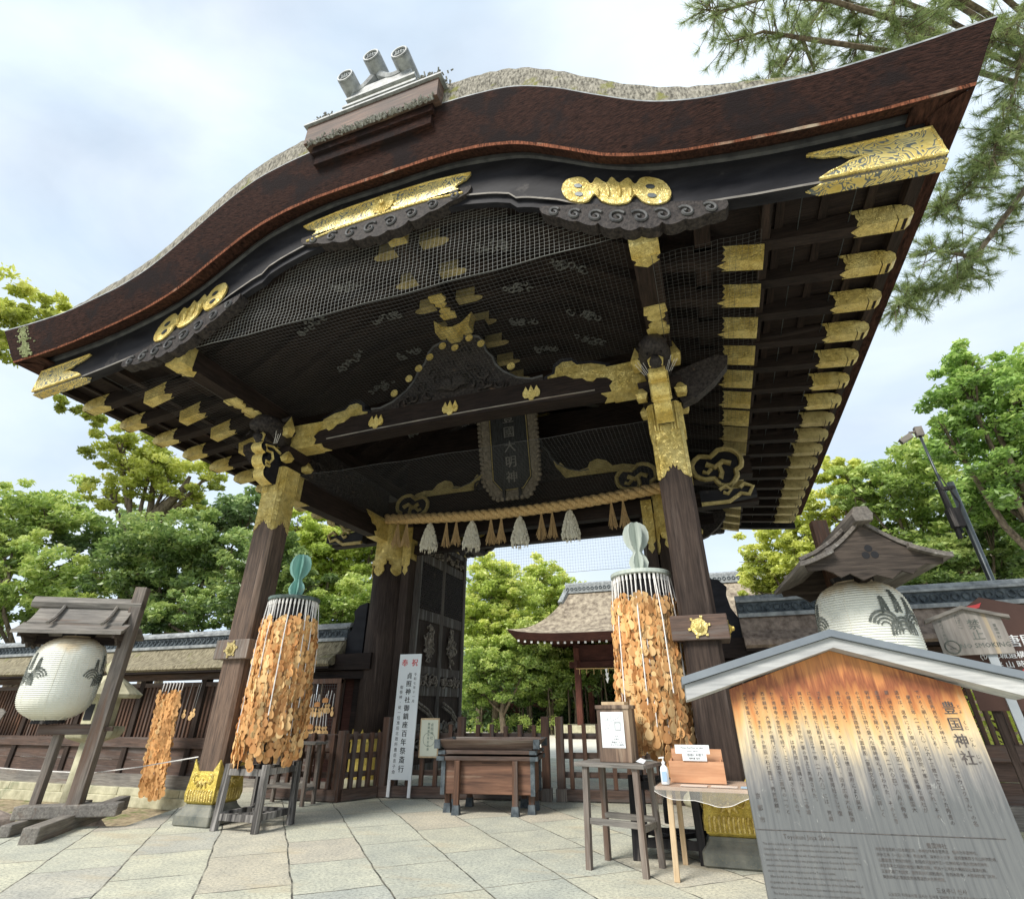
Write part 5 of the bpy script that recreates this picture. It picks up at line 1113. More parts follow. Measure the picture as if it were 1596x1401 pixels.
bt_=thing('sanitizer_bottle','white pump bottle at the left front corner of the light table','bottle',(3.17,-.86,.782))
q=MB(); q.lathe([(.04,0),(.043,.01),(.043,.13),(.036,.155),(.016,.175),(.014,.19)],(0,0,0),18); q.build('body','white',bt_,smooth=True)
q=MB(); q.lathe([(.019,.185),(.019,.205),(.006,.21),(.006,.235),(.014,.237),(.014,.25)],(0,0,0),12); q.beam((0,0,.245),(-.045,-.012,.238),.012,.012); q.build('pump','wpaint',bt_)
q=MB(); q.bbox((-.025,-.0445,.03),(.025,-.0435,.12)); q.build('label_strip',plain('blue_print',(.35,.5,.7),None,5,.5,0,0),bt_)
cp_=MB(); cp_.plate([(-.05,0),(0,.03),(.06,.01),(.03,-.02)],(0,0,0),(1,0,0),(0,0,1),.06); o=cp_.build('folded_paper','white'); o.location=(2.93,-.86,.985); tag(o,'small crumpled white paper on the right end of the notice box stool','paper')
# ---------------------------------------------------------------- the large information signboard
sg=thing('information_signboard','large gabled wooden information signboard with vertical black Japanese writing','sign',(4.5868,-3.6941,0))
from mathutils import Euler
cy_,sy__=math.cos(.0969),math.sin(.0969); U_=Vector((cy_,sy__,0)); n_=Vector((sy__,-cy_,0)); ti=.0901; V_=Vector((0,0,1))*math.cos(ti)-n_*math.sin(ti); Nn=n_*math.cos(ti)+Vector((0,0,1))*math.sin(ti)
Mx=Matrix((U_,-Nn,V_)).transposed().to_4x4(); sg.matrix_world=Matrix.Translation((4.5868,-3.6941,1.5861))@Mx   # local x right, z up, -y to viewer
def sign_mat():
    m,N,L,b=newmat('signboard_wood'); v=N.new('ShaderNodeTexCoord').outputs['Object']; sp=N.new('ShaderNodeSeparateXYZ'); L.new(v,sp.inputs[0])
    st=noise(N,L,v,30,6,.6,.2,(1.8,1,.10)); lo=noise(N,L,v,4.5,5,.6,.3,(1.6,1,.35))
    # weathering limit: rain-greyed lower part, varnish left under the roof
    a=N.new('ShaderNodeMath'); a.operation='MULTIPLY_ADD'; a.inputs[1].default_value=.50; L.new(lo,a.inputs[0]); L.new(sp.outputs['Z'],a.inputs[2])
    b2=N.new('ShaderNodeMath'); b2.operation='MULTIPLY_ADD'; b2.inputs[1].default_value=.20; L.new(st,b2.inputs[0]); L.new(a.outputs[0],b2.inputs[2])
    b3=N.new('ShaderNodeMath'); b3.operation='ADD'; b3.inputs[1].default_value=.20; L.new(b2.outputs[0],b3.inputs[0]); b2=b3
    c=ramp(N,[(-.0,(.13,.135,.135)),(.10,(.19,.185,.18)),(.20,(.31,.28,.235)),(.31,(.62,.49,.30)),(.41,(.62,.37,.15)),(.50,(.50,.20,.06)),(.57,(.26,.08,.03)),(.62,(.33,.11,.04)),(.68,(.50,.20,.065)),(.85,(.50,.225,.07))]); L.new(b2.outputs[0],c.inputs[0])
    g=ramp(N,[(.3,(.66,.66,.68)),(.5,(1,1,1)),(.72,(1.25,1.24,1.2))]); L.new(st,g.inputs[0]); o=mixc(N,L,.8,c.outputs[0],g.outputs[0],'MULTIPLY')
    sc_=noise(N,L,v,22,5,.7,.8,(1.2,1,.45)); r=ramp(N,[(.63,(0,0,0)),(.69,(.4,.4,.4))]); L.new(sc_,r.inputs[0])
    zf=ramp(N,[(.30,(1,1,1)),(.52,(0,0,0))]); L.new(b2.outputs[0],zf.inputs[0]); mm=mixc(N,L,1.0,r.outputs[0],zf.outputs[0],'MULTIPLY')
    o=mixc(N,L,mm,o,(.45,.45,.42)); L.new(o,b.inputs['Base Color']); b.inputs['Roughness'].default_value=.6; bump(N,L,st,b,.3,.004); return m
M['signw']=sign_mat()
q=MB(); q.plate([(-.655,-1.35),(.655,-1.35),(.652,.02),(0,.235),(-.652,.02)],(0,.02,0),(1,0,0),(0,0,1),.04); bd=q.build('board','signw',sg,bevel=.002)
q=MB()
for s in (-1,1):
    q.plate([(0,.235),(0,.295),(s*.93,.035),(s*.93,-.05),(s*.905,-.045)],(0,-.02,0),(1,0,0),(0,0,1),.16)
q.build('roof_board',wood('silvered_plank',(.33,.34,.34),(.62,.63,.61),'x',scale=18,bs=.3),sg,tri=True)
q=MB()
for s in (-1,1): q.plate([(0,.297),(0,.34),(s*.945,.078),(s*.945,.034)],(0,-.02,0),(1,0,0),(0,0,1),.21)
q.build('metal_roof',plain('galvanised_flashing',(.16,.18,.20),(.22,.245,.265),3,.45,.3,0),sg)
for s in (-1,1): q=MB(); q.bbox((s*.5-.05,.045,-1.68),(s*.5+.05,.13,.1)); q.build('leg','gz',sg)
q=MB(); o0=lambda x,z:(x,-.0005,z)
for i,(ch,fu) in enumerate((('豊','とよ'),('国','くに'),('神','じん'),('社','じゃ'))):
    put_text(q,ch,.072,o0(.545,-.098-i*.083),(1,0,0),(0,0,1),off=.0015,bold=1); 
    for k,c_ in enumerate(fu): put_text(q,c_,.022,o0(.597,-.088-i*.083-k*.026),(1,0,0),(0,0,1),off=.0015)
cols=['　豊臣秀吉を祀る神社で、一般に「ホウコクさん」の名','でひろく親しまれている。','　慶長三年（一五九八）に六十三歳で亡くなった秀吉の','遺体は、遺命により東山の阿弥陀ヶ峯に葬られ、その','麓（現在の豊国廟太閤坦）には、広壮豪華な廟社が','造営された。後陽成天皇より正一位の神階と豊国大','明神の神号を賜り、慶長九年（一六〇四）八月の秀吉','の七回忌には特に盛大な臨時祭礼が行われた。そのとき','の様子は豊国臨時祭礼図屏風（重要文化財）に詳しく','描かれている。','　豊臣氏の滅亡後、その廟社は徳川幕府により廃祀','されたが、明治十三年（一八八〇）、旧方広寺大仏殿跡','にあたる当地に社殿が再建され、別格官幣社として復','興された。また、明治三十一年（一八九八）には、荒廃','していた廟墓も阿弥陀ヶ峯の頂上に再建された。','　正面の唐門（国宝）は伏見城の遺構と伝え、二条城','から南禅寺の金地院を経て、ここに移築されたもので、','西本願寺、大徳寺の唐門とともに国宝三唐門の一つと','されている。また、その両脇の石灯籠は、秀吉恩顧の','大名が寄進したものである。']
for i,t in enumerate(cols): vert_text(q,t,.0245,.0262,o0(.463-i*.0543,-.012),(1,0,0),(0,0,1),off=.0015)
vert_text(q,'京都市',.03,.056,o0(-.606,-.545),(1,0,0),(0,0,1),off=.0015)
q.bbox((-.65,-.0022,-.7015),(.575,-.0006,-.6985))
put_text(q,'Toyokuni Jinja Shrine',.030,o0(-.385,-.728),(1,0,0),(0,0,1),off=.0015)
eng=['This shrine is dedicated to Toyotomi Hideyoshi and is commonly known as Hokoku-san.','Hideyoshi died in 1598 at the age of sixty-three and was buried on Mt. Amidagamine in','Higashiyama in accordance with his will. A magnificent mausoleum was built at its foot','and the title Toyokuni Daimyojin was granted by Emperor Goyozei. In August 1604 the','seventh anniversary festival was held on an especially grand scale, and the scene is','shown in detail on the folding screens of the Toyokuni festival.','  After the fall of the Toyotomi clan the shrine was abolished by the Tokugawa','shogunate, but in 1880 it was rebuilt on the former site of the Great Buddha Hall of','Hokoji temple. In 1898 the ruined mausoleum was rebuilt on the summit as well.','  The front gate, a National Treasure, is said to be a remnant of Fushimi Castle and','was moved here by way of Nijo Castle and Konchi-in of Nanzenji temple. Together with','the gates of Nishi Honganji and Daitokuji it is one of the three great karamon gates.','The stone lanterns on both sides were donated by daimyo who served Hideyoshi.']
for i,t in enumerate(eng): put_text(q,t,.0150,o0(-.63,-.762-i*.0235),(1,0,0),(0,0,1),off=.0015,align='LEFT',sx=.9)
ch2=['豊国神社','丰臣秀吉是统一日本的武将，本神社供奉丰臣秀吉，俗称为丰国神社。','庆长三年（一五九八年）秀吉去世，享年六十三岁，按照遗嘱葬于东山阿弥陀峰，','山麓建造了宏伟的庙社。后阳成天皇授予正一位神阶和丰国大明神的神号。','丰臣氏灭亡后庙社被德川幕府废除，明治十三年在大佛殿旧址重建社殿。','正面的唐门为国宝，据传是伏见城的遗构，与西本愿寺、大德寺的唐门并称。','两侧的石灯笼是受秀吉恩惠的大名所捐赠。']
put_text(q,ch2[0],.024,o0(.24,-.742),(1,0,0),(0,0,1),off=.0015)
for i,t in enumerate(ch2[1:]): put_text(q,t,.0158,o0(-.06,-.765-i*.023),(1,0,0),(0,0,1),off=.0015,align='LEFT')
kr=['도요쿠니 신사','도요토미 히데요시를 모시는 신사로 일반적으로 호코쿠상이라는 이름으로 널리','알려져 있다. 게이초 삼년에 예순세 살로 세상을 떠난 히데요시의 유체는 유언에','따라 히가시야마의 아미다가미네에 묻혔고 그 기슭에는 사당이 조영되었다.','메이지 십삼년에 이곳에 신사가 재건되었다. 정면의 가라몬은 국보이다.']
put_text(q,kr[0],.024,o0(.24,-.925),(1,0,0),(0,0,1),off=.0015)
for i,t in enumerate(kr[1:]): put_text(q,t,.0158,o0(-.06,-.95-i*.023),(1,0,0),(0,0,1),off=.0015,align='LEFT')
q.build('lettering',plain('faded_brush_ink',(.035,.03,.03),(.16,.14,.13),30,.8,0,0),bd)
# ---------------------------------------------------------------- lanterns
M['gab']=wood('dark_gable_plank',(.03,.025,.022),(.105,.085,.07),'y',worn=(.16,.13,.11),wornpos=(.6,.78))
M['gxd']=wood('dark_grey_roof_boards',(.06,.053,.048),(.21,.19,.165),'x',worn=(.30,.29,.27),wornpos=(.58,.75))
def lantern_stand(name_lab,lan_lab,loc,rz,lean,post_h,arm,lz0,lz1,lr,roof_h,roof_w,x0,x1,base=True):
    """local: post at origin, arm and little roof run along +x from the post"""
    t=thing('lantern_stand',name_lab,'lantern stand',loc,rz); t.rotation_euler=(lean[0],lean[1],rz)
    q=MB(); q.bbox((-.09,-.10,0),(.09,.10,post_h)); q.build('post','gz' if base else 'fw',t,bevel=.01)
    q=MB(); q.bbox((.0,-.05,1.16),(arm*.62,.05,1.30)); q.bbox((-.2,-.03,1.2),(0,.03,1.26)); q.build('lower_arm','fx',t,bevel=.008)
    if base:
        q=MB(); q.beam((.58,-.14,0.02),(.56,-.1,1.17),.16,.10,up=(1,0,0)); q.build('brace','gz',t,bevel=.01)
        q=MB(); q.beam((0,-1.9,.06),(0,1.05,.06),.2,.2); q.beam((-.62,.0,.2),(.72,.0,.2),.24,.16); q.beam((.55,-1.9,.05),(.55,.5,.05),.14,.14); q.build('base_timber','gy',t,bevel=.015)
    # roof: two curved slopes, ridge along x from 0-.15 to arm+.25
    rh=roof_h; hw=roof_w; RM='gx' if base else 'gxd'
    def sl(s,y0,z0,y1,z1,xa,xb,nm,lift=0):
        q=MB(); n=6; V=[];th_=.05
        pr_=[]
        for i in range(n+1):
            f=i/n; y=y0+(y1-y0)*f; z=z0+(z1-z0)*(1-(1-f)**1.35)+.0
            pr_.append((s*y,z))
        pr2=[(a,b-th_) for a,b in pr_[::-1]]
        q.plate(pr_+pr2,((xa+xb)/2,0,0),(0,1,0),(0,0,1),xb-xa); return q.build(nm,RM,t,tri=True)
    for s in (-1,1):
        sl(s,.04,rh-.02,hw*.58,rh-.31,x0+.10,x1-.06,'roof_plank'); sl(s,hw*.50,rh-.32,hw,rh-.45,x0,x1,'roof_plank')
        for xx in (x0+.34,x1-.42):
            q=MB(); q.tube([(xx,s*.05,rh+.02),(xx,s*hw*.35,rh-.15),(xx,s*hw*.62,rh-.27),(xx,s*hw*.86,rh-.34)],.028,6); q.build('roof_batten',RM,t)
    q=MB(); q.plate([(-.09,0),(.09,0),(.11,.08),(.07,.17),(-.07,.17),(-.11,.08)],((x0+x1)/2+.03,0,rh-.06),(0,1,0),(0,0,1),x1-x0+.1); q.build('ridge_beam',RM,t,bevel=.01)
    # gable boards with a clover-shaped hole at both ends
    for xx in (x0+.12,x1-.10):
        q=MB(); k=hw*.93; z=rh-.08
        pts=[(0,z),(k*.5,z-.26),(k*.98,z-.40),(k*.95,z-.47),(k*.72,z-.46),(k*.6,z-.50),(k*.5,z-.56),(k*.36,z-.52),(k*.2,z-.60),(0,z-.55)]
        q.plate(pts+[(-a,b) for a,b in pts[1:-1][::-1]],(xx,0,0),(0,1,0),(0,0,1),.035); gb=q.build('gable_board',M['gab'],t,tri=True)
        q=MB(); sd=1 if xx>0.3 else -1
        for a,b_ in ((0,.045),(-.045,-.03),(.045,-.03)): q.plate([(a+.04*math.cos(i*pi/6),z-.30+b_+.04*math.sin(i*pi/6)) for i in range(12)],(xx+sd*.019,0,0),(0,1,0),(0,0,1),.004)
        q.build('clover_hole','ink',gb)
    q=MB(); q.bbox((0,-.045,rh-.62),(arm,.045,rh-.50)); q.build('upper_arm','wx',t)
    # the lantern itself
    lx=arm*.56; ln=thing('paper_lantern',lan_lab,'lantern'); ln.parent=None
    mt=Matrix.Translation(loc)@Euler((lean[0],lean[1],rz)).to_matrix().to_4x4(); ln.matrix_world=mt@Matrix.Translation((lx,0,0))
    H=lz1-lz0; q=MB(); prof=[]; n=88
    for i in range(n+1):
        f=i/n; e=(abs(2*f-1))**4.4; r=lr*(1-e)**.5*(.98+.02*math.cos(f*3)); r=max(r,lr*.40)*(1.0-.02*(f-.5)); r+=.011*(i%2); prof.append((r,lz0+H*f))
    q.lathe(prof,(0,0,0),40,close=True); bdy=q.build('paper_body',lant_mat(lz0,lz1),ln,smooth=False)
    q=MB(); q.lathe([(lr*.44,lz1-.01),(lr*.46,lz1+.045),(lr*.1,lz1+.05)],(0,0,0),24); q.lathe([(lr*.1,lz0-.045),(lr*.44,lz0-.04),(lr*.42,lz0+.01)],(0,0,0),24); q.tube([(0,0,lz1+.04),(0,0,rh-.5)],.02,6); q.tube([(0,0,lz0-.04),(0,0,1.3)],.015,5); q.build('rim','blk',ln)
    q=MB()
    for k in range(8):
        a=k*pi/4+.2; q.tube([(1.012*r*math.cos(a),1.012*r*math.sin(a),z) for r,z in prof[::6]],.0035,4)
    q.build('seam_cord','fluff',bdy)
    return t,ln,prof
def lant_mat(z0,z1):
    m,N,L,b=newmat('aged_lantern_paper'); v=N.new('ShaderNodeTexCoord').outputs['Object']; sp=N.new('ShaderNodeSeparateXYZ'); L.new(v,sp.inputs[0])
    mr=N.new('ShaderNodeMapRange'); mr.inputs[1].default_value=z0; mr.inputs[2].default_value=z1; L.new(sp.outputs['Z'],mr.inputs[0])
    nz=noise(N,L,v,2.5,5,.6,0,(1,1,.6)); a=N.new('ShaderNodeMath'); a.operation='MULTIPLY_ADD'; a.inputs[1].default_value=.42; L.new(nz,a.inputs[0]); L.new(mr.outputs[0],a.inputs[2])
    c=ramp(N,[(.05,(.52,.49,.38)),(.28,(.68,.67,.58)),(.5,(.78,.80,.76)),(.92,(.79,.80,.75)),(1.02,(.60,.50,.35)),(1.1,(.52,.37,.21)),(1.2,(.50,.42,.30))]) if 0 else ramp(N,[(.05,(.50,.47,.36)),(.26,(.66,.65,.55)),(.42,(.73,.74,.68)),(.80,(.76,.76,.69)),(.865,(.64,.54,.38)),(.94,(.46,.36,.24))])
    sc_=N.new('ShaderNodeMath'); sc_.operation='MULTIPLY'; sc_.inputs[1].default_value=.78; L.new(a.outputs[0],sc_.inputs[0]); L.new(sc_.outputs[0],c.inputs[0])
    L.new(c.outputs[0],b.inputs['Base Color']); b.inputs['Roughness'].default_value=.5
    try: b.inputs['Subsurface Weight'].default_value=.0
    except Exception: pass
    return m
def paulownia_crest(prof,ang,zc,size,mb):
    """stencilled crest wrapped round the lantern at angle ang"""
    rad=lambda z: float(np.interp(z,[p[1] for p in prof],[p[0] for p in prof]))+.009
    def P(u,v): z=zc+v*size; r=rad(z); a=ang+u*size/r; return (r*math.cos(a),r*math.sin(a),z)
    def ribbon(pts,w):
        for (a,b),(c,d) in zip(pts[:-1],pts[1:]):
            dx,dy=c-a,d-b; l=math.hypot(dx,dy) or 1; nx,ny=-dy/l*w/2,dx/l*w/2; m0=len(mb.v); mb.v+=[P(a+nx,b+ny),P(c+nx,d+ny),P(c-nx,d-ny),P(a-nx,b-ny)]; mb.f.append((m0,m0+1,m0+2,m0+3)); mb.mi.append(0)
    def leaf(cu,cv,ru,rv,tilt=0,n=14):
        c0=P(cu,cv); m0=len(mb.v); mb.v.append(c0); 
        for i in range(n): t=2*pi*i/n; a=ru*math.cos(t);b_=rv*math.sin(t); mb.v.append(P(cu+a*math.cos(tilt)-b_*math.sin(tilt),cv+a*math.sin(tilt)+b_*math.cos(tilt)))
        for i in range(n): mb.f.append((m0,m0+1+i,m0+1+(i+1)%n)); mb.mi.append(0)
    # three large scalloped leaves drawn as nested arcs, three flower spikes above
    for cu,cv,s,a0,a1 in ((-.62,-.1,1,.35,3.4),(.62,-.1,-1,.35,3.4),(0,-.32,1,-.1,3.25)):
        for k in range(4):
            rr_=.52-.12*k; ribbon([(cu+s*-rr_*math.cos(a0+(a1-a0)*i/12)*.95,cv+rr_*math.sin(a0+(a1-a0)*i/12)) for i in range(13)],.085-.012*k)
    for cu,h in ((0,1.1),(-.48,.85),(.48,.85)):
        n=6 if cu==0 else 5
        for i in range(n):
            f=i/(n-1); 
            for s in (-1,1): leaf(cu+s*.085*(1-f*.75),.42+f*(h-.42),.06,.085,s*.5)
t1,l1,p1=lantern_stand('weathered wooden lantern stand with little plank roof on the far left','cream paper lantern with dark paulownia crests hanging on the far left stand',(-5.35,-.98,0.02),R(212),(0,0,0),3.36,1.30,1.35,2.56,.50,3.05,.49,-.07,1.46)
q=MB(); lrz=R(212); camdir=math.atan2(-7.8+1.3,3.9+6.2)-lrz
for da in (-1.12,1.12): paulownia_crest(p1,camdir+da,1.93,.30,q)
q.build('crest','inkb',l1)
t2,l2,p2=lantern_stand('wooden lantern stand with gabled plank roof behind the signboard','large cream paper lantern with dark paulownia crest hanging behind the signboard',(5.62,.72,0.02),R(-86),(0,0,0),3.86,1.30,1.62,2.86,.52,3.40,.76,-.2,1.66,False)
q=MB(); camdir=math.atan2(-7.8,3.9-5.7)+R(86)
for da in (.78,-1.5): paulownia_crest(p2,camdir+da,2.30,.33,q)
q.build('crest','inkb',l2)
# ---------------------------------------------------------------- stone lanterns (partly hidden), rock
def stone_lantern(loc,label,sc_=1,rough='stone'):
    t=thing('stone_lantern',label,'stone lantern',loc); S=sc_
    q=MB(); q.lathe([(.62*S,0),(.66*S,.2*S),(.5*S,.42*S),(.3*S,.5*S)],(0,0,-.52),9); rn=random.Random(5); q.v=[(x*(1+rn.uniform(-.12,.12)),y*(1+rn.uniform(-.12,.12)),z+rn.uniform(-.05,.05)) for x,y,z in q.v]; q.build('rock_base','rock',t,smooth=False,bevel=.04)
    q=MB(); q.lathe([(.20*S,-.05),(.18*S,.5*S),(.17*S,1.04*S)],(0,0,0),16); q.build('shaft',rough,t,smooth=True)
    q=MB(); q.lathe([(.17*S,1.02*S),(.42*S,1.10*S),(.48*S,1.20*S),(.45*S,1.27*S),(.2*S,1.28*S)],(0,0,0),6); q.build('platform',rough,t,bevel=.02)
    q=MB(); q.lathe([(.26*S,1.28*S),(.26*S,1.75*S)],(0,0,0),6); fb=q.build('fire_box',rough,t); 
    q=MB(); q.bbox((-.1*S,-.235*S,1.38*S),(.1*S,-.22*S,1.64*S)); q.build('window','ink',fb)
    q=MB(); q.lathe([(.56*S,1.74*S),(.60*S,1.80*S),(.36*S,1.98*S),(.14*S,2.12*S),(.08*S,2.14*S)],(0,0,0),6); q.build('cap',rough,t,bevel=.01)
    q=MB(); q.lathe([(.08*S,2.12*S),(.13*S,2.2*S),(.14*S,2.3*S),(.08*S,2.42*S),(0.01,2.52*S)],(0,0,0),14); q.build('jewel',rough,t,smooth=True)
    return t
stone_lantern((-6.95,.15,0),'pale stone lantern mostly hidden behind the left paper lantern',.98)
rk=MB(); rn=random.Random(12); rk.lathe([(.5,0),(.62,.2),(.5,.42),(.2,.5)],(0,0,0),10); rk.v=[(x*1.5*(1+rn.uniform(-.15,.15)),y*(1+rn.uniform(-.15,.15)),z*1.0+rn.uniform(-.04,.04)) for x,y,z in rk.v]; o=rk.build('rock','rock',bevel=.05); o.location=(-8.6,-.3,-.52); tag(o,'rounded lichened rock on the far left beside the stone lantern','rock')
# boundary cord and tag lines
cdm=MB(); cdm.tube([(-3.98,-.25,.86),(-5.6,.1,.66),(-7.2,.5,.5),(-10,1.2,.42),(-14,2,.4)],.008,5); o=cdm.build('barrier_cord','cord'); tag(o,'thin pale cord running left from the front pillar past the lantern','cord')
# fan-shaped hanging signs under the left eave
fs_=MB(); fs_.plate([(-.28,-.1),(-.2,-.16),(.2,-.16),(.28,-.1),(.4,.12),(.2,.22),(-.2,.22),(-.4,.12)],(0,0,0),(1,0,0),(0,0,1),.04); o=fs_.build('wall_plaque','gx'); o.location=(-15.8,3.6,1.35); tag(o,'pale cloud-shaped wooden plaque on the lattice wall at the left edge','plaque')
# ---------------------------------------------------------------- no smoking board, brown board, camera pole
ns=thing('no_smoking_sign','small weathered gabled no-smoking board to the left of the brown board','sign',(6.95,.72,2.056)); ns.rotation_euler=(R(-6),0,-.19)
M['nsw']=wood('streaked_grey_board',(.19,.17,.15),(.40,.375,.34),'z',scale=8,bs=.4,worn=(.52,.40,.24),wornpos=(.6,.75))
q=MB(); q.plate([(-.35,0),(.35,0),(.35,.42),(0,.53),(-.35,.42)],(0,0,0),(1,0,0),(0,0,1),.03); bd=q.build('board','nsw',ns)
q=MB()
for s in (-1,1): q.plate([(0,.53),(0,.57),(s*.43,.425),(s*.43,.385)],(0,-.02,0),(1,0,0),(0,0,1),.10)
q.build('roof_board','gx',ns)
q=MB(); q.tube([(-.235+.075*math.cos(t),-.017,.095+.075*math.sin(t)) for t in np.linspace(0,2*pi,25)],.008,4); q.beam((-.29,-.017,.145),(-.18,-.017,.045),.012,.004); q.beam((-.27,-.0165,.075),(-.2,-.0165,.085),.014,.003)
put_text(q,'NO SMOKING',.078,(.09,-.015,.10),(1,0,0),(0,0,1),bold=1); vert_text(q,'たばこ',.06,.062,(-.08,-.015,.45),(1,0,0),(0,0,1)); vert_text(q,'禁止',.13,.125,(.06,-.015,.34),(1,0,0),(0,0,1),bold=1); vert_text(q,'境内での喫煙は',.04,.042,(-.27,-.015,.40),(1,0,0),(0,0,1)); vert_text(q,'豊国神社',.04,.045,(.26,-.015,.32),(1,0,0),(0,0,1)); q.build('lettering','inkb',bd)
q=MB(); q.bbox((.08,.02,-2.0),(.17,.07,.1)); q.build('post','steelw',ns) if 'steelw' in M else q.build('post',plain('pale_grey_post',(.30,.33,.36),(.42,.45,.47),3,.6,0,.1),ns)
bw=thing('brown_signboard','brown painted board with white and red Japanese writing at the right edge','sign',(7.47,.95,1.45)); bw.rotation_euler=(R(-4),0,-.20)
q=MB(); q.plate([(-.62,0),(.62,0),(.62,1.05),(0-.18,1.32),(-.62,1.05)],(0,0,0),(1,0,0),(0,0,1),.03); bd=q.build('board','brown',bw)
q=MB(); T_=lambda s,z,x,t,b_=1: put_text(q,t,s,(x,-.016,z),(1,0,0),(0,0,1),bold=b_)
T_(.065,1.02,-.35,'重要文化財豊国',1); T_(.10,.90,-.28,'国　宝',1); T_(.15,.76,-.105,'神社唐門'); T_(.085,.605,-.18,'(伏見城遺構)'); T_(.085,.50,-.10,'桃 山 時 代'); q.bbox((-.60,-.018,.33),(.6,-.016,.338)); q.build('white_lettering','wpaint',bd)
q=MB(); T_(.085,.405,-.08,'火 気 厳 禁'); T_(.07,.02,.2,'□□□') if 0 else None
q.plate([(-.46,1.20),(-.24,1.23),(-.18,1.25),(-.22,1.19),(-.30,1.17),(-.20,1.16),(-.15,1.11),(-.20,1.07),(-.30,1.06),(-.34,1.09),(-.26,1.12),(-.34,1.15),(-.46,1.17)],(0,-.02,0),(1,0,0),(0,0,1),.006); q.build('red_lettering','red',bd,tri=True)
q=MB(); q.bbox((-.5,.02,-1.9),(-.42,.08,.3)); q.bbox((.42,.02,-1.9),(.5,.08,.3)); q.build('post','wz',bw)
cpz=thing('camera_pole','slim dark metal pole carrying a security camera, leaning right behind the wall','pole',(9.02,4.75,-.5))
q=MB(); q.tube([(0,0,0),(.02,0,6.05)],.06,12); q.build('pole','steel',cpz,smooth=True)
q=MB(); q.tube([(-.12,0,5.0),(-.16,0,7.28)],.026,10); q.build('mast','steel',cpz,smooth=True)
q=MB(); q.bbox((-.24,-.09,5.12),(-.04,.09,5.5)); q.bbox((-.22,-.05,4.9),(-.16,.05,6.1)); q.bbox((-.2,-.06,5.9),(.05,.06,5.96)); q.build('bracket','blk',cpz)
q=MB(); q.tube([(-.1,0,5.2),(.0,-.1,5.6),(-.13,0,6.3)],.012,5); q.build('cable','blk',cpz)
q=MB(); q.bbox((-.22,-.06,7.15),(-.08,.06,7.36)); q.tube([(-.2,0,7.26),(-.34,-.04,7.24)],.03,8); q.box((-.46,-.08,7.10),(.26,.11,.11),rot=Matrix.Rotation(R(-28),3,'Y')); q.build('camera_head','gx',cpz)
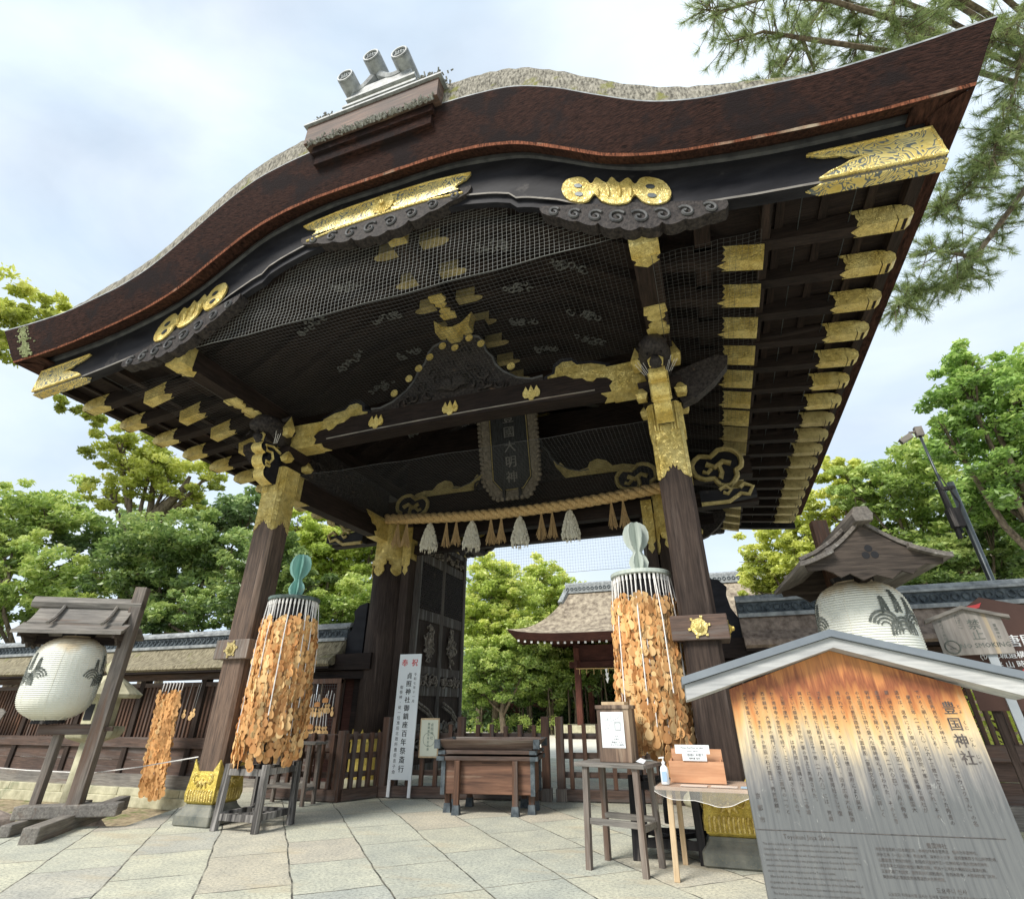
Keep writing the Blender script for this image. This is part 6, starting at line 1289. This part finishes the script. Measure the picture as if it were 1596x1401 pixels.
# ---------------------------------------------------------------- worship hall beyond the gate
M['hroof']=plain('bark_shingle_roof',(.12,.09,.065),(.44,.37,.27),3.2,.95,0,1,12,(1,.6,.8))
def hall(loc,label,ex,ey,rz0,ez,rzh,ridge,px,py_,name='worship_hall',pil=True,pal=False,back=True):
    t=thing(name,label,'building',loc); n=24
    # hip-and-gable roof: concave surface from eave rectangle up to the ridge
    q=MB(); V=[];F=[]; m=10
    per=[(-ex,-ey),(ex,-ey),(ex,ey),(-ex,ey)]
    def P(side,s,f):
        # s along the side (-1..1), f up the slope (0..1)
        lift=.38*abs(s)**6*(1-f)
        z=ez+lift+(rzh-ez)*(f**1.55)
        if side in (0,2):
            sg=-1 if side==0 else 1; hx=ex+(ridge-ex)*min(1,f**.62); return (s*hx*(1 if side==0 else -1),sg*ey*(1-f),z)
        sg=1 if side==1 else -1; hx=ex+(ridge-ex)*min(1,f**.62); return (sg*hx,s*ey*(1-f)*sg,z)
    for side in range(4):
        o=len(V)
        for i in range(n+1):
            for j in range(m+1): V.append(P(side,-1+2*i/n,j/m))
        for i in range(n):
            for j in range(m): a=o+i*(m+1)+j; F.append((a,a+m+1,a+m+2,a+1))
    q.add(V,F); rf=q.build('roof','hroof' if not pal else 'gx',t,smooth=True)
    q=MB()
    for side in range(4):
        for i in range(n):
            a=P(side,-1+2*i/n,0);b=P(side,-1+2*(i+1)/n,0); k=.955
            q.add([a,b,(b[0]*k,b[1]*k,b[2]-.42),(a[0]*k,a[1]*k,a[2]-.42)],[(0,1,2,3)]); q.add([(a[0]*k,a[1]*k,a[2]-.42),(b[0]*k,b[1]*k,b[2]-.42),(b[0]*.55,b[1]*.5,ez-.25),(a[0]*.55,a[1]*.5,ez-.25)],[(0,1,2,3)])
    q.build('eave','redx',rf)
    q=MB()
    for i in range(int(2*ex/.42)):
        x=-ex*.93+i*.42; k=(abs(x)/ex)**6*.38; q.box((x,-ey*.93,ez-.50+k),(.12,.04,.12))
    q.build('rafter_end','wpaint',rf)
    q=MB(); q.bbox((-ridge-.2,-.28,rzh-.1),(ridge+.2,.28,rzh+.42)); q.tube([(-ridge-.2,0,rzh+.5),(ridge+.2,0,rzh+.5)],.17,10); 
    for s in (-1,1): q.bbox((s*(ridge+.2)-.1,-.45,rzh-.5),(s*(ridge+.2)+.1,.45,rzh+.2)); q.beam((s*(ridge+.15),-.1,rzh+.1),(s*(ridge+.35),-1.3,rzh-.95),.35,.28)
    rg=q.build('ridge','tile',rf)
    q=MB()
    for i in range(int(2*ridge/.3)): q.tube([(-ridge+i*.3+.1*math.cos(a),-.3,rzh+.18+.1*math.sin(a)) for a in np.linspace(0,2*pi,7)],.03,4)
    q.build('ridge_pattern','tiled',rg)
    for x in px:
        for y in py_:
            q=MB(); q.bbox((x-.17,y-.17,.0),(x+.17,y+.17,ez-.6)); q.build('pillar','redw',t)
    q=MB()
    for y in (py_[0],py_[-1]): q.bbox((px[0]-.5,y-.1,ez-1.75),(px[-1]+.5,y+.1,ez-1.4)); q.bbox((px[0]-.2,y-.12,ez-1.05),(px[-1]+.2,y+.12,ez-.45)); q.bbox((px[0],y-.02,ez-1.6),(px[-1],y+.02,ez-.9))
    for x in (px[0],px[-1]): q.bbox((x-.1,py_[0]-.5,ez-1.75),(x+.1,py_[-1]+.5,ez-1.4)); q.bbox((x-.12,py_[0],ez-1.05),(x+.12,py_[-1],ez-.45))
    q.build('beam','redx',t)
    return t
h=hall((1.05,31.5,.62),'open-sided worship hall with sweeping bark roof seen through the gate',9.1,6.3,0,4.85,8.35,6.5,(-5.35,-1.9,1.9,5.35),(-3.6,0,3.6))
q=MB(); q.bbox((-6.6,-5,-.62),(6.6,5,.0)); q.build('stone_platform','stone',h,bevel=.03)
q=MB(); q.tube([(-5.4,-3.8,3.05),(-1.9,-3.8,3.0),(1.9,-3.8,3.0),(5.4,-3.8,3.05)],.03,5); 
for i in range(24): q.tube([(-5.2+i*.45,-3.8,3.02),(-5.2+i*.45,-3.8,2.7)],.02,3)
q.build('straw_rope','rope',h)
q=MB()
for x in (-3.6,-.5,2.6): q.plate([(0,0),(.16,0),(.1,-.22),(.22,-.22),(.14,-.48),(.22,-.48),(.1,-.8),(.0,-.52),(.08,-.52),(0,-.26),(.06,-.26)],(x,-3.82,3.0),(1,0,0),(0,0,1),.01)
q.build('paper_streamer','wpaint',h)
g2=hall((-1.2,52,.3),'low building with pale tiled roof and dark red walls far behind the worship hall',9.5,5,0,4.4,7.0,7,(-7,-3.5,0,3.5,7),(-2.5,2.5),pal=True,name='rear_building')
q=MB(); q.bbox((-7,-2.2,-.3),(7,-2,3.6)); q.build('wall','redx',g2)
q=MB()
for i in range(7): q.bbox((-5.9+i*1.8,-2.3,.6),(-5.2+i*1.8,-2.2,2.6))
q.build('shutter','wx',g2)
hR=hall((14.5,31,.4),'part of a grey-ridged shrine building seen between the right pillar and the wall',4,6.3,0,7.4,10.6,2.2,(-3,3),(-4,4),name='side_building')
q=MB(); q.bbox((-3,-4,-.4),(3,4,6.8)); q.build('wall','redx',hR)
stone_lantern((-1.35,24.4,.0+.35),'small pale stone lantern in front of the worship hall pillars',.68,'plaster')
# ---------------------------------------------------------------- trees
def leafmesh(name,clusters,size,per,mat,seed,flat=.5,clus_r=.55,tintbase=0.5):
    rg=np.random.default_rng(seed); C_=[];T_=[]
    for (x,y,z,r,t) in clusters:
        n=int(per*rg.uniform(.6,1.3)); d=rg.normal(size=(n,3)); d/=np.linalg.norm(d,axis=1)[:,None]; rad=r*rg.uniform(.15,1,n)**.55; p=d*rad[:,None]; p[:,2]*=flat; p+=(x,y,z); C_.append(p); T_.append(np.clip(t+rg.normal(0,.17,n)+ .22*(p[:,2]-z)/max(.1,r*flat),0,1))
    C_=np.concatenate(C_);T_=np.concatenate(T_); n=len(C_)
    a=rg.normal(size=(n,3)); a[:,2]*=.6; a/=np.linalg.norm(a,axis=1)[:,None]; b=np.cross(a,rg.normal(size=(n,3))); b/=np.linalg.norm(b,axis=1)[:,None]
    s=size*rg.uniform(.45,1.5,n)[:,None]
    V=np.stack([C_-a*s,C_+b*s*.42+a*s*.1,C_+a*s,C_-b*s*.42+a*s*.1],1).reshape(-1,3)
    me=bpy.data.meshes.new(name); me.vertices.add(4*n); me.vertices.foreach_set('co',V.ravel()); me.loops.add(4*n); me.loops.foreach_set('vertex_index',np.arange(4*n)); me.polygons.add(n); me.polygons.foreach_set('loop_start',np.arange(n)*4); me.polygons.foreach_set('loop_total',np.full(n,4))
    me.update(calc_edges=True); at=me.attributes.new('tint','FLOAT','POINT'); at.data.foreach_set('value',np.repeat(T_,4)); me.materials.append(LEAF[mat]); return me
def tree(label,blobs,mat,leaf=.16,dens=1,base=None,trunk_r=.25,seed=0,group=None,name='tree',flat=.55,sparse=.0,zb=-.5,hi=False):
    rn=random.Random(seed+7); bx_=sum(b[0] for b in blobs)/len(blobs); by=sum(b[1] for b in blobs)/len(blobs); base=base or (bx_,by); zmin=min(b[2]-b[3] for b in blobs)
    t=thing(name,label,'tree',(base[0],base[1],zb),0,group)
    cl=[]
    for (x,y,z,r) in blobs:
        n=max(5,int(26*r*r**.4*dens))
        for i in range(n):
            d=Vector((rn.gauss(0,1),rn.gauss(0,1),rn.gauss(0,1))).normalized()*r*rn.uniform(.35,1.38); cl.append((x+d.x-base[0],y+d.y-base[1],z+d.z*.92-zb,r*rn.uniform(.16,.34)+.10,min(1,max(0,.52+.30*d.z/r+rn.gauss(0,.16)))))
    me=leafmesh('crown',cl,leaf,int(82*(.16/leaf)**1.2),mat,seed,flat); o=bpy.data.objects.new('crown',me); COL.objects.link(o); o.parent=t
    q=MB(); zt=min(b[2] for b in blobs)-zb; top=max(1.2,zt-.6)
    q.tube([(0,0,-.2),(.05,.03,top*.35),(-.12,.1,top*.7),(.05,0,top)],[trunk_r*1.25,trunk_r,trunk_r*.85,trunk_r*.7],9)
    for (x,y,z,r) in blobs:
        if hi: continue
        e=Vector((x-base[0],y-base[1],z-zb)); s0=Vector((.0,.05,top*rn.uniform(.55,.98))) if not hi else Vector((0,0,top+1.5)); mid=s0.lerp(e,.5)+Vector((rn.uniform(-.3,.3),rn.uniform(-.3,.3),-.075*(e-s0).length*(0 if hi else 1))); q.tube([s0,mid,e],[trunk_r*.5,trunk_r*.34,trunk_r*.16],6)
        for k in range(6):
            d=Vector((rn.gauss(0,1),rn.gauss(0,1),rn.gauss(0,.8))).normalized()*r*.95; q.tube([mid.lerp(e,rn.uniform(.4,1)),e+d*.5+Vector((0,0,rn.uniform(-.1,.1))),e+d],[trunk_r*.17,trunk_r*.09,.012],4,cap=False)
    q.build('trunk','bark',t,smooth=True)
    return t
TREES=[('yellow-green tree crown rising above the left end of the gate roof',[(-23.6,2.2,17.6,1.35),(-21.8,3.1,17.2,.85),(-25.4,2.3,16.6,1.6),(-23.0,5.6,14.4,.5),(-21.8,6.2,13.9,.55)],'y',.17,.8,(-38,1)),
('tall camphor tree with forked bare limbs behind the left roof end',[(-21.7,8.7,11.8,1.42),(-20.0,9.4,11.5,1.3),(-18.0,10.0,11.8,.88),(-22.1,7.8,13.1,.95),(-22.8,8.8,10.8,.85),(-20.7,8.8,12.4,1.1),(-19.0,10.2,10.6,.7)],'y',.14,.75,(-20.6,9.8)),
('round-crowned green tree at the left edge of the view',[(-29.6,9.0,10.7,1.87),(-27.7,9.6,10.7,1.53),(-32.0,8.5,10.1,2.04)],'l',.17,.9,(-29.5,9.6)),
('low mid-green tree above the wall behind the left lantern',[(-22.1,6.9,6.3,1.6),(-20.5,7.8,5.7,1.33),(-23.7,6.5,5.9,1.33),(-23.0,6.0,7.3,.6),(-19.6,7.4,4.6,1.0),(-24.5,6,4.6,1.2)],'l',.14,1.0,(-22,7.2)),
('broad dark green tree between the left lantern and the front pillar',[(-17.1,7.9,7.5,1.47),(-15.6,8.4,7.6,1.2),(-18.6,8.1,6.4,1.33),(-17.2,8.8,5.9,1.33),(-15.6,9.1,6.3,1.33),(-14.3,8.9,7.5,.93),(-19.0,8.2,8.3,.8)],'g',.13,1.1,(-16.9,8.7)),
('distant dark tree filling the gap under the camphor tree',[(-21.0,14.0,11.0,1.3),(-19.2,14.4,11.3,1.46),(-28.2,12.4,9.7,1.6),(-25.6,12.8,10.2,1.4),(-23,13.4,9.2,1.6)],'d',.19,.9,(-22.5,14)),
('dark glossy tree just left of the front pillar above the wall',[(-11.2,7.4,5.7,1.15),(-12.0,7.8,4.5,1.04),(-10.2,7.3,6.5,1.04),(-13.6,7.3,4.5,.81),(-14.7,6.9,4.4,.69),(-9.6,7.8,5.2,.9)],'g',.11,1.2,(-11.4,7.8)),
('fresh green tree seen between the left front pillar and the main pillar',[(-14.1,13.2,8.6,1.42),(-12.5,13.4,9.1,1.42),(-14.0,14.0,7.2,1.58),(-12.2,14.3,7.7,1.26),(-14.5,12.5,9.4,.95),(-13.3,14.7,6.4,1.42),(-11,14.2,8.4,1.1)],'Y',.15,1.1,(-13.2,14)),
('mid-green tree low behind the wall between the two left pillars',[(-11.8,12.3,5.1,1.26),(-10.6,12.6,5.3,1.12),(-12.7,11.8,5.6,1.12),(-9.6,12.6,4.6,1.0)],'l',.12,1.2,(-11.4,12.4)),
('tall maple tree with layered bright leaves at the right edge',[(15.3,14.6,11.3,1.7),(14.4,13.8,12.2,1.09),(15.6,15.4,10.0,1.46),(13.6,14.5,10.5,.85),(16.5,14.5,12.2,1.21),(14.5,15.8,8.8,1.46),(15.7,16.6,8.1,1.21),(14.9,14,12.9,.8),(17,16,9.5,1.4)],'m',.13,1.0,(15.8,16)),
('fresh green tree in front of the sky left of the maple tree',[(13.8,19.5,10.2,1.75),(12.5,18.8,10.7,1.31),(13.2,20.3,8.4,1.6),(11.1,18.6,10.2,.9),(15.1,21.0,8.4,1.46)],'l',.15,1.0,(13.2,20)),
('yellow-green tree directly above the right lantern roof',[(11.2,20.3,11.5,.95),(10.3,20.8,10.1,1.26),(12.1,21.5,9.9,1.26),(11.5,22.1,8.5,1.42),(9.4,21.4,8.5,1.1)],'y',.15,.9,(11,21.4)),
('yellow-green tree between the gate eave and the right lantern',[(7.2,23.1,8.4,1.36),(9.1,22.9,9.9,1.36),(8.4,23.8,7.8,1.36),(6.6,23.7,6.9,1.02),(10.3,24.3,8.1,1.36),(8.2,24,6.3,1.3)],'y',.16,1.0,(8.5,23.8)),
('dark green tree low above the right wall ridge',[(15.8,19.8,6.7,1.07),(14.2,19.5,6.2,1.33),(12.6,19.0,6.2,1.33),(16.8,19.9,7.1,1.33),(11.1,18.5,6.1,1.07),(13.4,19.4,7.5,.9),(15.6,18.6,8.2,.9)],'g',.14,1.0,(14,19.6)),
('tall pale green tree beside the open door, first in the row',[(-10.3,28.2,9.8,1.75),(-11.9,29.1,7.3,1.75),(-9.0,29.4,8.6,1.84),(-10.9,30.4,5.7,1.84),(-9.4,29,6.3,1.5)],'Y',.16,1.3,(-10.4,29.4)),
('bright yellow-green tree behind the pale tree near the hall roof',[(-8.8,35.3,11.1,1.5),(-7.6,36.5,9.7,1.8),(-9.8,36.5,8.3,2.14),(-7.5,37.9,7.3,1.87)],'Y',.18,1.2,(-8.6,37)),
('slender fresh green tree over the fence beside the open door',[(-10.9,27.6,4.3,1.49),(-9.2,28.4,3.9,1.61),(-7.4,28.4,5.0,1.49),(-11.1,28.6,2.6,1.27)],'l',.14,1.25,(-9.5,28.5)),
('fresh green tree beneath the left corner of the hall roof',[(-7.1,30.3,3.9,1.53),(-5.6,30.8,3.9,1.33),(-8.5,30.5,3.0,1.31),(-6.5,31.4,2.6,1.2)],'l',.14,1.25,(-6.9,31)),
('yellow-green tree seen between the pillars of the hall',[(-7.0,43.8,5.8,1.75),(-6.5,45.1,3.7,1.75),(-5.7,46.3,2.2,1.46),(-4,45,3,1.4)],'y',.19,1.0,(-6.3,45))]
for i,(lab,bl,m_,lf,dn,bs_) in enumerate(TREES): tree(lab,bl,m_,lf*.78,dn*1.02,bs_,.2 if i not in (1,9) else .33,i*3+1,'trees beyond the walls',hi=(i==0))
# camphor fork: heavy bare limbs
q=MB(); q.tube([(-20.6,9.8,5),(-20.9,9.6,8.2),(-20.4,9.5,9.6),(-19.7,9.6,10.3),(-19.2,9.7,10.9),(-19.0,9.7,11.6)],[.34,.30,.26,.22,.18,.08],8); q.tube([(-20.6,9.55,9.3),(-20.6,9.4,10.2),(-20.75,9.3,11.1),(-21.0,9.1,12.2)],[.2,.15,.12,.05],7)
tt=[o for o in COL.objects if o.get('label','').startswith('tall camphor')][0]; q.v=[(x+20.6,y-9.8,z+.5) for x,y,z in q.v]; q.build('limb','bark',tt,smooth=True)
# thin bare trunks of the grove beyond the courtyard
rn=random.Random(77)
for i in range(22):
    x=-14+i*.52+rn.uniform(-.2,.2); y=31.5+rn.uniform(-1.5,2.5); q=MB(); r=rn.uniform(.05,.13); hh=rn.uniform(3.5,6); q.tube([(0,0,0),(rn.uniform(-.2,.2),0,hh*.5),(rn.uniform(-.5,.5),0,hh)],[r,r*.85,r*.6],6); t=thing('young_tree','slender bare-stemmed young tree in the grove beyond the courtyard','tree',(x,y,-.05),0,'young trees of the grove'); q.build('trunk','bark',t)
    cl=[(rn.gauss(0,.7),rn.gauss(0,.6),hh+rn.uniform(-1.2,.6),.55,.3+rn.uniform(-.2,.3)) for _ in range(9)]
    me=leafmesh('crown',cl,.12,70,rn.choice('dgl'),100+i,.6); o=bpy.data.objects.new('crown',me); COL.objects.link(o); o.parent=t
hd=[(x+rn.uniform(-.4,.4),34.5+rn.uniform(-.5,1.5),rn.uniform(0,3.6),.8,.25+rn.uniform(-.2,.2)) for x in np.linspace(-17,-1,60) for _ in range(3)]
me=leafmesh('undergrowth',hd,.17,70,'d',55,.8); o=bpy.data.objects.new('undergrowth',me); COL.objects.link(o); o['kind']='stuff'; o['label']='dark undergrowth at the back of the grove'
q=MB(); q.bbox((-19,37,-.1),(0,37.3,4.2)); dk=q.build('garden_wall','redx'); tag(dk,'dark boundary wall in the shade behind the grove','wall')
hd=[(x+rn.uniform(-.5,.5),rn.uniform(28.5,30.5),rn.uniform(.1,1.1)*(1 if rn.random()<.8 else 2),.4,.55+rn.uniform(-.2,.3)) for x in np.linspace(-13,-5.5,26)]
me=leafmesh('shrub',hd,.09,90,'l',56,.8); o=bpy.data.objects.new('shrub_row',me); COL.objects.link(o); o['kind']='stuff'; o['label']='low bright shrubs in front of the grove'
hd=[(x+rn.uniform(-.6,.6),9.2+rn.uniform(-1,1),rn.uniform(.1,2.2),.55,.5+rn.uniform(-.2,.3)) for x in np.linspace(6,13,22) for _ in range(2)]
me=leafmesh('shrub',hd,.08,110,'y',57,.8); o=bpy.data.objects.new('shrub_row',me); COL.objects.link(o); o['kind']='stuff'; o['label']='light green shrubs behind the lattice of the right wall'
# ---------------------------------------------------------------- pine overhanging at upper right
BR=[[(12.81,.84,14.88),(11.58,1.09,13.71),(10.51,.91,13.36),(9.48,.62,13.25)],[(12.76,2.49,13.03),(11.55,2.56,12.18),(10.6,2.72,11.32),(10.01,2.72,10.96)],[(12.98,3.39,12.64),(11.95,3.69,11.49),(10.94,3.93,10.47),(10.43,4.04,9.96),(9.57,3.85,9.77),(9.03,3.83,9.48)],[(12.09,1.26,13.71),(11.45,1.85,12.3),(10.9,2.2,11.36)],[(10.64,3.44,10.09),(10.13,3.22,10.16),(9.61,3.0,10.22)],[(9.45,-.13,16.62),(8.71,.2,15.6),(8.02,.4,14.84),(7.33,.6,14.07),(6.87,.59,13.82)],[(8.31,-.47,14.43),(7.19,-.89,14.49),(6.13,-1.1,14.2),(5.82,-1.24,14.26)],[(7.85,.06,14.28),(7.08,-.28,14.41),(6.25,-.43,14.17)],[(8.94,-.01,16.11),(9.31,.71,15.09),(9.0,1.12,14.19)],[(9.82,-.34,15.13),(9.48,.22,13.95),(10.07,.56,13.72)],[(11.41,.46,15.74),(10.99,.81,14.88),(10.24,.83,14.39)],[(8.02,.4,14.84),(8.18,.83,14.2),(7.72,.81,13.94)]]
pt_=thing('pine_tree','overhanging pine branches with long needles at the upper right','tree',(16,5,-.5))
q=MB(); q.tube([(16,5,-.5),(15.6,4.6,6),(14.6,3.6,11),(13.6,2.2,14),(12.8,1,17)],[.42,.36,.3,.2,.1],10); rn=random.Random(41); tips=[]
for bi,b in enumerate(BR):
    pts=[Vector(p) for p in b]; q.tube(pts,[.05-.038*i/(len(pts)-1) for i in range(len(pts))],6)
    q.tube([Vector((14.2,3.,12.5)).lerp(pts[0],.0),Vector((14.2,3.,12.5)).lerp(pts[0],.6)+Vector((0,0,.5)),pts[0]],[.05,.06,.05],6)
    L_=sum((pts[i+1]-pts[i]).length for i in range(len(pts)-1)); n=int(L_*(24 if bi in (5,6,7,11) else 40))
    for i in range(n):
        f=(i+.5)/n*(len(pts)-1); k=min(int(f),len(pts)-2); p=pts[k].lerp(pts[k+1],f-k); d=(pts[k+1]-pts[k]).normalized(); sd=Vector((rn.gauss(0,1),rn.gauss(0,1),rn.gauss(-.1,.7))).normalized(); tw=(d*.5+sd).normalized(); l=rn.uniform(.2,.8); e=p+tw*l
        q.tube([p,p.lerp(e,.5)+Vector((0,0,-.03)),e],[.012,.008,.004],4,cap=False); tips.append((e,tw)); 
        if rn.random()<.6: tips.append((p.lerp(e,.6),(tw+sd*.4).normalized()))
ox=Vector((16,5,-.5)); q.v=[(x-16,y-5,z+.5) for x,y,z in [tuple(v) for v in q.v]]; q.build('trunk','bark',pt_)
rg=np.random.default_rng(9); V=[];T_=[]
for e,d in tips:
    n=64; dd=rg.normal(size=(n,3))*.75+np.array(d)*1.0; dd/=np.linalg.norm(dd,axis=1)[:,None]; st_=np.array(e)-np.array(ox)-np.array(d)*rg.uniform(0,.14,n)[:,None]; L_=rg.uniform(.10,.19,n)[:,None]; s=np.cross(dd,rg.normal(size=(n,3))); s/=np.linalg.norm(s,axis=1)[:,None]; w=.0038
    V.append(np.stack([st_-s*w,st_+s*w,st_+dd*L_+s*w*.5,st_+dd*L_-s*w*.5],1)); T_.append(np.repeat(np.clip(rg.normal(rg.uniform(.3,.75),.16,n),0,1),4))
V=np.concatenate(V).reshape(-1,3); T_=np.concatenate(T_); n=len(V)//4
me=bpy.data.meshes.new('needles'); me.vertices.add(4*n); me.vertices.foreach_set('co',V.ravel()); me.loops.add(4*n); me.loops.foreach_set('vertex_index',np.arange(4*n)); me.polygons.add(n); me.polygons.foreach_set('loop_start',np.arange(n)*4); me.polygons.foreach_set('loop_total',np.full(n,4)); me.update(calc_edges=True)
at=me.attributes.new('tint','FLOAT','POINT'); at.data.foreach_set('value',T_); me.materials.append(LEAF['p']); o=bpy.data.objects.new('needles',me); COL.objects.link(o); o.parent=pt_
